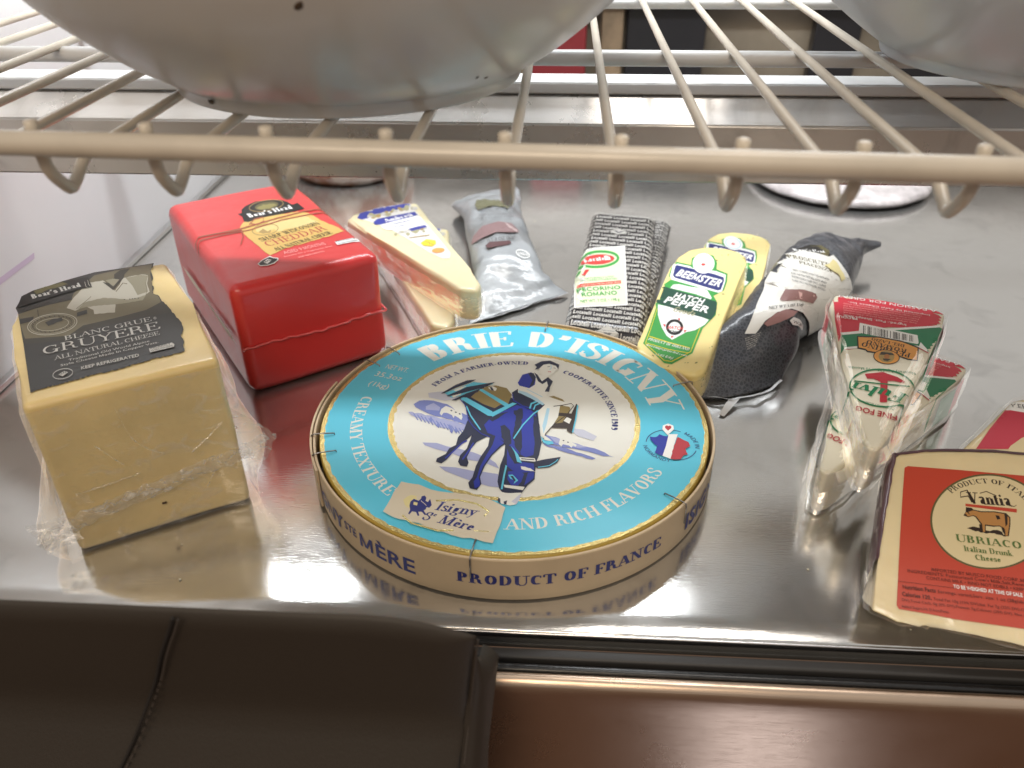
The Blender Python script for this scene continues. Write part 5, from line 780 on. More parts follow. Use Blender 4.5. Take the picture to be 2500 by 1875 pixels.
# ================= lettering =================
_bc = {}
def sans_glyph(ch, off):
    key = (ch, off)
    if key in _bc: return _bc[key]
    def mk(body):
        c = bpy.data.curves.new('t', 'FONT'); c.body = body; c.offset = off; c.resolution_u = 2; o = bpy.data.objects.new('t', c); COL.objects.link(o)
        dg = bpy.context.evaluated_depsgraph_get(); me = bpy.data.meshes.new_from_object(o.evaluated_get(dg)); me.calc_loop_triangles()
        vs = [v.co.to_2d() for v in me.vertices]; tr = [tuple(t.vertices) for t in me.loop_triangles]
        bpy.data.objects.remove(o); bpy.data.curves.remove(c); bpy.data.meshes.remove(me); return vs, tr
    if ch == 'M':   # plain four-stroke block M
        w_ = .075+off*1.9; q4_ = [((.07,0),(.07,1)), ((.07+w_*.2,1),(.45,.10)), ((.45,.10),(.83-w_*.2,1)), ((.83,0),(.83,1))]; tr = []
        for li, (p0, p1) in enumerate(q4_):
            a, b, c, d = (p0[0]-w_*.9,p0[1]), (p0[0]+w_*.9,p0[1]), (p1[0]+w_*.9,p1[1]), (p1[0]-w_*.9,p1[1]); tr += [(li, *[(x+w_, y) for x, y in t_]) for t_ in ((a,b,c),(a,c,d))]
        _bc[key] = (tr, 1.06+w_); return _bc[key]
    if 'H' not in _bc:
        v, t = mk('H'); _bc['H'] = max(p_.y for p_ in v); _bc['w'] = max(p_.x for p_ in v); v, t = mk('HH'); _bc['hh'] = max(p_.x for p_ in v)
    s = 1/_bc['H']
    if ch == ' ': r_ = ([], .38)
    else:
        v, t = mk(ch); v2, t2 = mk('H'+ch+'H'); adv = (max(p_.x for p_ in v2)-_bc['hh'])*s
        r_ = ([(0, tuple(v[a]*s), tuple(v[b]*s), tuple(v[c]*s)) for a, b, c in t], adv)
    _bc[key] = r_; return r_
_sc = {}
def glyph(ch, f):
    if f in STY:
        if (ch,f) not in _sc:
            tr, adv = serif_glyph(ch, f)
            if ch.islower() is False or ch in GL: pass
            _sc[(ch,f)] = (tr, adv)
        return _sc[(ch,f)]
    off = {'r':0,'w':0,'b':.02,'bb':.035,'c':0,'cb':.025}[f]; return sans_glyph(ch, min(off, .008) if ch in 'MNWKV' else off)
def text_tris(s, f, width, cap):
    """triangles (sub, a, b, c) of a line of text starting at 0,0"""
    x = 0; items = []
    for ch in s:
        g, a = glyph(ch, f); items.append((g, x)); x += a
    k = width/x if x else 1; out = []
    for g, ox in items:
        for (li, a, b, c) in g: out.append((li, ((a[0]+ox)*k, a[1]*cap), ((b[0]+ox)*k, b[1]*cap), ((c[0]+ox)*k, c[1]*cap)))
    return out
class Flat:
    """flat artwork: triangles with an ink and a height, later laid on a surface"""
    def __init__(s): s.t = []; s.h = 0; s.step = 8e-6
    def tri(s, ink_, a, b, c, h): s.t.append((ink_, a, b, c, h))
    def poly(s, ink_, pts):
        s.h += s.step
        for t in tessellate_polygon([[Vector((*p_,0)) for p_ in pts]]): s.tri(ink_, pts[t[0]], pts[t[1]], pts[t[2]], s.h)
    def strip(s, ink_, A, B):
        s.h += s.step
        for i in range(len(A)-1): s.tri(ink_, A[i], A[i+1], B[i+1], s.h); s.tri(ink_, A[i], B[i+1], B[i], s.h)
    def text(s, ink_, f, body, x, y, ang, width, cap, fn=None):
        s.h += s.step; ca, sa = math.cos(ang), math.sin(ang); mx = 0
        for li, a, b, c in text_tris(body, f, width, cap):
            mx = max(mx, li); h = s.h+li*4e-6
            if fn: s.tri(ink_, fn(*a), fn(*b), fn(*c), h)
            else: s.tri(ink_, *[(x+p_[0]*ca-p_[1]*sa, y+p_[0]*sa+p_[1]*ca) for p_ in (a, b, c)], h)
        s.h += mx*4e-6
    def art(s, key):
        K = 1e-5
        for it in ART[key]:
            if it[0] == 'p': s.poly(it[1], [(a*K, b*K) for a, b in it[2]])
            elif it[0] == 'l': s.strip(it[1], [(a*K, b*K) for a, b in it[2]], [(a*K, b*K) for a, b in it[3]])
            elif it[0] == 'a':
                pts = smooth_path([(a*K, b*K, 0) for a, b in it[4]], 8); cum = [0]
                for i in range(1, len(pts)): cum.append(cum[-1]+(pts[i]-pts[i-1]).length)
                def along(x, y):
                    j = max(1, min(len(cum)-1, next((i for i, c_ in enumerate(cum) if c_ >= x), len(cum)-1))); u = (x-cum[j-1])/(cum[j]-cum[j-1]); q_ = pts[j-1].lerp(pts[j], u); t = (pts[min(j+1,len(pts)-1)]-pts[max(j-2,0)]).normalized(); return (q_.x-t.y*y, q_.y+t.x*y)
                s.text(it[1], it[2], it[3], 0, 0, 0, cum[-1], it[5]*K if it[5] else .002, along)
            else: _, i_, f, body, x, y, a, w_, c = it; s.text(i_, f, body, x*K, y*K, a, w_*K, c*K)
        return s
    def build(s, name, parent, base=3e-4, mapf=None, bvh=None, maxlen=None, M=None, up=.05, near=.0):
        inks = sorted({t[0] for t in s.t}); ix = {k: i for i, k in enumerate(inks)}; V = []; F = []; MI = []
        def put(a, b, c, h, i_, d=0):
            if maxlen and d < 7:
                L = [math.dist(a,b), math.dist(b,c), math.dist(c,a)]; j = L.index(max(L))
                if L[j] > maxlen:
                    p_ = (a, b, c); q_, r_, t_ = p_[j], p_[(j+1)%3], p_[(j+2)%3]; mm = ((q_[0]+r_[0])/2, (q_[1]+r_[1])/2)
                    put(q_, mm, t_, h, i_, d+1); put(mm, r_, t_, h, i_, d+1); return
            pts = []
            for p_ in (a, b, c):
                if bvh:
                    hit, no, _, _ = bvh.ray_cast(Vector((p_[0], p_[1], up)), Vector((0,0,-1)))
                    if hit is None:
                        hit, no, _, dist = bvh.find_nearest(Vector((p_[0], p_[1], 0)))
                        if hit is None or dist > near: return
                    pts.append(hit+(no if no.z > 0 else -no)*(base+h))
                elif mapf: pts.append(Vector(mapf(p_[0], p_[1], base+h)))
                else: pts.append(Vector((p_[0], p_[1], base+h)))
            n_ = len(V); V.extend(pts); F.append((n_, n_+1, n_+2)); MI.append(ix[i_])
        for i_, a, b, c, h in s.t: put(a, b, c, h, i_)
        F2 = []
        for k, f in enumerate(F):   # every print faces outwards
            a, b, c = (V[j] for j in f); nrm = (b-a).cross(c-a)
            ref = Vector((0,0,1)) if not mapf else (a if mapf.__name__ != 'flatmap' else Vector((0,0,1)))
            F2.append(f if nrm.dot(ref) >= 0 else (f[0], f[2], f[1]))
        o = mesh_obj(name, V, F2, [ink(k) for k in inks], parent, MI); return o
def bvh_of(o, M=None):
    me = o.data; return BVHTree.FromPolygons([tuple(v.co) for v in me.vertices], [tuple(p_.vertices) for p_ in me.polygons])
# ================= the case: deck, rims, walls =================
def steel(name, base, r0, r1, streak=(1,1,1), sc_=60, bump=.00006, scratches=True, spots=.25):
    m = bpy.data.materials.new(name); m.use_nodes = True; nt = m.node_tree; b = nt.nodes['Principled BSDF']; b.inputs['Metallic'].default_value = 1; b.inputs['Base Color'].default_value = (*base,1)
    tc = nt.nodes.new('ShaderNodeTexCoord'); mp = nt.nodes.new('ShaderNodeMapping'); mp.inputs['Scale'].default_value = streak; nt.links.new(tc.outputs['Object'], mp.inputs[0])
    n = nt.nodes.new('ShaderNodeTexNoise'); n.inputs['Scale'].default_value = sc_; n.inputs['Detail'].default_value = 6; nt.links.new(mp.outputs[0], n.inputs[0])
    n2 = nt.nodes.new('ShaderNodeTexNoise'); n2.inputs['Scale'].default_value = 11; n2.inputs['Detail'].default_value = 8; n2.inputs['Roughness'].default_value = .65; nt.links.new(tc.outputs['Object'], n2.inputs[0])
    mr = nt.nodes.new('ShaderNodeMapRange'); mr.inputs[1].default_value = .35; mr.inputs[2].default_value = .68; mr.inputs[3].default_value = r0; mr.inputs[4].default_value = r1; nt.links.new(n2.outputs[0], mr.inputs[0]); nt.links.new(mr.outputs[0], b.inputs['Roughness'])
    bp = nt.nodes.new('ShaderNodeBump'); bp.inputs['Distance'].default_value = bump; nt.links.new(n.outputs[0], bp.inputs['Height']); nt.links.new(bp.outputs[0], b.inputs['Normal'])
    # dried smears dull the metal
    n3 = nt.nodes.new('ShaderNodeTexNoise'); n3.inputs['Scale'].default_value = 26; n3.inputs['Detail'].default_value = 9; n3.inputs['Distortion'].default_value = .8; nt.links.new(tc.outputs['Object'], n3.inputs[0])
    r3 = nt.nodes.new('ShaderNodeValToRGB'); r3.color_ramp.elements[0].position = .55; r3.color_ramp.elements[0].color = (1,1,1,1); r3.color_ramp.elements[1].position = .75; r3.color_ramp.elements[1].color = (1-spots,)*3+(1,); nt.links.new(n3.outputs[0], r3.inputs[0])
    mx = nt.nodes.new('ShaderNodeMix'); mx.data_type = 'RGBA'; mx.blend_type = 'MULTIPLY'; mx.inputs[0].default_value = 1; mx.inputs[6].default_value = (*base,1); nt.links.new(r3.outputs[0], mx.inputs[7]); nt.links.new(mx.outputs[2], b.inputs['Base Color'])
    return m
deck_m = steel('worn_steel', (.72,.71,.69), .075, .20, (1,9,1), 130, .00005, spots=.18); deck_m.node_tree.nodes['Principled BSDF'].inputs['Metallic'].default_value = .90
front_m = steel('brushed_front_steel', (.56,.43,.33), .26, .34, (.6,1,40), 60, .00008, spots=.05)
beam_m = steel('galvanised_beam', (.74,.72,.70), .22, .38, (1,1,30), 60, .00006); beam_m.node_tree.nodes['Principled BSDF'].inputs['Metallic'].default_value = .55
black_m = mat('black_rubber', (.012,.012,.013), .25, spec=.5, bump=.0002, bscale=220)
dgrey_m = mat('dark_channel', (.035,.033,.032), .45, spec=.4, bump=.0001, bscale=300)
white_m = mat('white_liner', (.80,.80,.81), .38, bump=.0002, bscale=14, var=.05, vscale=9)
# deck sheet (slightly dished metal), with a front lip
V = []; F = []; NX, NY = 90, 60
for j in range(NY+1):
    for i in range(NX+1):
        x = -.62+i/NX*1.30; y = -.1367+j/NY*.87
        z = .0007*mn.noise(Vector((x*6, y*6, 0)))+.0003*mn.noise(Vector((x*19,y*19,3)))
        z = min(z, 0) if j else 0
        V.append((x, y, z-.0002))
for j in range(NY):
    for i in range(NX): a = j*(NX+1)+i; F.append((a, a+1, a+NX+2, a+NX+1))
n0 = len(V)
for i in range(NX+1): V.append((-.62+i/NX*1.30, -.1380, -.0012))
for i in range(NX+1): V.append((-.62+i/NX*1.30, -.1382, -.012))
for i in range(NX): F.append((i, n0+i, n0+i+1, i+1)); F.append((n0+i, n0+NX+1+i, n0+NX+2+i, n0+i+1))
o = mesh_obj('steel_deck', V, F, deck_m, smooth=True); tag(o, kind='structure')
lip = box('deck_lip', (-.62,-.1398,-.0035), (.68,-.1384,.0004), mat('lip_steel', (.8,.8,.82), .22, metal=1, bump=.0001, bscale=120), bev=.0006, kind='structure')
box('glass_channel', (-.62,-.1562,-.030), (.68,-.1401,-.011), black_m, bev=.0015, kind='structure')
box('glass_gasket', (-.62,-.1500,-.0108), (.68,-.1440,-.0045), dgrey_m, bev=.0015, kind='structure')
box('gasket_bead', (-.62,-.1562,-.0106), (.68,-.1515,-.0056), black_m, bev=.0018, kind='structure')
# steel front panel, rounded at its top edge
prof = [(-.1618,-.012),(-.1622,-.0065),(-.1634,-.0048),(-.1652,-.0046),(-.1676,-.0056),(-.1692,-.0082),(-.1700,-.0125),(-.1702,-.02),(-.1702,-.42)]
V = [(x, y+.0052, z) for y, z in prof for x in (-.7,-.3,0,.3,.75)]; F = [(i*5+k, (i+1)*5+k, (i+1)*5+k+1, i*5+k+1) for i in range(len(prof)-1) for k in range(4)]
tag(mesh_obj('steel_front_panel', V, F, front_m, smooth=True), kind='structure')
tag(mesh_obj('shop_floor', [(-4,-4,-.95),(4,-4,-.95),(4,-.2,-.95),(-4,-.2,-.95)], [(0,1,2,3)], mat('brown_floor', (.15,.065,.03), .45, var=.3, vscale=3)), kind='structure')
# left liner wall with its metal corner trim
box('side_wall', (-.380,-.139,.0012), (-.3685,.70,.80), white_m, bev=.001, kind='structure')
box('corner_trim', (-.3683,-.1385,.0003), (-.3625,.70,.0045), mat('trim_steel', (.72,.72,.72), .3, metal=1), bev=.0008, kind='structure')
# ink streak and smears on the liner
smr = []
# ================= shop behind =================
stone = mat('beige_stone', (.30,.26,.20), .35, var=.55, vscale=7)
box('shop_wall', (-1.2,.86,-.4), (2.2,.88,.135), stone, kind='structure')
box('counter_ledge', (-1.2,.80,.142), (2.2,.88,.17), mat('ledge_white', (.85,.85,.85), .4), kind='structure')
bk = mat('dark_cabinet', (.018,.018,.022), .3, bump=.0005, bscale=20)
for i, (x0, x1, lab) in enumerate(((.112,.222,'black cabinet side behind the case, nearest the large bowl'),(.372,.435,'narrow black post in the middle of the stone wall behind the case'),(.500,.590,'black post behind the case, next to the right bowl'))):
    tag(box('dark_post', (x0,.835,-.35), (x1,.858,.136), bk, bev=.002), lab, 'post', 'black posts behind the case')
tag(box('red_box', (-.02,.80,-.2), (.055,.845,.124), mat('red_card', (.20,.015,.02), .5), bev=.003), 'dark red box behind the case beside the large bowl', 'box')
tag(box('wooden_post', (.076,.822,-.35), (.106,.850,.136), mat('pale_wood', (.30,.22,.14), .5, var=.4, vscale=30), bev=.002), 'pale wooden upright between the red box and the black cabinet', 'post')
rr_ = box('case_rear_sill', (-.3680,.700,-.002), (.68,.726,.012), beam_m, bev=.002, kind='structure')
# ================= beam under the shelf =================
bt = empty('steel_beam', (0,.1,.141), 'folded galvanised steel beam running across the case behind the cheeses', 'beam')
def extr(name, prof, x0, x1, m_, parent, org=(0,.1,.141)):
    V = []; F = []; n = len(prof)
    for x in (x0, x1): V += [(x-org[0], y-org[1], z-org[2]) for y, z in prof]
    for i in range(n): F.append((i, (i+1)%n, n+(i+1)%n, n+i))
    F += [tuple(range(n))[::-1], tuple(range(n,2*n))]
    bm = bmesh.new(); vs = [bm.verts.new(v) for v in V]
    for f in F: bm.faces.new([vs[k] for k in f])
    bmesh.ops.bevel(bm, geom=[e_ for e_ in bm.edges if abs(e_.verts[0].co.x-e_.verts[1].co.x) > .1], offset=.0012, segments=3, affect='EDGES'); return bm_obj(name, bm, m_, parent, wn=True)
extr('lower_face', [(.100,.141),(.100,.1765),(.1175,.1895),(.1305,.1895),(.1305,.141)], -.3670, .66, beam_m, bt)
extr('top_rail', [(.1165,.1900),(.1165,.1975),(.1400,.1975),(.1400,.1900)], -.3672, .66, mat('rail_white', (.86,.87,.88), .3, bump=.0006, bscale=60), bt)
# ================= wire shelf =================
coat_m = mat('cream_coated_wire', (.62,.555,.46), .30, coat=.3, bump=.00006, bscale=160, var=.12, vscale=40)
sh = empty('wire_shelf', (0,-.148,.229), 'cream coated wire shelf with a thick front bar and nubs holding the white bowls', 'shelf')
O = Vector((0,-.148,.229))
def shift(V): return [Vector(v)-O for v in V]
zb = lambda x: .2362-.0045*(x+.15)
by = lambda x: -.1455-.032*(x+0.0) if x > -.154 else -.1455+.032*.154-(x+.154)*.02
V, F = tube([(x, by(x)-.0015, zb(x)+.0002) for x in (-.45,-.3,-.15,0,.15,.3,.45)], .0043, 18); mesh_obj('front_bar', shift(V), F, coat_m, sh, smooth=True)
nubs = [-.348,-.310,-.271,-.232,-.193,-.154,-.114,-.073,-.033,.006,.043,.081,.118,.154,.191,.228,.265,.302,.339,.376]
for x in nubs:
    y = by(x)
    p = smooth_path([(x,y+.0045,zb(x)+.0040),(x,y+.0048,zb(x)-.0025),(x,y+.0065,.2245),(x,y+.0135,.2165),(x,y+.0165,.2150),(x,y+.0205,.2165),(x,y+.030,.2215),(x,y+.040,.2222),(x,y+.10,.2222),(x,.36,.2222)], 5)
    V, F = tube([(x,y+.0045,zb(x)+.0064),(x,y+.0045,zb(x)+.0058)]+p[1:], [.0012,.0024]+[.0023]*(len(p)-1), 10); mesh_obj('shelf_wire', shift(V), F, coat_m, sh, smooth=True)
for y, r in ((.088,.0044),(.285,.0044)):
    V, F = tube([(-.45,y,.2175),(.45,y,.2175)], r, 14); mesh_obj('cross_bar', shift(V), F, mat('white_coated_bar', (.78,.79,.80), .3, coat=.3), sh, smooth=True)
# ================= bowls =================
def bowl(loc, rf, prof, m_, label):
    t = empty('bowl', loc, label, 'bowl', 'white bowls on the wire shelf')
    outer = [(rf-.004,0),(rf-.0005,.0006),(rf,.002),(rf+.0012,.0062)]+[(rf+a, b) for a, b in prof]; rim = outer[-1]
    inner = [(r_-.004, z+.002) for r_, z in reversed(outer[3:])]
    P_ = smooth_path([(r_, 0, z) for r_, z in outer[3:]], 4); P_ = [(v.x, v.z) for v in P_]
    V, F = lathe([(.001,.004),(rf-.009,.004),(rf-.006,0)]+outer[:3]+P_+[(rim[0]-.002, rim[1]+.002)]+[(rim[0]-.005, rim[1])]+inner[1:]+[(.001,.009)], 128)
    mesh_obj('bowl_body', V, F, m_, t, smooth=True); return t
bm1 = mat('glazed_white', (.70,.69,.675), .30, spec=.35, coat=.12, var=.05, vscale=12)
bm2 = mat('bluish_melamine', (.70,.75,.82), .30, spec=.35, coat=.12)
b1 = bowl((-.0796,.0133,.2245), .083, [(.006,.0085),(.024,.020),(.050,.043),(.070,.072),(.083,.105),(.092,.145)], bm1, 'large glossy white bowl with brown specks on the left of the wire shelf')
sp_ = mat('brown_speck', (.07,.04,.02), .6)
b2 = bowl((.2742,.0611,.2245), .0812, [(.006,.0085),(.026,.022),(.055,.045),(.070,.064)], bm2, 'bluish white bowl at the right end of the wire shelf')
# ================= boxed brie =================
wood = mat('poplar_wood', (.62,.49,.33), .55, var=.10, vscale=40, bump=.00008, bscale=300)
br = empty('boxed_brie', (0,0,0), 'large round wooden box of brie with turquoise and gold lid label', 'cheese box')
V, F = lathe([(.1186,.0002),(.1198,.001),(.1200,.004),(.1200,.0278),(.1197,.0284),(.1186,.0284),(.1184,.0278),(.1184,.004)], 160); F += [tuple((7*160+k, 7*160+(k+1)%160, (k+1)%160, k)) for k in range(160)]
mesh_obj('box_band', V, F, wood, br, smooth=False)
V, F = lathe([(.0005,.0010),(.1180,.0010),(.1180,.0006)],120); mesh_obj('box_base', V, F, wood, br)
# overlapping outer strip end of the veneer on the left
def arc_band(a0, a1, r0, r1, z0, z1, n=24):
    V = []; F = []
    for i in range(n+1):
        a = math.radians(a0+(a1-a0)*i/n); rr = r0+(r1-r0)*i/n
        for (rad, z) in ((rr,z0),(rr+.0012,z0),(rr+.0012,z1),(rr,z1)): V.append((rad*math.cos(a), rad*math.sin(a), z))
    for i in range(n):
        for k in range(4): F.append((i*4+k, (i+1)*4+k, (i+1)*4+(k+1)%4, i*4+(k+1)%4))
    F += [(0,1,2,3),(n*4+3,n*4+2,n*4+1,n*4)]; return V, F
V, F = arc_band(-152,-196, .1203,.1212, .002,.0283); mesh_obj('veneer_overlap', V, F, wood, br)
V, F = lathe([(.1160,.0040),(.1165,.0255),(.1163,.0270),(.1150,.0276),(.0005,.0278)],160); ld = mesh_obj('lid', V, F, mat('lid_card', srgb('b79c48'), .4), br, smooth=True)
# wire staples over the rim
stw = mat('staple_wire', (.28,.27,.27), .35, metal=1)
for a in (-97,-38.3,-167.8,-158.7,81.3,140,21.2,-210):
    ar = math.radians(a); c, s_n = math.cos(ar), math.sin(ar)
    pts = [(.1070,.0262),(.1075,.0291),(.1130,.0296),(.1190,.0296),(.1208,.0290),(.1212,.0260),(.1212,.0160 if a in (-97,-38.3) else .022)]
    V, F = tube([(r_*c, r_*s_n, z) for r_, z in pts], .00042, 6); mesh_obj('staple', V, F, stw, br, smooth=True)
fl = Flat()
def disc(ink_, r0, r1, jag=0, n=140, seed=0):
    rnd = random.Random(seed); A = []; B = []
    for i in range(n): a = 2*math.pi*i/n; j = rnd.uniform(-jag,jag); A.append((r0*math.cos(a), r0*math.sin(a))); B.append(((r1+j)*math.cos(a), (r1+j)*math.sin(a)))
    A.append(A[0]); B.append(B[0]); fl.strip(ink_, A, B)
fl.step = 5e-6
disc('gold', .0, .1158); disc('teal', .0, .1134, .0006, 220, 3); disc('gold', 0, .0762, .0002, 160); disc('pale', 0, .0730, .0006, 200, 5)
def arc_text(body, f, ink_, r, a0, a1, cap, inward=False):
    """lettering along a circle; a0 -> a1 in degrees; inward: feet of the letters point outwards"""
    W_ = abs(math.radians(a1-a0))*r; sg = -1 if a1 < a0 else 1
    def fn(x, y):
        a = math.radians(a0)+sg*x/r; rad = r+(y if not inward else -y); return (rad*math.cos(a), rad*math.sin(a))
    fl.text(ink_, f, body, 0, 0, 0, W_, cap, fn)
arc_text("BRIE D'ISIGNY", 'sd', 'pale', .0850, 133.5, 8.5, .0205)
arc_text('CREAMY TEXTURE', 's', 'pale', .0985, 169, 230, .0072, True)
arc_text('AND RICH FLAVORS', 's', 'pale', .0977, 270.5, 331, .0080, True)
arc_text('FROM A FARMER-OWNED', 'sb', 'inkblue', .0608, 149, 84, .0040)
arc_text('COOPERATIVE SINCE 1909', 'sb', 'inkblue', .0592, 61, -9.5, .0038)
def line_on(body, f, ink_, x, y, ang, w_, cap): fl.text(ink_, f, body, x, y, math.radians(ang), w_, cap)
line_on('NET WT.', 'r', 'pale', -.0893, .0517, -17, .0165, .0052); line_on('35.3oz', 'r', 'pale', -.0950, .0423, -17, .0200, .0056); line_on('(1kg)', 'r', 'pale', -.0968, .0310, -17, .0150, .0052)
cx, cy = .0925, -.0225
def mark_text(body, r, a0, a1, cap, inward):
    W_ = abs(math.radians(a1-a0))*r; sg = -1 if a1 < a0 else 1
    def fn(x, y):
        a = math.radians(a0)+sg*x/r; rad = r+(y if not inward else -y); return (cx+rad*math.cos(a), cy+rad*math.sin(a))
    fl.text('inkblue', 'r', body, 0, 0, 0, W_, cap, fn)
mark_text('MADE IN', .0135, 52, -12, .0026, False); mark_text('NORMANDY', .0165, 185, 262, .0026, True)
for a0, a1 in ((100,172),(268,340),(62,80)):
    A = []; B = []
    for i in range(13):
        a = math.radians(a0+(a1-a0)*i/12); A.append((cx+.0142*math.cos(a), cy+.0142*math.sin(a))); B.append((cx+.0147*math.cos(a), cy+.0147*math.sin(a)))
    fl.strip('inkblue', A, B)
fl.step = 4e-6; fl.art('brie')
lab = fl.build('lid_label', br, base=0); lab.location = (0,0,.0280)
fl = Flat(); fl.step = 2e-5
def cyl(x, y, h): a = x/.12; return ((.1201+h)*math.cos(a), (.1201+h)*math.sin(a), y)
def side_text(body, f, a0, a1, z, cap): fl.text('inkblue', f, body, math.radians(a0)*.12, z, 0, math.radians(a1-a0)*.12, cap)
side_text('PRODUCT OF FRANCE', 'sb', -100.5, -47, .0118, .0066)
side_text('MÈRE', 'b', -129.8, -111.2, .0085, .0092); side_text('STE', 'b', -136.0, -130.6, .0120, .0055); side_text('ISIGNY', 'bb', -158, -136.8, .0085, .0092)
side_text('ISIGNY', 'bb', -37, -12, .0085, .0105)
fl.build('side_lettering', br, base=2e-4, mapf=cyl, maxlen=.004)
# ================= gruyere block =================
def local_block(key, H, poly, mname, m_, bev, parent, noise_=0, seed=0, name='cheese'):
    bm = prism(poly, 0, H, bev, 5); 
    if noise_: subdiv(bm, .008, 5); wobble(bm, noise_, 40, seed)
    return bm_obj(name, bm, m_, parent, wn=True)
H = .0965
gr = empty('gruyere_block', frameM('gruyere', H), 'tall pale yellow gruyere block in loose clear film with torn-edge black label', 'cheese', 'blocks of cheese')
gcheese = mat('gruyere_cheese', (.87,.67,.31), .34, sss=.2, var=.16, vscale=22, bump=.0007, bscale=45, coat=.35)
gp = [(0,0),(.0918,0),(.0905,.070),(.0850,.139),(.060,.1375),(.030,.137),(.008,.133),(.000,.112),(-.003,.09),(-.002,.05)]
local_block('gruyere', H, gp, '', gcheese, .0035, gr, .0005, 1, 'cheese_body')
fl = Flat().art('gruyere'); lab = fl.build('torn_label', gr, base=.0003); lab.location = (0,0,H+.0003)
# loose film: shell with flaps and a welded ridge
clear = film('clear_film', .075, .0008, 70); foggy = film('crinkled_film', .16, .0022, 120)
def shell(name, poly, H, off, parent, m_, seed, bulge=None, nz=22, top=False, amp=.0012, sc_=60):
    # closed loop resampled
    pts = []; n = len(poly); per = 0
    for i in range(n):
        a = Vector(poly[i]); b = Vector(poly[(i+1)%n]); k = max(1, int((b-a).length/.0035))
        for j in range(k): pts.append(a.lerp(b, j/k))
    c = sum(pts, Vector((0,0)))/len(pts); V = []; F = []; m__ = len(pts)
    nor = []
    for i in range(m__):
        t = pts[(i+2)%m__]-pts[i-2]; nn = Vector((t.y, -t.x)).normalized(); nor.append(nn if nn.dot(pts[i]-c) > 0 else -nn)
    for j in range(nz+1):
        z = .001+(H-.0005)*j/nz
        for i in range(m__):
            o_ = off+(bulge(pts[i], z) if bulge else 0)+amp*mn.noise(Vector((pts[i].x*sc_, pts[i].y*sc_, z*sc_*1.4+seed)))
            q_ = pts[i]+nor[i]*max(o_,.0004); V.append((q_.x, q_.y, z))
    for j in range(nz):
        for i in range(m__): F.append((j*m__+i, j*m__+(i+1)%m__, (j+1)*m__+(i+1)%m__, (j+1)*m__+i))
    return mesh_obj(name, V, F, m_, parent, smooth=True)
def gb(p_, z):
    side = max(0, min(1, (p_.x-.080)/.010)); left = max(0, min(1, (.006-p_.x)/.006)); fr_ = max(0, 1-abs(p_.y)/.12)
    e_ = math.exp(-((z-.040)/.018)**2); e2 = math.exp(-((z-.018)/.016)**2)
    return side*fr_*(.004+.011*e_*(.35+.65*fr_))*(1 if z < .085 else .3)+left*fr_*(.0015+.014*e2)
shell('film_wrap', [(x, y) for x, y in gp], H-.004, .0009, gr, clear, 2, gb)
def ribbon(name, path, wdt, parent, m_, seed, nw=9, amp=.0018, nrm=Vector((0,-1,0)), updir=Vector((0,0,1))):
    P_ = smooth_path(path, 14); V = []; F = []; n = len(P_)
    for i, p_ in enumerate(P_):
        w_ = wdt*(1+.35*mn.noise(Vector((i*.21, seed, 0))))
        for j in range(nw):
            u = j/(nw-1)-.5; d = amp*(1.2*mn.noise(Vector((i*.45, j*.9+seed, 1)))+.8*mn.noise(Vector((i*1.3, j*1.8, seed)))+.6)*(1-abs(u)*1.2+.3)
            V.append(p_+updir*(u*w_+.0006*mn.noise(Vector((i*.7, j, seed+5))))+nrm*d)
    for i in range(n-1):
        for j in range(nw-1): F.append((i*nw+j, (i+1)*nw+j, (i+1)*nw+j+1, i*nw+j+1))
    return mesh_obj(name, V, F, m_, parent, smooth=True)
box('dark_speck', (.0455,-.0012,.0165), (.0480,-.0002,.0176), sp_, gr, bev=.0004)
ribbon('film_seam', [(-.014,-.006,.020),(-.004,-.0022,.021),(.02,-.0022,.0265),(.045,-.0022,.030),(.07,-.0022,.0345),(.092,-.003,.037),(.106,-.004,.043)], .0095, gr, foggy, 3)
for k_, pth_ in enumerate(([(.038,-.0018,.086),(.041,-.0018,.066),(.047,-.0018,.056),(.054,-.0018,.050)], [(.086,-.0018,.060),(.076,-.0018,.052),(.067,-.0018,.046)], [(.008,-.0018,.040),(.022,-.0018,.0405),(.040,-.0018,.042)], [(.024,-.0018,.066),(.030,-.0018,.056),(.034,-.0018,.050)], [(.070,-.0018,.020),(.074,-.0018,.027),(.076,-.0018,.030)])):
    ribbon('film_crease', pth_, .0011, gr, foggy, 11+k_, 4, .0012)
def flap(name, pts, parent, m_, seed, n=12, amp=.0025):
    # a free crumpled sheet over a quad of points
    a, b, c, d = [Vector(p_) for p_ in pts]; V = []; F = []
    nn = (b-a).cross(d-a).normalized()
    for j in range(n+1):
        for i in range(n+1):
            u, v = i/n, j/n; p_ = a.lerp(b,u).lerp(d.lerp(c,u),v); V.append(p_+nn*amp*(mn.noise(p_*160+Vector((seed,0,0)))+.6*mn.noise(p_*420))+ (b-a)*.10*mn.noise(Vector((v*4,seed,u))))
    for j in range(n):
        for i in range(n): a_ = j*(n+1)+i; F.append((a_, a_+1, a_+n+2, a_+n+1))
    return mesh_obj(name, V, F, m_, parent, smooth=True)
flap('film_flap', [(.090,.004,.030),(.104,-.004,.028),(.112,-.006,.045),(.092,.012,.060)], gr, foggy, 1)
flap('film_flap', [(.004,-.001,.010),(-.014,-.005,.010),(-.018,-.004,.030),(.0,-.001,.028)], gr, foggy, 4)
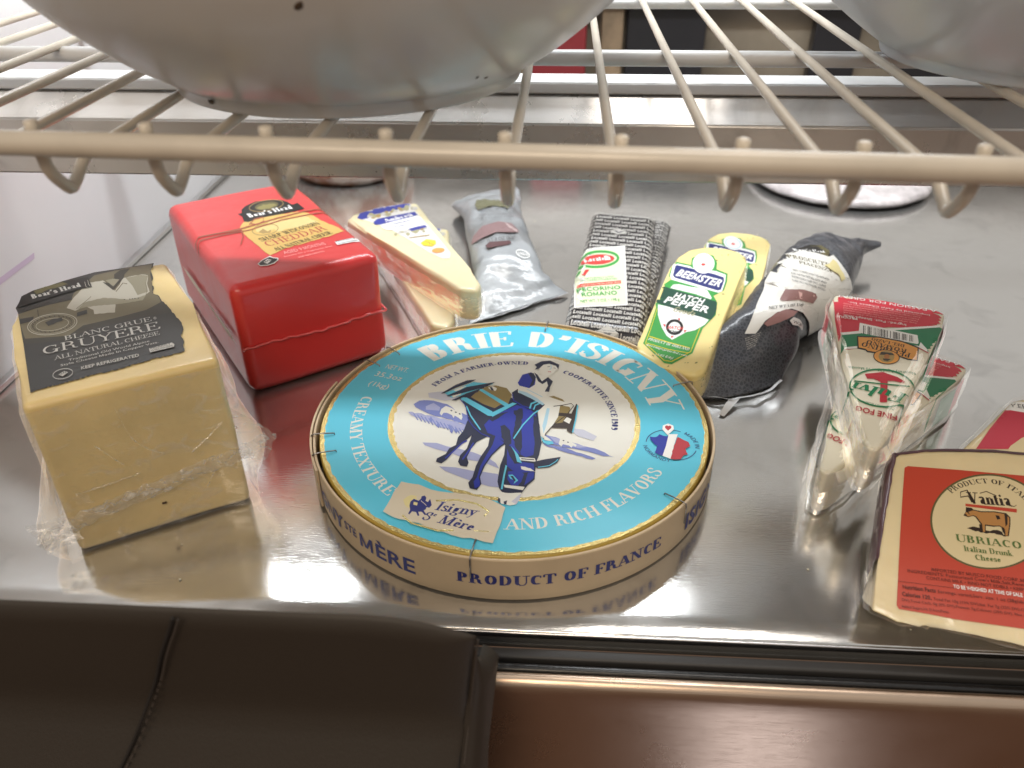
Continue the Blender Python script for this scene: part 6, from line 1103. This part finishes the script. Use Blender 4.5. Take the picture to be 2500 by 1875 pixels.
# ================= cheddar =================
H = .0825
ch = empty('cheddar_block', frameM('cheddar', H), 'red waxy wrapped cheddar block with parchment label tied by printed twine', 'cheese', 'blocks of cheese')
redp = mat('red_plastic_wrap', (.70,.045,.045), .30, coat=.35, var=.06, vscale=12, bump=.0016, bscale=20, bdetail=3)
bm = prism([(-.0018,-.0022),(.1025,-.0022),(.1030,.176),(-.0022,.176)], 0, H, .0075, 6); subdiv(bm, .01, 5); wobble(bm, .0008, 22, 3); bm_obj('red_wrap', bm, redp, ch, wn=True)
# seam of welded film right round the block
pts = []
for k in range(0, 41): pts.append((-.0018+k/40*.1040, -.0032+.0006*math.sin(k*1.1), .0375+.0010*math.sin(k*.22)+.0004*math.sin(k*1.7)))
V, F = tube(pts, .0009, 6); mesh_obj('wrap_seam', V, F, mat('red_seam', (.70,.10,.10), .22, coat=.6), ch, smooth=True)
V, F = tube([(.1033,-.002+k/30*.165,.0375+.0005*math.sin(k)) for k in range(31)], .0009, 6); mesh_obj('wrap_seam', V, F, MATS['red_seam'], ch, smooth=True)
# pale slit and puckered film on the left face
V = []; F = []
for k in range(31):
    y = .006+k/30*.145; wv = .0028*(.7+.3*math.sin(k*.35))*(1 if 2 < k < 29 else .2); V += [(-.0036, y, .039-wv), (-.0036, y, .039+wv)]
for k in range(30): F.append((2*k, 2*k+2, 2*k+3, 2*k+1))
sl = mesh_obj('pale_slit', V, F, mat('paper_strip', (.78,.68,.55), .5), ch)
fl = Flat().art('cheddar'); fl.step = 5e-6; 
topo = [o_ for o_ in ch.children if o_.name.startswith('red_wrap')][0]
fl.build('front_label', ch, base=.00025, bvh=bvh_of(topo), maxlen=.004, up=.2)
# ================= parmesan wedges =================
pcheese = mat('parmesan_cheese', (.80,.72,.46), .34, sss=.25, coat=.5, var=.06, vscale=30, bump=.0004, bscale=70)
rind = mat('parmesan_rind', (.62,.47,.25), .4, coat=.4, bump=.0005, bscale=60)
vac = film('vacuum_film', .05, .0010, 120)
H = .026
pp = [(.002,-.002),(.010,-.0005),(.033,.0065),(.060,.003),(.0712,-.003),(.0445,-.150),(.0400,-.176),(.0310,-.184),(.0215,-.176),(.006,-.040)]
pm = empty('parmesan_wedge', frameM('parmesan', H), 'vacuum packed parmesan wedge with blue and white label, lying across another wedge', 'cheese wedge', 'parmesan wedges')
bm = prism(pp, 0, H, .005, 5); subdiv(bm, .01, 4); wobble(bm, .0007, 45, 2); pc = bm_obj('cheese_body', bm, pcheese, pm, wn=True)
Flat().art('parmesan').build('wedge_label', pm, base=.00025, bvh=bvh_of(pc), maxlen=.003, up=.2)
shell('vacuum_wrap', pp, H*.75, .0012, pm, vac, 7, nz=8, amp=.0014, sc_=90)
def clone(root, M, label):
    r_ = root.copy(); COL.objects.link(r_); r_.matrix_world = M; r_['label'] = label
    for c_ in list(root.children):
        k_ = c_.copy(); COL.objects.link(k_); k_.parent = r_; k_.matrix_parent_inverse = Matrix()
    return r_
# lower wedge: same pack turned a little, flat on the deck
M = Matrix.Translation((-.1446,.2752,.0003)) @ Matrix.Rotation(math.radians(18.9),4,'Z')
clone(pm, M, 'parmesan wedge lying on the deck underneath the other, its tip showing behind the brie')
# ================= vacuum pouches with repeated lettering =================
pouch_m = mat('printed_pouch', (.035,.030,.034), .28, coat=.5, bump=.0008, bscale=60)
H = .020
def pillow(outline, H, nx=28, ny=60, edge=.18, seed=0, amp=.0006):
    """soft pack over a rounded quad: outline = four corners (x,y) bl, br, tr, tl"""
    bl, br_, tr, tl = [Vector(v) for v in outline]; bm = bmesh.new(); rows = []
    for side in (1, 0):
        g = []
        for j in range(ny+1):
            row = []
            for i in range(nx+1):
                u, v = i/nx, j/ny; p_ = bl.lerp(br_,u).lerp(tl.lerp(tr,u),v)
                e_ = min(u,1-u)/edge*1.6; f_ = min(v,1-v)/.07; k_ = min(1,e_)**.45*min(1,f_)**.5 if min(e_,f_) > 0 else 0
                z = H*(.5+.5*k_) if side else H*(.5-.5*k_)
                if side: z += amp*(mn.noise(Vector((p_.x*60, p_.y*60, seed)))+.5*mn.noise(Vector((p_.x*170, p_.y*170, seed))))
                row.append(bm.verts.new((p_.x, p_.y, z)))
            g.append(row)
        for j in range(ny):
            for i in range(nx):
                q_ = (g[j][i], g[j][i+1], g[j+1][i+1], g[j+1][i]); bm.faces.new(q_ if side else q_[::-1])
    bmesh.ops.remove_doubles(bm, verts=bm.verts[:], dist=.00002); return bm
lc_ = empty('romano_pouch', frameM('locatelli', H), 'black pouch printed with white lettering under a cream pecorino label, in front of its twin', 'cheese pack', 'printed romano pouches')
bq = pillow([(-.002,-.004),(.0605,-.004),(.0455,.181),(-.012,.180)], H, amp=0); smooth_bvh = BVHTree.FromBMesh(bq); bq.free()
bm = pillow([(-.002,-.004),(.0605,-.004),(.0455,.181),(-.012,.180)], H, seed=1); lp = bm_obj('pouch', bm, pouch_m, lc_, smooth=True)
fl = Flat(); fl.step = 1e-6; R_ = random.Random(3)
rows = 30
for j in range(rows):
    v0 = -.001+j*.0060; lft = -.002-.010*v0/.18+.0015; rgt = .0605-.015*v0/.18-.0015; x = lft-(.0075 if j % 2 else 0)-.003
    while x < rgt:
        wd = .0138
        tr_ = text_tris('Locatelli', 'bb', wd, .0040); fl.h += 1e-6
        for li, a, b, c in tr_:
            pt = [(x+q_[0], v0+q_[1]-.0008*(q_[0]+x)/.06) for q_ in (a,b,c)]
            if all(lft < q_[0] < rgt for q_ in pt): fl.tri('silver', *pt, fl.h)
        x += wd+.0012
for (dx_, dy_) in ((.018,.140),(.047,.092),(.032,-.0005+.003)):
    fl.poly('silver', [(dx_-.008,dy_),(dx_,dy_-.0048),(dx_+.008,dy_),(dx_,dy_+.0048)]); fl.poly('gray', [(dx_-.005,dy_+.0012),(dx_,dy_-.003),(dx_+.005,dy_+.0012)]); fl.poly('silver', [(dx_-.0015,dy_+.0010),(dx_,dy_-.001),(dx_+.0015,dy_+.0010)])
fl.build('pouch_lettering', lc_, base=.0009, bvh=smooth_bvh, up=.2)
fl = Flat(); fl.step = 2e-5; fl.art('locatelli_label'); lbl = fl.build('pecorino_label', lc_, base=.0013, bvh=smooth_bvh, maxlen=.003, up=.2)
pv = [Vector(v) for v in FR['locatelli']]; O_, U_, V_, N_ = pv
M = Matrix.Translation((.0400,.184,.0005)) @ Matrix.Rotation(math.radians(-15.5),4,'Z')
clone(lc_, M, 'black pouch with white lettering, peeking out behind the top of its twin')
# ================= gouda wedges =================
gou = mat('pepper_gouda', (.88,.72,.30), .32, sss=.2, coat=.5, var=.05, vscale=30, bump=.0003, bscale=80)
fleck = mat('green_fleck', (.16,.17,.05), .5)
H = .024
gpoly = [(.003,-.004),(.028,-.0095),(.0500,-.003),(.0520,.006),(.002,.134),(-.003,.1435),(-.0125,.1475),(-.0235,.1465),(-.0375,.1400),(-.0465,.1275),(-.0472,.113),(-.0415,.096),(-.001,.003)]
gd = empty('gouda_wedge', frameM('gouda', H), 'yellow hatch pepper gouda wedge with green and navy label, the nearer of two', 'cheese wedge', 'gouda wedges')
bm = prism(gpoly, 0, H, .0035, 5); subdiv(bm, .01, 4); wobble(bm, .0004, 50, 4); gc = bm_obj('cheese_body', bm, gou, gd, wn=True); gb_ = bvh_of(gc)
Flat().art('gouda').build('wedge_label', gd, base=.00022, bvh=gb_, maxlen=.003, up=.2)
V = []; F = []; rn = random.Random(8)
while len(F) < 150:
    x, y = rn.uniform(-.05,.055), rn.uniform(-.01,.15); 
    if rn.random() < .45:
        hit, no, _, _ = gb_.ray_cast(Vector((x,y,.2)), Vector((0,0,-1)))
    else:
        hit, no, _, _ = gb_.ray_cast(Vector((.2,y,rn.uniform(.003,H-.003))), Vector((-1,0,0)))
    if hit is None: continue
    t1 = no.orthogonal().normalized(); t2 = no.cross(t1); a0 = rn.uniform(0,6.28); s1 = rn.uniform(.0004,.0013); s2 = s1*rn.uniform(.3,.6); base = len(V); ring_ = []
    for k in range(7): a = k/7*6.283; r_ = rn.uniform(.7,1.2); p1, p2 = s1*math.cos(a)*r_, s2*math.sin(a)*r_; V.append(hit+no*.00009+t1*(p1*math.cos(a0)-p2*math.sin(a0))+t2*(p1*math.sin(a0)+p2*math.cos(a0)))
    F.append(tuple(range(base, base+7)))
gc.data.materials.append(fleck); bm = bmesh.new(); bm.from_mesh(gc.data)
for f in F:
    fc = bm.faces.new([bm.verts.new(V[k]) for k in f]); fc.material_index = 1
bm.to_mesh(gc.data); bm.free()
shell('vacuum_wrap', gpoly, H*.8, .0010, gd, vac, 9, nz=6, amp=.0008, sc_=90)
# second one flat on the deck behind; sits a little further back and right
def world_dir_angle(key): U = Vector(FR[key][1]); return math.atan2(U.y, U.x)
M = Matrix.Translation((.1275,.1705,.0004)) @ Matrix.Rotation(math.radians(-37.1),4,'Z')
clone(gd, M, 'yellow gouda wedge lying further back, half hidden behind its twin')
# ================= rolls of prosciutto =================
def loft(secs, n=28, ny=6, crumple=.0008, seed=0, sc_=55, bow=.0, hf=1):
    """sections: left xy, right xy, axis height, half height; smooth between them"""
    Lp = smooth_path([(q_[0], q_[1], q_[4]) for q_ in secs], ny); Rp = smooth_path([(q_[2], q_[3], q_[4]) for q_ in secs], ny); Hp = smooth_path([(q_[5], 0, 0) for q_ in secs], ny); V = []; F = []; m_ = len(Lp)
    for i in range(m_):
        c = (Lp[i]+Rp[i])/2; sd = (Rp[i]-Lp[i])/2
        for k in range(n):
            a = 2*math.pi*k/n; ca, sa = math.cos(a), math.sin(a); e_ = .86
            p_ = c+sd*math.copysign(abs(ca)**e_, ca)+Vector((0,0,Hp[i].x*math.copysign(abs(sa)**e_, sa)))
            if i < 2*ny: bw = (Lp[0]+Rp[0]-Lp[ny]-Rp[ny]); bw.z = 0; p_ += bw.normalized()*bow*(1-ca*ca)*(1-i/(2*ny))**1.5
            d = crumple*(1.2*mn.noise(p_*sc_+Vector((seed,0,0)))+hf*(.8*mn.noise(p_*sc_*2.3)+.45*mn.noise(p_*sc_*5))); d = d if Hp[i].x > .003 else d*.5
            p_ += Vector((0,0,1))*d+(p_-c).normalized()*d*.6; p_.z = max(p_.z, .0006+.0003*(k%2)); V.append(p_)
    for i in range(m_-1):
        for k in range(n): F.append((i*n+k, i*n+(k+1)%n, (i+1)*n+(k+1)%n, (i+1)*n+k))
    F += [tuple(range(n))[::-1], tuple(range((m_-1)*n, m_*n))]; return V, F
def roll(key, name, secs, m_, label, labelname, base, crumple, seed, cat='meat pack', n=36, bow=.0):
    M = frameM(key); Mi = M.inverted(); V, F = loft(secs, crumple=crumple, seed=seed, n=n, ny=8, bow=bow)
    root = empty(name, (secs[len(secs)//2][0], secs[len(secs)//2][1], 0), label, cat, 'wrapped prosciutto packs'); R_i = root.matrix_world.inverted()
    body = mesh_obj('wrapper', [R_i@v for v in V], F, m_, root, smooth=True)
    V, F = loft(secs, crumple=crumple, seed=seed, n=n, ny=8, bow=bow, hf=0); bv = BVHTree.FromPolygons([tuple(Mi@v) for v in V], F)
    fl = Flat(); fl.step = 2.5e-5; fl.art(key); lb = fl.build(labelname, None, base=base, bvh=bv, maxlen=.0028, up=.3, near=.014)
    for v in lb.data.vertices: v.co = R_i@(M@v.co)
    lb.parent = root; return root, body
dk = mat('dark_patterned_wrapper', (.035,.038,.045), .34, coat=.35, bump=.0011, bscale=75, bdetail=3)
nt = dk.node_tree; b = nt.nodes['Principled BSDF']; vo = nt.nodes.new('ShaderNodeTexVoronoi'); vo.feature = 'DISTANCE_TO_EDGE'; vo.inputs['Scale'].default_value = 420; tcx = nt.nodes.new('ShaderNodeTexCoord'); nt.links.new(tcx.outputs['Object'], vo.inputs[0])
rp = nt.nodes.new('ShaderNodeValToRGB'); rp.color_ramp.elements[0].position = .03; rp.color_ramp.elements[0].color = (.085,.09,.105,1); rp.color_ramp.elements[1].position = .20; rp.color_ramp.elements[1].color = (.034,.037,.046,1); nt.links.new(vo.outputs[0], rp.inputs[0]); nt.links.new(rp.outputs[0], b.inputs['Base Color'])
dr, _ = roll('darkroll', 'prosciutto_roll', [(.1176,.0700,.183,.0880,.0022,.0010),(.1200,.0760,.188,.0960,.009,.0075),(.1302,.0998,.1966,.1082,.0205,.0190),(.1537,.1295,.1996,.1208,.025,.0235),(.1698,.1555,.2105,.1342,.028,.0265),(.1937,.201,.2376,.1587,.029,.0275),(.2106,.2297,.2533,.1821,.028,.0270),(.2237,.2475,.2574,.193,.027,.0255),(.2389,.2667,.2671,.2155,.0255,.022),(.2600,.2800,.2800,.2450,.023,.014),(.2944,.2905,.2900,.2700,.022,.006),(.3105,.2935,.3092,.2862,.021,.0018)], dk,
 'prosciutto roll in dark patterned wrapper with white label, twisted at its far end', 'wrapper_print', .0013, .0010, 3, bow=.014)
sv = mat('frosted_silver_wrapper', (.36,.38,.40), .30, coat=.4, var=.30, vscale=26, bump=.0014, bscale=55, bdetail=3)
sr, _ = roll('silverroll', 'prosciutto_pouch', [(-.0456,.1597,.0330,.2192,.0020,.0008),(-.0448,.1700,.0255,.2231,.0045,.0035),(-.0436,.205,.0138,.2297,.012,.0110),(-.0479,.2288,.0067,.2469,.017,.0160),(-.0545,.2666,-.003,.2919,.019,.0180),(-.0615,.301,-.0094,.3281,.019,.0180),(-.0713,.3565,-.0148,.3763,.016,.0150),(-.0865,.3957,-.0165,.4204,.009,.0050),(-.0800,.4150,-.0199,.4450,.008,.0035),(-.0750,.43,-.0231,.460,.007,.0012)], sv,
 'crumpled silvery prosciutto pouch with flared ends beside the parmesan wedges', 'wrapper_print', .0014, .0014, 9)
def torn_edge(root, a, b, m_, seed, h=.0028, bow=.0):
    a, b = Vector(a), Vector(b); O_ = root.location; V = []; F = []; n = 40
    for i in range(n+1):
        u = i/n; p_ = a.lerp(b, u)+Vector((b.y-a.y,a.x-b.x,0)).normalized()*bow*4*u*(1-u)+Vector((0,0,.0016*mn.noise(Vector((u*7,seed,0)))+.0014))+Vector((.7,-.7,0))*.0025*mn.noise(Vector((u*5,seed,4)))
        p_.z = max(p_.z, .0008); up_ = Vector((.0010,-.0018,h*(.5+.7*abs(mn.noise(Vector((u*9,seed,9)))))*.35)); V += [p_-O_-up_*.6, p_-O_+up_*.6]
    for i in range(n): F.append((2*i, 2*i+2, 2*i+3, 2*i+1))
    mesh_obj('sealed_edge', V, F, m_, root, smooth=True)
em = mat('foil_edge', (.78,.79,.81), .25, metal=.3, coat=.5)
torn_edge(dr, (.1176,.0695,.002), (.1830,.0875,.003), em, 2, bow=.014)
torn_edge(sr, (-.0456,.1592,.001), (.0332,.2190,.001), em, 7); torn_edge(sr, (-.088,.3945,.009), (-.070,.400,.013), em, 8)
flap('sealed_tail', [(.143,.064,.003),(.150,.063,.004),(.137,.046,.001),(.134,.048,.001)], None, em, 3, 8, .0008)
tl = bpy.data.objects['sealed_tail']; tl.parent = dr; tl.location = -dr.location
# ================= stamped pecorino wedges =================
H = .030
mil = mat('pecorino_cheese', (.80,.74,.58), .36, sss=.25, coat=.4, var=.06, vscale=25, bump=.0003, bscale=70)
ppoly = [(.0015,0),(.030,.003),(.0665,.0040),(.0708,.0),(.0702,-.020),(.0492,-.155),(.0457,-.162),(.0412,-.161),(.030,-.126),(.020,-.092),(.001,-.018)]
pe = empty('pecorino_wedge', frameM('pecorino', H), 'pecorino romano wedge in crinkled clear film, on top, its red end away from the viewer', 'cheese wedge', 'pecorino wedges')
bm = prism(ppoly, 0, H, .004, 5); subdiv(bm, .009, 4); wobble(bm, .0009, 40, 6); pec = bm_obj('cheese_body', bm, mil, pe, wn=True)
fl = Flat().art('pecorino'); fl.build('wrapper_print', pe, base=.0003, bvh=bvh_of(pec), maxlen=.003, up=.2)
# printed band folds down round the wide end
def band(name, c, z0, z1, y0, y1, parent, side):
    V = []; F = []; n = 10
    for j in range(2):
        z = (z0, z1)[j]
        for i in range(n+1):
            y = y0+(y1-y0)*i/n; sl_ = .0708-.0210/.135*max(0,-y-.020)+.0006 if side > 0 else .0010+.019/.074*max(0,-y-.018)-.0012
            V.append((sl_, y, z))
    for i in range(n): F.append((i, i+1, n+2+i, n+1+i))
    return mesh_obj(name, V, F, ink(c), parent)
band('printed_fold', 'red', .004, H-.004, -.003, -.018, pe, 1); band('printed_fold', 'green', .004, H-.004, -.0195, -.040, pe, 1)
band('printed_fold', 'red', .004, H-.004, -.004, -.030, pe, -1); band('printed_fold', 'green', .004, H-.004, -.031, -.052, pe, -1)
pv2 = film('crinkle_wrap', .08, .0009, 55)
def pb(p_, z):
    s1 = max(0, min(1, (-.02-p_.y)/.05)); return .0012+s1*(.004*math.sin(max(0,min(1,(z-.004)/.028))*3.14))*(1.0 if p_.x > .045 else .7)
shell('film_wrap', ppoly, H+.001, .0008, pe, pv2, 12, pb, nz=14, amp=.0015, sc_=60)
flap('film_flap', [(.0645,-.062,H-.002),(.0505,-.150,H-.004),(.0450,-.146,H+.0045),(.0570,-.062,H+.0050)], pe, pv2, 5, 14, .0016)
flap('film_flap', [(.0080,-.030,H+.003),(.0400,-.156,H+.002),(.0330,-.160,H-.014),(.0000,-.040,H-.014)], pe, pv2, 8, 14, .0020)
# lower wedge on the deck: its tip and right corner in view
M = Matrix.Translation((.2378,.1090,.0004)) @ Matrix.Rotation(math.radians(-38.05),4,'Z')
clone(pe, M, 'pecorino wedge in crinkled film lying underneath, its tip nearest the viewer')
# ================= ubriaco wedges =================
H = .024
ub = empty('ubriaco_wedge', frameM('ubriaco', H), 'cut ubriaco cheese with dark purple rind and orange-red label at the front right', 'cheese wedge', 'cheeses with red labels')
ucheese = mat('ubriaco_cheese', (.78,.64,.38), .36, sss=.25, coat=.6, var=.10, vscale=30, bump=.0009, bscale=50, bdetail=3)
upoly = [(.0005,.001),(.012,-.0015),(.0215,.0005),(.024,-.0005),(.0251,.0015),(.045,.001),(.064,0),(.085,-.001),(.110,.0),(.112,.110),(.090,.1135),(.073,.1125),(.046,.1083),(.027,.1035),(.012,.0975),(.0085,.0935),(.005,.060),(.0028,.030)]
bm = prism(upoly, 0, H, .0028, 4)
for v in bm.verts:
    if v.co.y < .02: v.co.y += .020*(1-v.co.z/H)
subdiv(bm, .008, 4); wobble(bm, .0011, 55, 8); uc = bm_obj('cheese_body', bm, ucheese, ub, wn=True)
fl = Flat().art('ubriaco'); fl.build('red_label', ub, base=.00025, bvh=bvh_of(uc), maxlen=.003, up=.2)
rnd_m = mat('purple_rind', (.09,.035,.045), .5, coat=.4, bump=.0006, bscale=90)
V = []; F = []
rp_ = [(.0028,.030),(.005,.060),(.0085,.0935),(.012,.0985),(.027,.1045),(.046,.1093),(.073,.1135),(.112,.1145)]
P_ = smooth_path([(x, y, 0) for x, y in rp_], 8); c_ = Vector((.05,.05,0))
for i, p_ in enumerate(P_):
    t = (P_[min(i+1,len(P_)-1)]-P_[max(i-1,0)]).normalized(); nn = Vector((-t.y, t.x, 0))
    thin = min(1, i/12)
    for (o_, z) in ((.0006,.001),(.0014,H*.5),(.0012,H-.0025),(.0002,H+.0004),(-.0016*thin-.0003*mn.noise(p_*300),H+.00052)): V.append(p_+nn*(o_+.0004*mn.noise(p_*200)*1)+Vector((0,0,z)))
for i in range(len(P_)-1):
    for k in range(4): F.append((i*5+k, (i+1)*5+k, (i+1)*5+k+1, i*5+k+1))
mesh_obj('rind', V, F, rnd_m, ub, smooth=True)
fw_ = shell('film_wrap', [(x, y) for x, y in upoly], H, .0014, ub, film('tight_film', .07, .0014, 80), 21, None, nz=8, amp=.0018, sc_=70)
for v in fw_.data.vertices:
    if v.co.y < .02: v.co.y += .020*(1-v.co.z/H)
H = .022
ub2 = empty('red_labelled_wedge', frameM('ubriacoback', H), 'film wrapped wedge with rose-red and white label, only its corner showing behind the ubriaco', 'cheese wedge', 'cheeses with red labels')
bm = prism([(.0,.0),(.0448,.0386),(.052,.0405),(.12,.036),(.12,-.004),(.03,-.01)], 0, H, .003, 4); subdiv(bm,.008,4); wobble(bm,.0008,50,3); u2 = bm_obj('cheese_body', bm, ucheese, ub2, wn=True)
Flat().art('ubriacoback').build('rose_label', ub2, base=.00025, bvh=bvh_of(u2), maxlen=.003, up=.2)
shell('film_wrap', [(.0,.0),(.0448,.0386),(.052,.0405),(.12,.036),(.12,-.004),(.03,-.01)], H, .0012, ub2, pv2, 31, None, nz=8, amp=.0018, sc_=80)
# ================= things at the back of the deck =================
crust = mat('mottled_crust', (.42,.22,.11), .5, coat=.5, bump=.0015, bscale=60)
nt = crust.node_tree; b = nt.nodes['Principled BSDF']; n = nt.nodes.new('ShaderNodeTexNoise'); n.inputs['Scale'].default_value = 45; n.inputs['Detail'].default_value = 6; tcx = nt.nodes.new('ShaderNodeTexCoord'); nt.links.new(tcx.outputs['Object'], n.inputs[0])
rp = nt.nodes.new('ShaderNodeValToRGB'); rp.color_ramp.elements[0].position = .46; rp.color_ramp.elements[0].color = (.30,.11,.05,1); rp.color_ramp.elements[1].position = .62; rp.color_ramp.elements[1].color = (.66,.56,.48,1); nt.links.new(n.outputs[0], rp.inputs[0]); nt.links.new(rp.outputs[0], b.inputs['Base Color'])
def dome(name, c, r, h, m_, label, cat, amp, ex=1.0):
    prof_ = [(.0005,.0004),(r*.80,.0006),(r*.93,.003),(r*.99,h*.22),(r,h*.42),(r*.96,h*.65),(r*.84,h*.85),(r*.55,h*.97),(.0005,h)]
    V, F = lathe(prof_, 72); V = [Vector(v) for v in V]; V = [Vector((v.x*ex, v.y, v.z))+mn.noise_vector(v*40)*amp*(0 if v.z < .002 else 1) for v in V]
    o = mesh_obj(name, V, F, m_, smooth=True); o.location = c; return tag(o, label, cat)
dome('round_loaf', (-.222,.5335,.0), .071, .060, crust, 'mottled brown and white round loaf at the back, behind the red cheddar', 'bread', .0025)
dome('wrapped_cheese_wheel', (.338,.518,.0), .098, .018, mat('white_wrapped', (.74,.68,.68), .25, coat=.6, var=.35, vscale=60, bump=.002, bscale=70), 'flat round white wrapped wheel at the back right of the deck', 'cheese', .0012)
# ================= crumbs on the deck =================
V = []; F = []; rn = random.Random(5)
for k in range(70):
    x, y = rn.uniform(-.28,.30), rn.uniform(-.135,.45); s = rn.choice((.0003,.0004,.0006,.0009)); b0 = len(V)
    for a in range(5): V.append((x+s*rn.uniform(.5,1.4)*math.cos(a*1.257), y+s*rn.uniform(.5,1.4)*math.sin(a*1.257), .0002))
    V.append((x, y, .0002+s*.6))
    for a in range(5): F.append((b0+a, b0+(a+1)%5, b0+5))
tag(mesh_obj('crumbs', V, F, mat('crumb', (.72,.66,.52), .6)), kind='stuff')
tag(mesh_obj('pen_mark', [(-.3682,.094,.0615),(-.3682,.139,.0615),(-.3682,.141,.0655),(-.3682,.096,.066)], [(0,1,2,3)], mat('faded_pen', (.66,.55,.70), .5)), kind='structure')
# specks baked on the bowl: small flattened chips
def speck_on(bowl_, ang, prof_r, z, s):
    a = math.radians(ang); c = Vector((prof_r*math.cos(a), prof_r*math.sin(a), z)); n_ = Vector((math.cos(a)*.8, math.sin(a)*.8, -.5)).normalized(); t1 = n_.orthogonal().normalized(); t2 = n_.cross(t1); V = []
    for k in range(9): b_ = k/9*6.283; V.append(c+n_*.0004+(t1*math.cos(b_)*1.8+t2*math.sin(b_))*s*random.uniform(.7,1.2))
    V.append(c+n_*(.0004+s*.4)); mesh_obj('speck', V, [(k, (k+1)%9, 9) for k in range(9)], sp_, bowl_)
for a_, r_, z_, s_1 in ((-82,.1396,.0525,.0022),(-121.5,.0839,.0045,.0014),(-43,.0984,.0145,.0009),(-47,.1010,.0160,.0007)): speck_on(b1, a_, r_, z_, s_1)
# ================= leather seat in front of the glass =================
lea = mat('dark_leather', (.036,.028,.021), .55, spec=.35, bump=.00010, bscale=700, var=.10, vscale=5)
st = empty('leather_seat', (-.3,-.24,-.9), 'dark brown leather seat back with stitched seams standing in front of the steel counter', 'seat')
OS = Vector((-.3,-.24,-.9))
def xr_(z): return -.0015-.0085*min(1, max(0, (.0905-z)/.085))
def zt_(x): return .0905-.0085*max(0, min(1, (x+.045)/.043))**2.2
def yb_(z): d = max(0, .040-z); return -min(.25, .55*max(0, d-.004)) if d > .004 else 0
def seatback(name, xl, yf, zt, m_):
    # upholstered front: upright at the top, swelling towards the sitter lower down
    V = []; F = []
    for j in range(71):
        for i in range(71):
            u = 1-(1-i/70)**1.6; dz = .9*(j/70)**1.8; z = zt-dz; x = xl+(xr_(z)-xl)*u; Z = z-(zt-zt_(x))*max(0, 1-dz/.05)
            e_ = max(0, min(1, (xr_(z)-x)/.012, dz/.006+.0)); puff = .0032*e_**.5+.0010*mn.noise(Vector((x*11, z*11, 2)))*e_
            V.append(Vector((x, yf+yb_(z)-puff, Z))-OS)
    for j in range(70):
        for i in range(70): a = j*71+i; F.append((a, a+71, a+72, a+1))
    return mesh_obj(name, V, F, m_, st, smooth=True)
seatback('front_cushion', -.55, -.2095, .0905, lea)
# gusset: the narrow side strip running down behind the right seam
V = []; F = []; zs = [.0818,.0795,.077,.073,.068,.062,.055,.045,.030,.010,-.02,-.08,-.2,-.5,-.8]
for z in zs:
    k = max(0, min(1, (.0822-z)/.030))**.6
    for (f_, dy) in ((-.02,.0004),(.25,-.0003),(.55,.003),(.8,.010),(1.0,.020)): V.append(Vector((xr_(z)+.0105*k*f_, -.2095+yb_(z)+dy, z-.0015*f_-.030*f_*max(0, (z-.045)/.04)))-OS)
for i in range(len(zs)-1):
    for k in range(4): F.append((i*5+k, (i+1)*5+k, (i+1)*5+k+1, i*5+k+1))
mesh_obj('side_gusset', V, F, lea, st, smooth=True)
seam_m = mat('seam_thread', (.012,.009,.007), .7)
def seam(path, y, wob=.0):
    P_ = smooth_path([(x, y+yb_(z), z) for x, z in path], 8); V, F = tube([p_-OS for p_ in P_], .0007, 6); mesh_obj('seam', V, F, seam_m, st, smooth=True)
    V = []; F = []
    for i in range(0, len(P_)-1):
        a, b_ = P_[i], P_[i+1]; n_ = int((b_-a).length/.003)+1
        for k in range(0, n_, 2):
            c = a.lerp(b_, k/n_); d = a.lerp(b_, min(1,(k+1)/n_)); V2, F2 = tube([c-OS+Vector((.0022,-.0006,0)), d-OS+Vector((.0022,-.0006,0))], .0004, 5); o0 = len(V); V += V2; F += [tuple(o0+q_ for q_ in f) for f in F2]
    mesh_obj('stitching', V, F, mat('thread', (.05,.038,.03), .6), st)
seam([(-.109,.0900),(-.112,.083),(-.118,.070),(-.126,.050),(-.140,.020),(-.158,-.010),(-.19,-.06)], -.2142)
seam([(xr_(z)-.0006, z) for z in (.081,.070,.055,.035,.015,-.01,-.04,-.09)], -.2098)
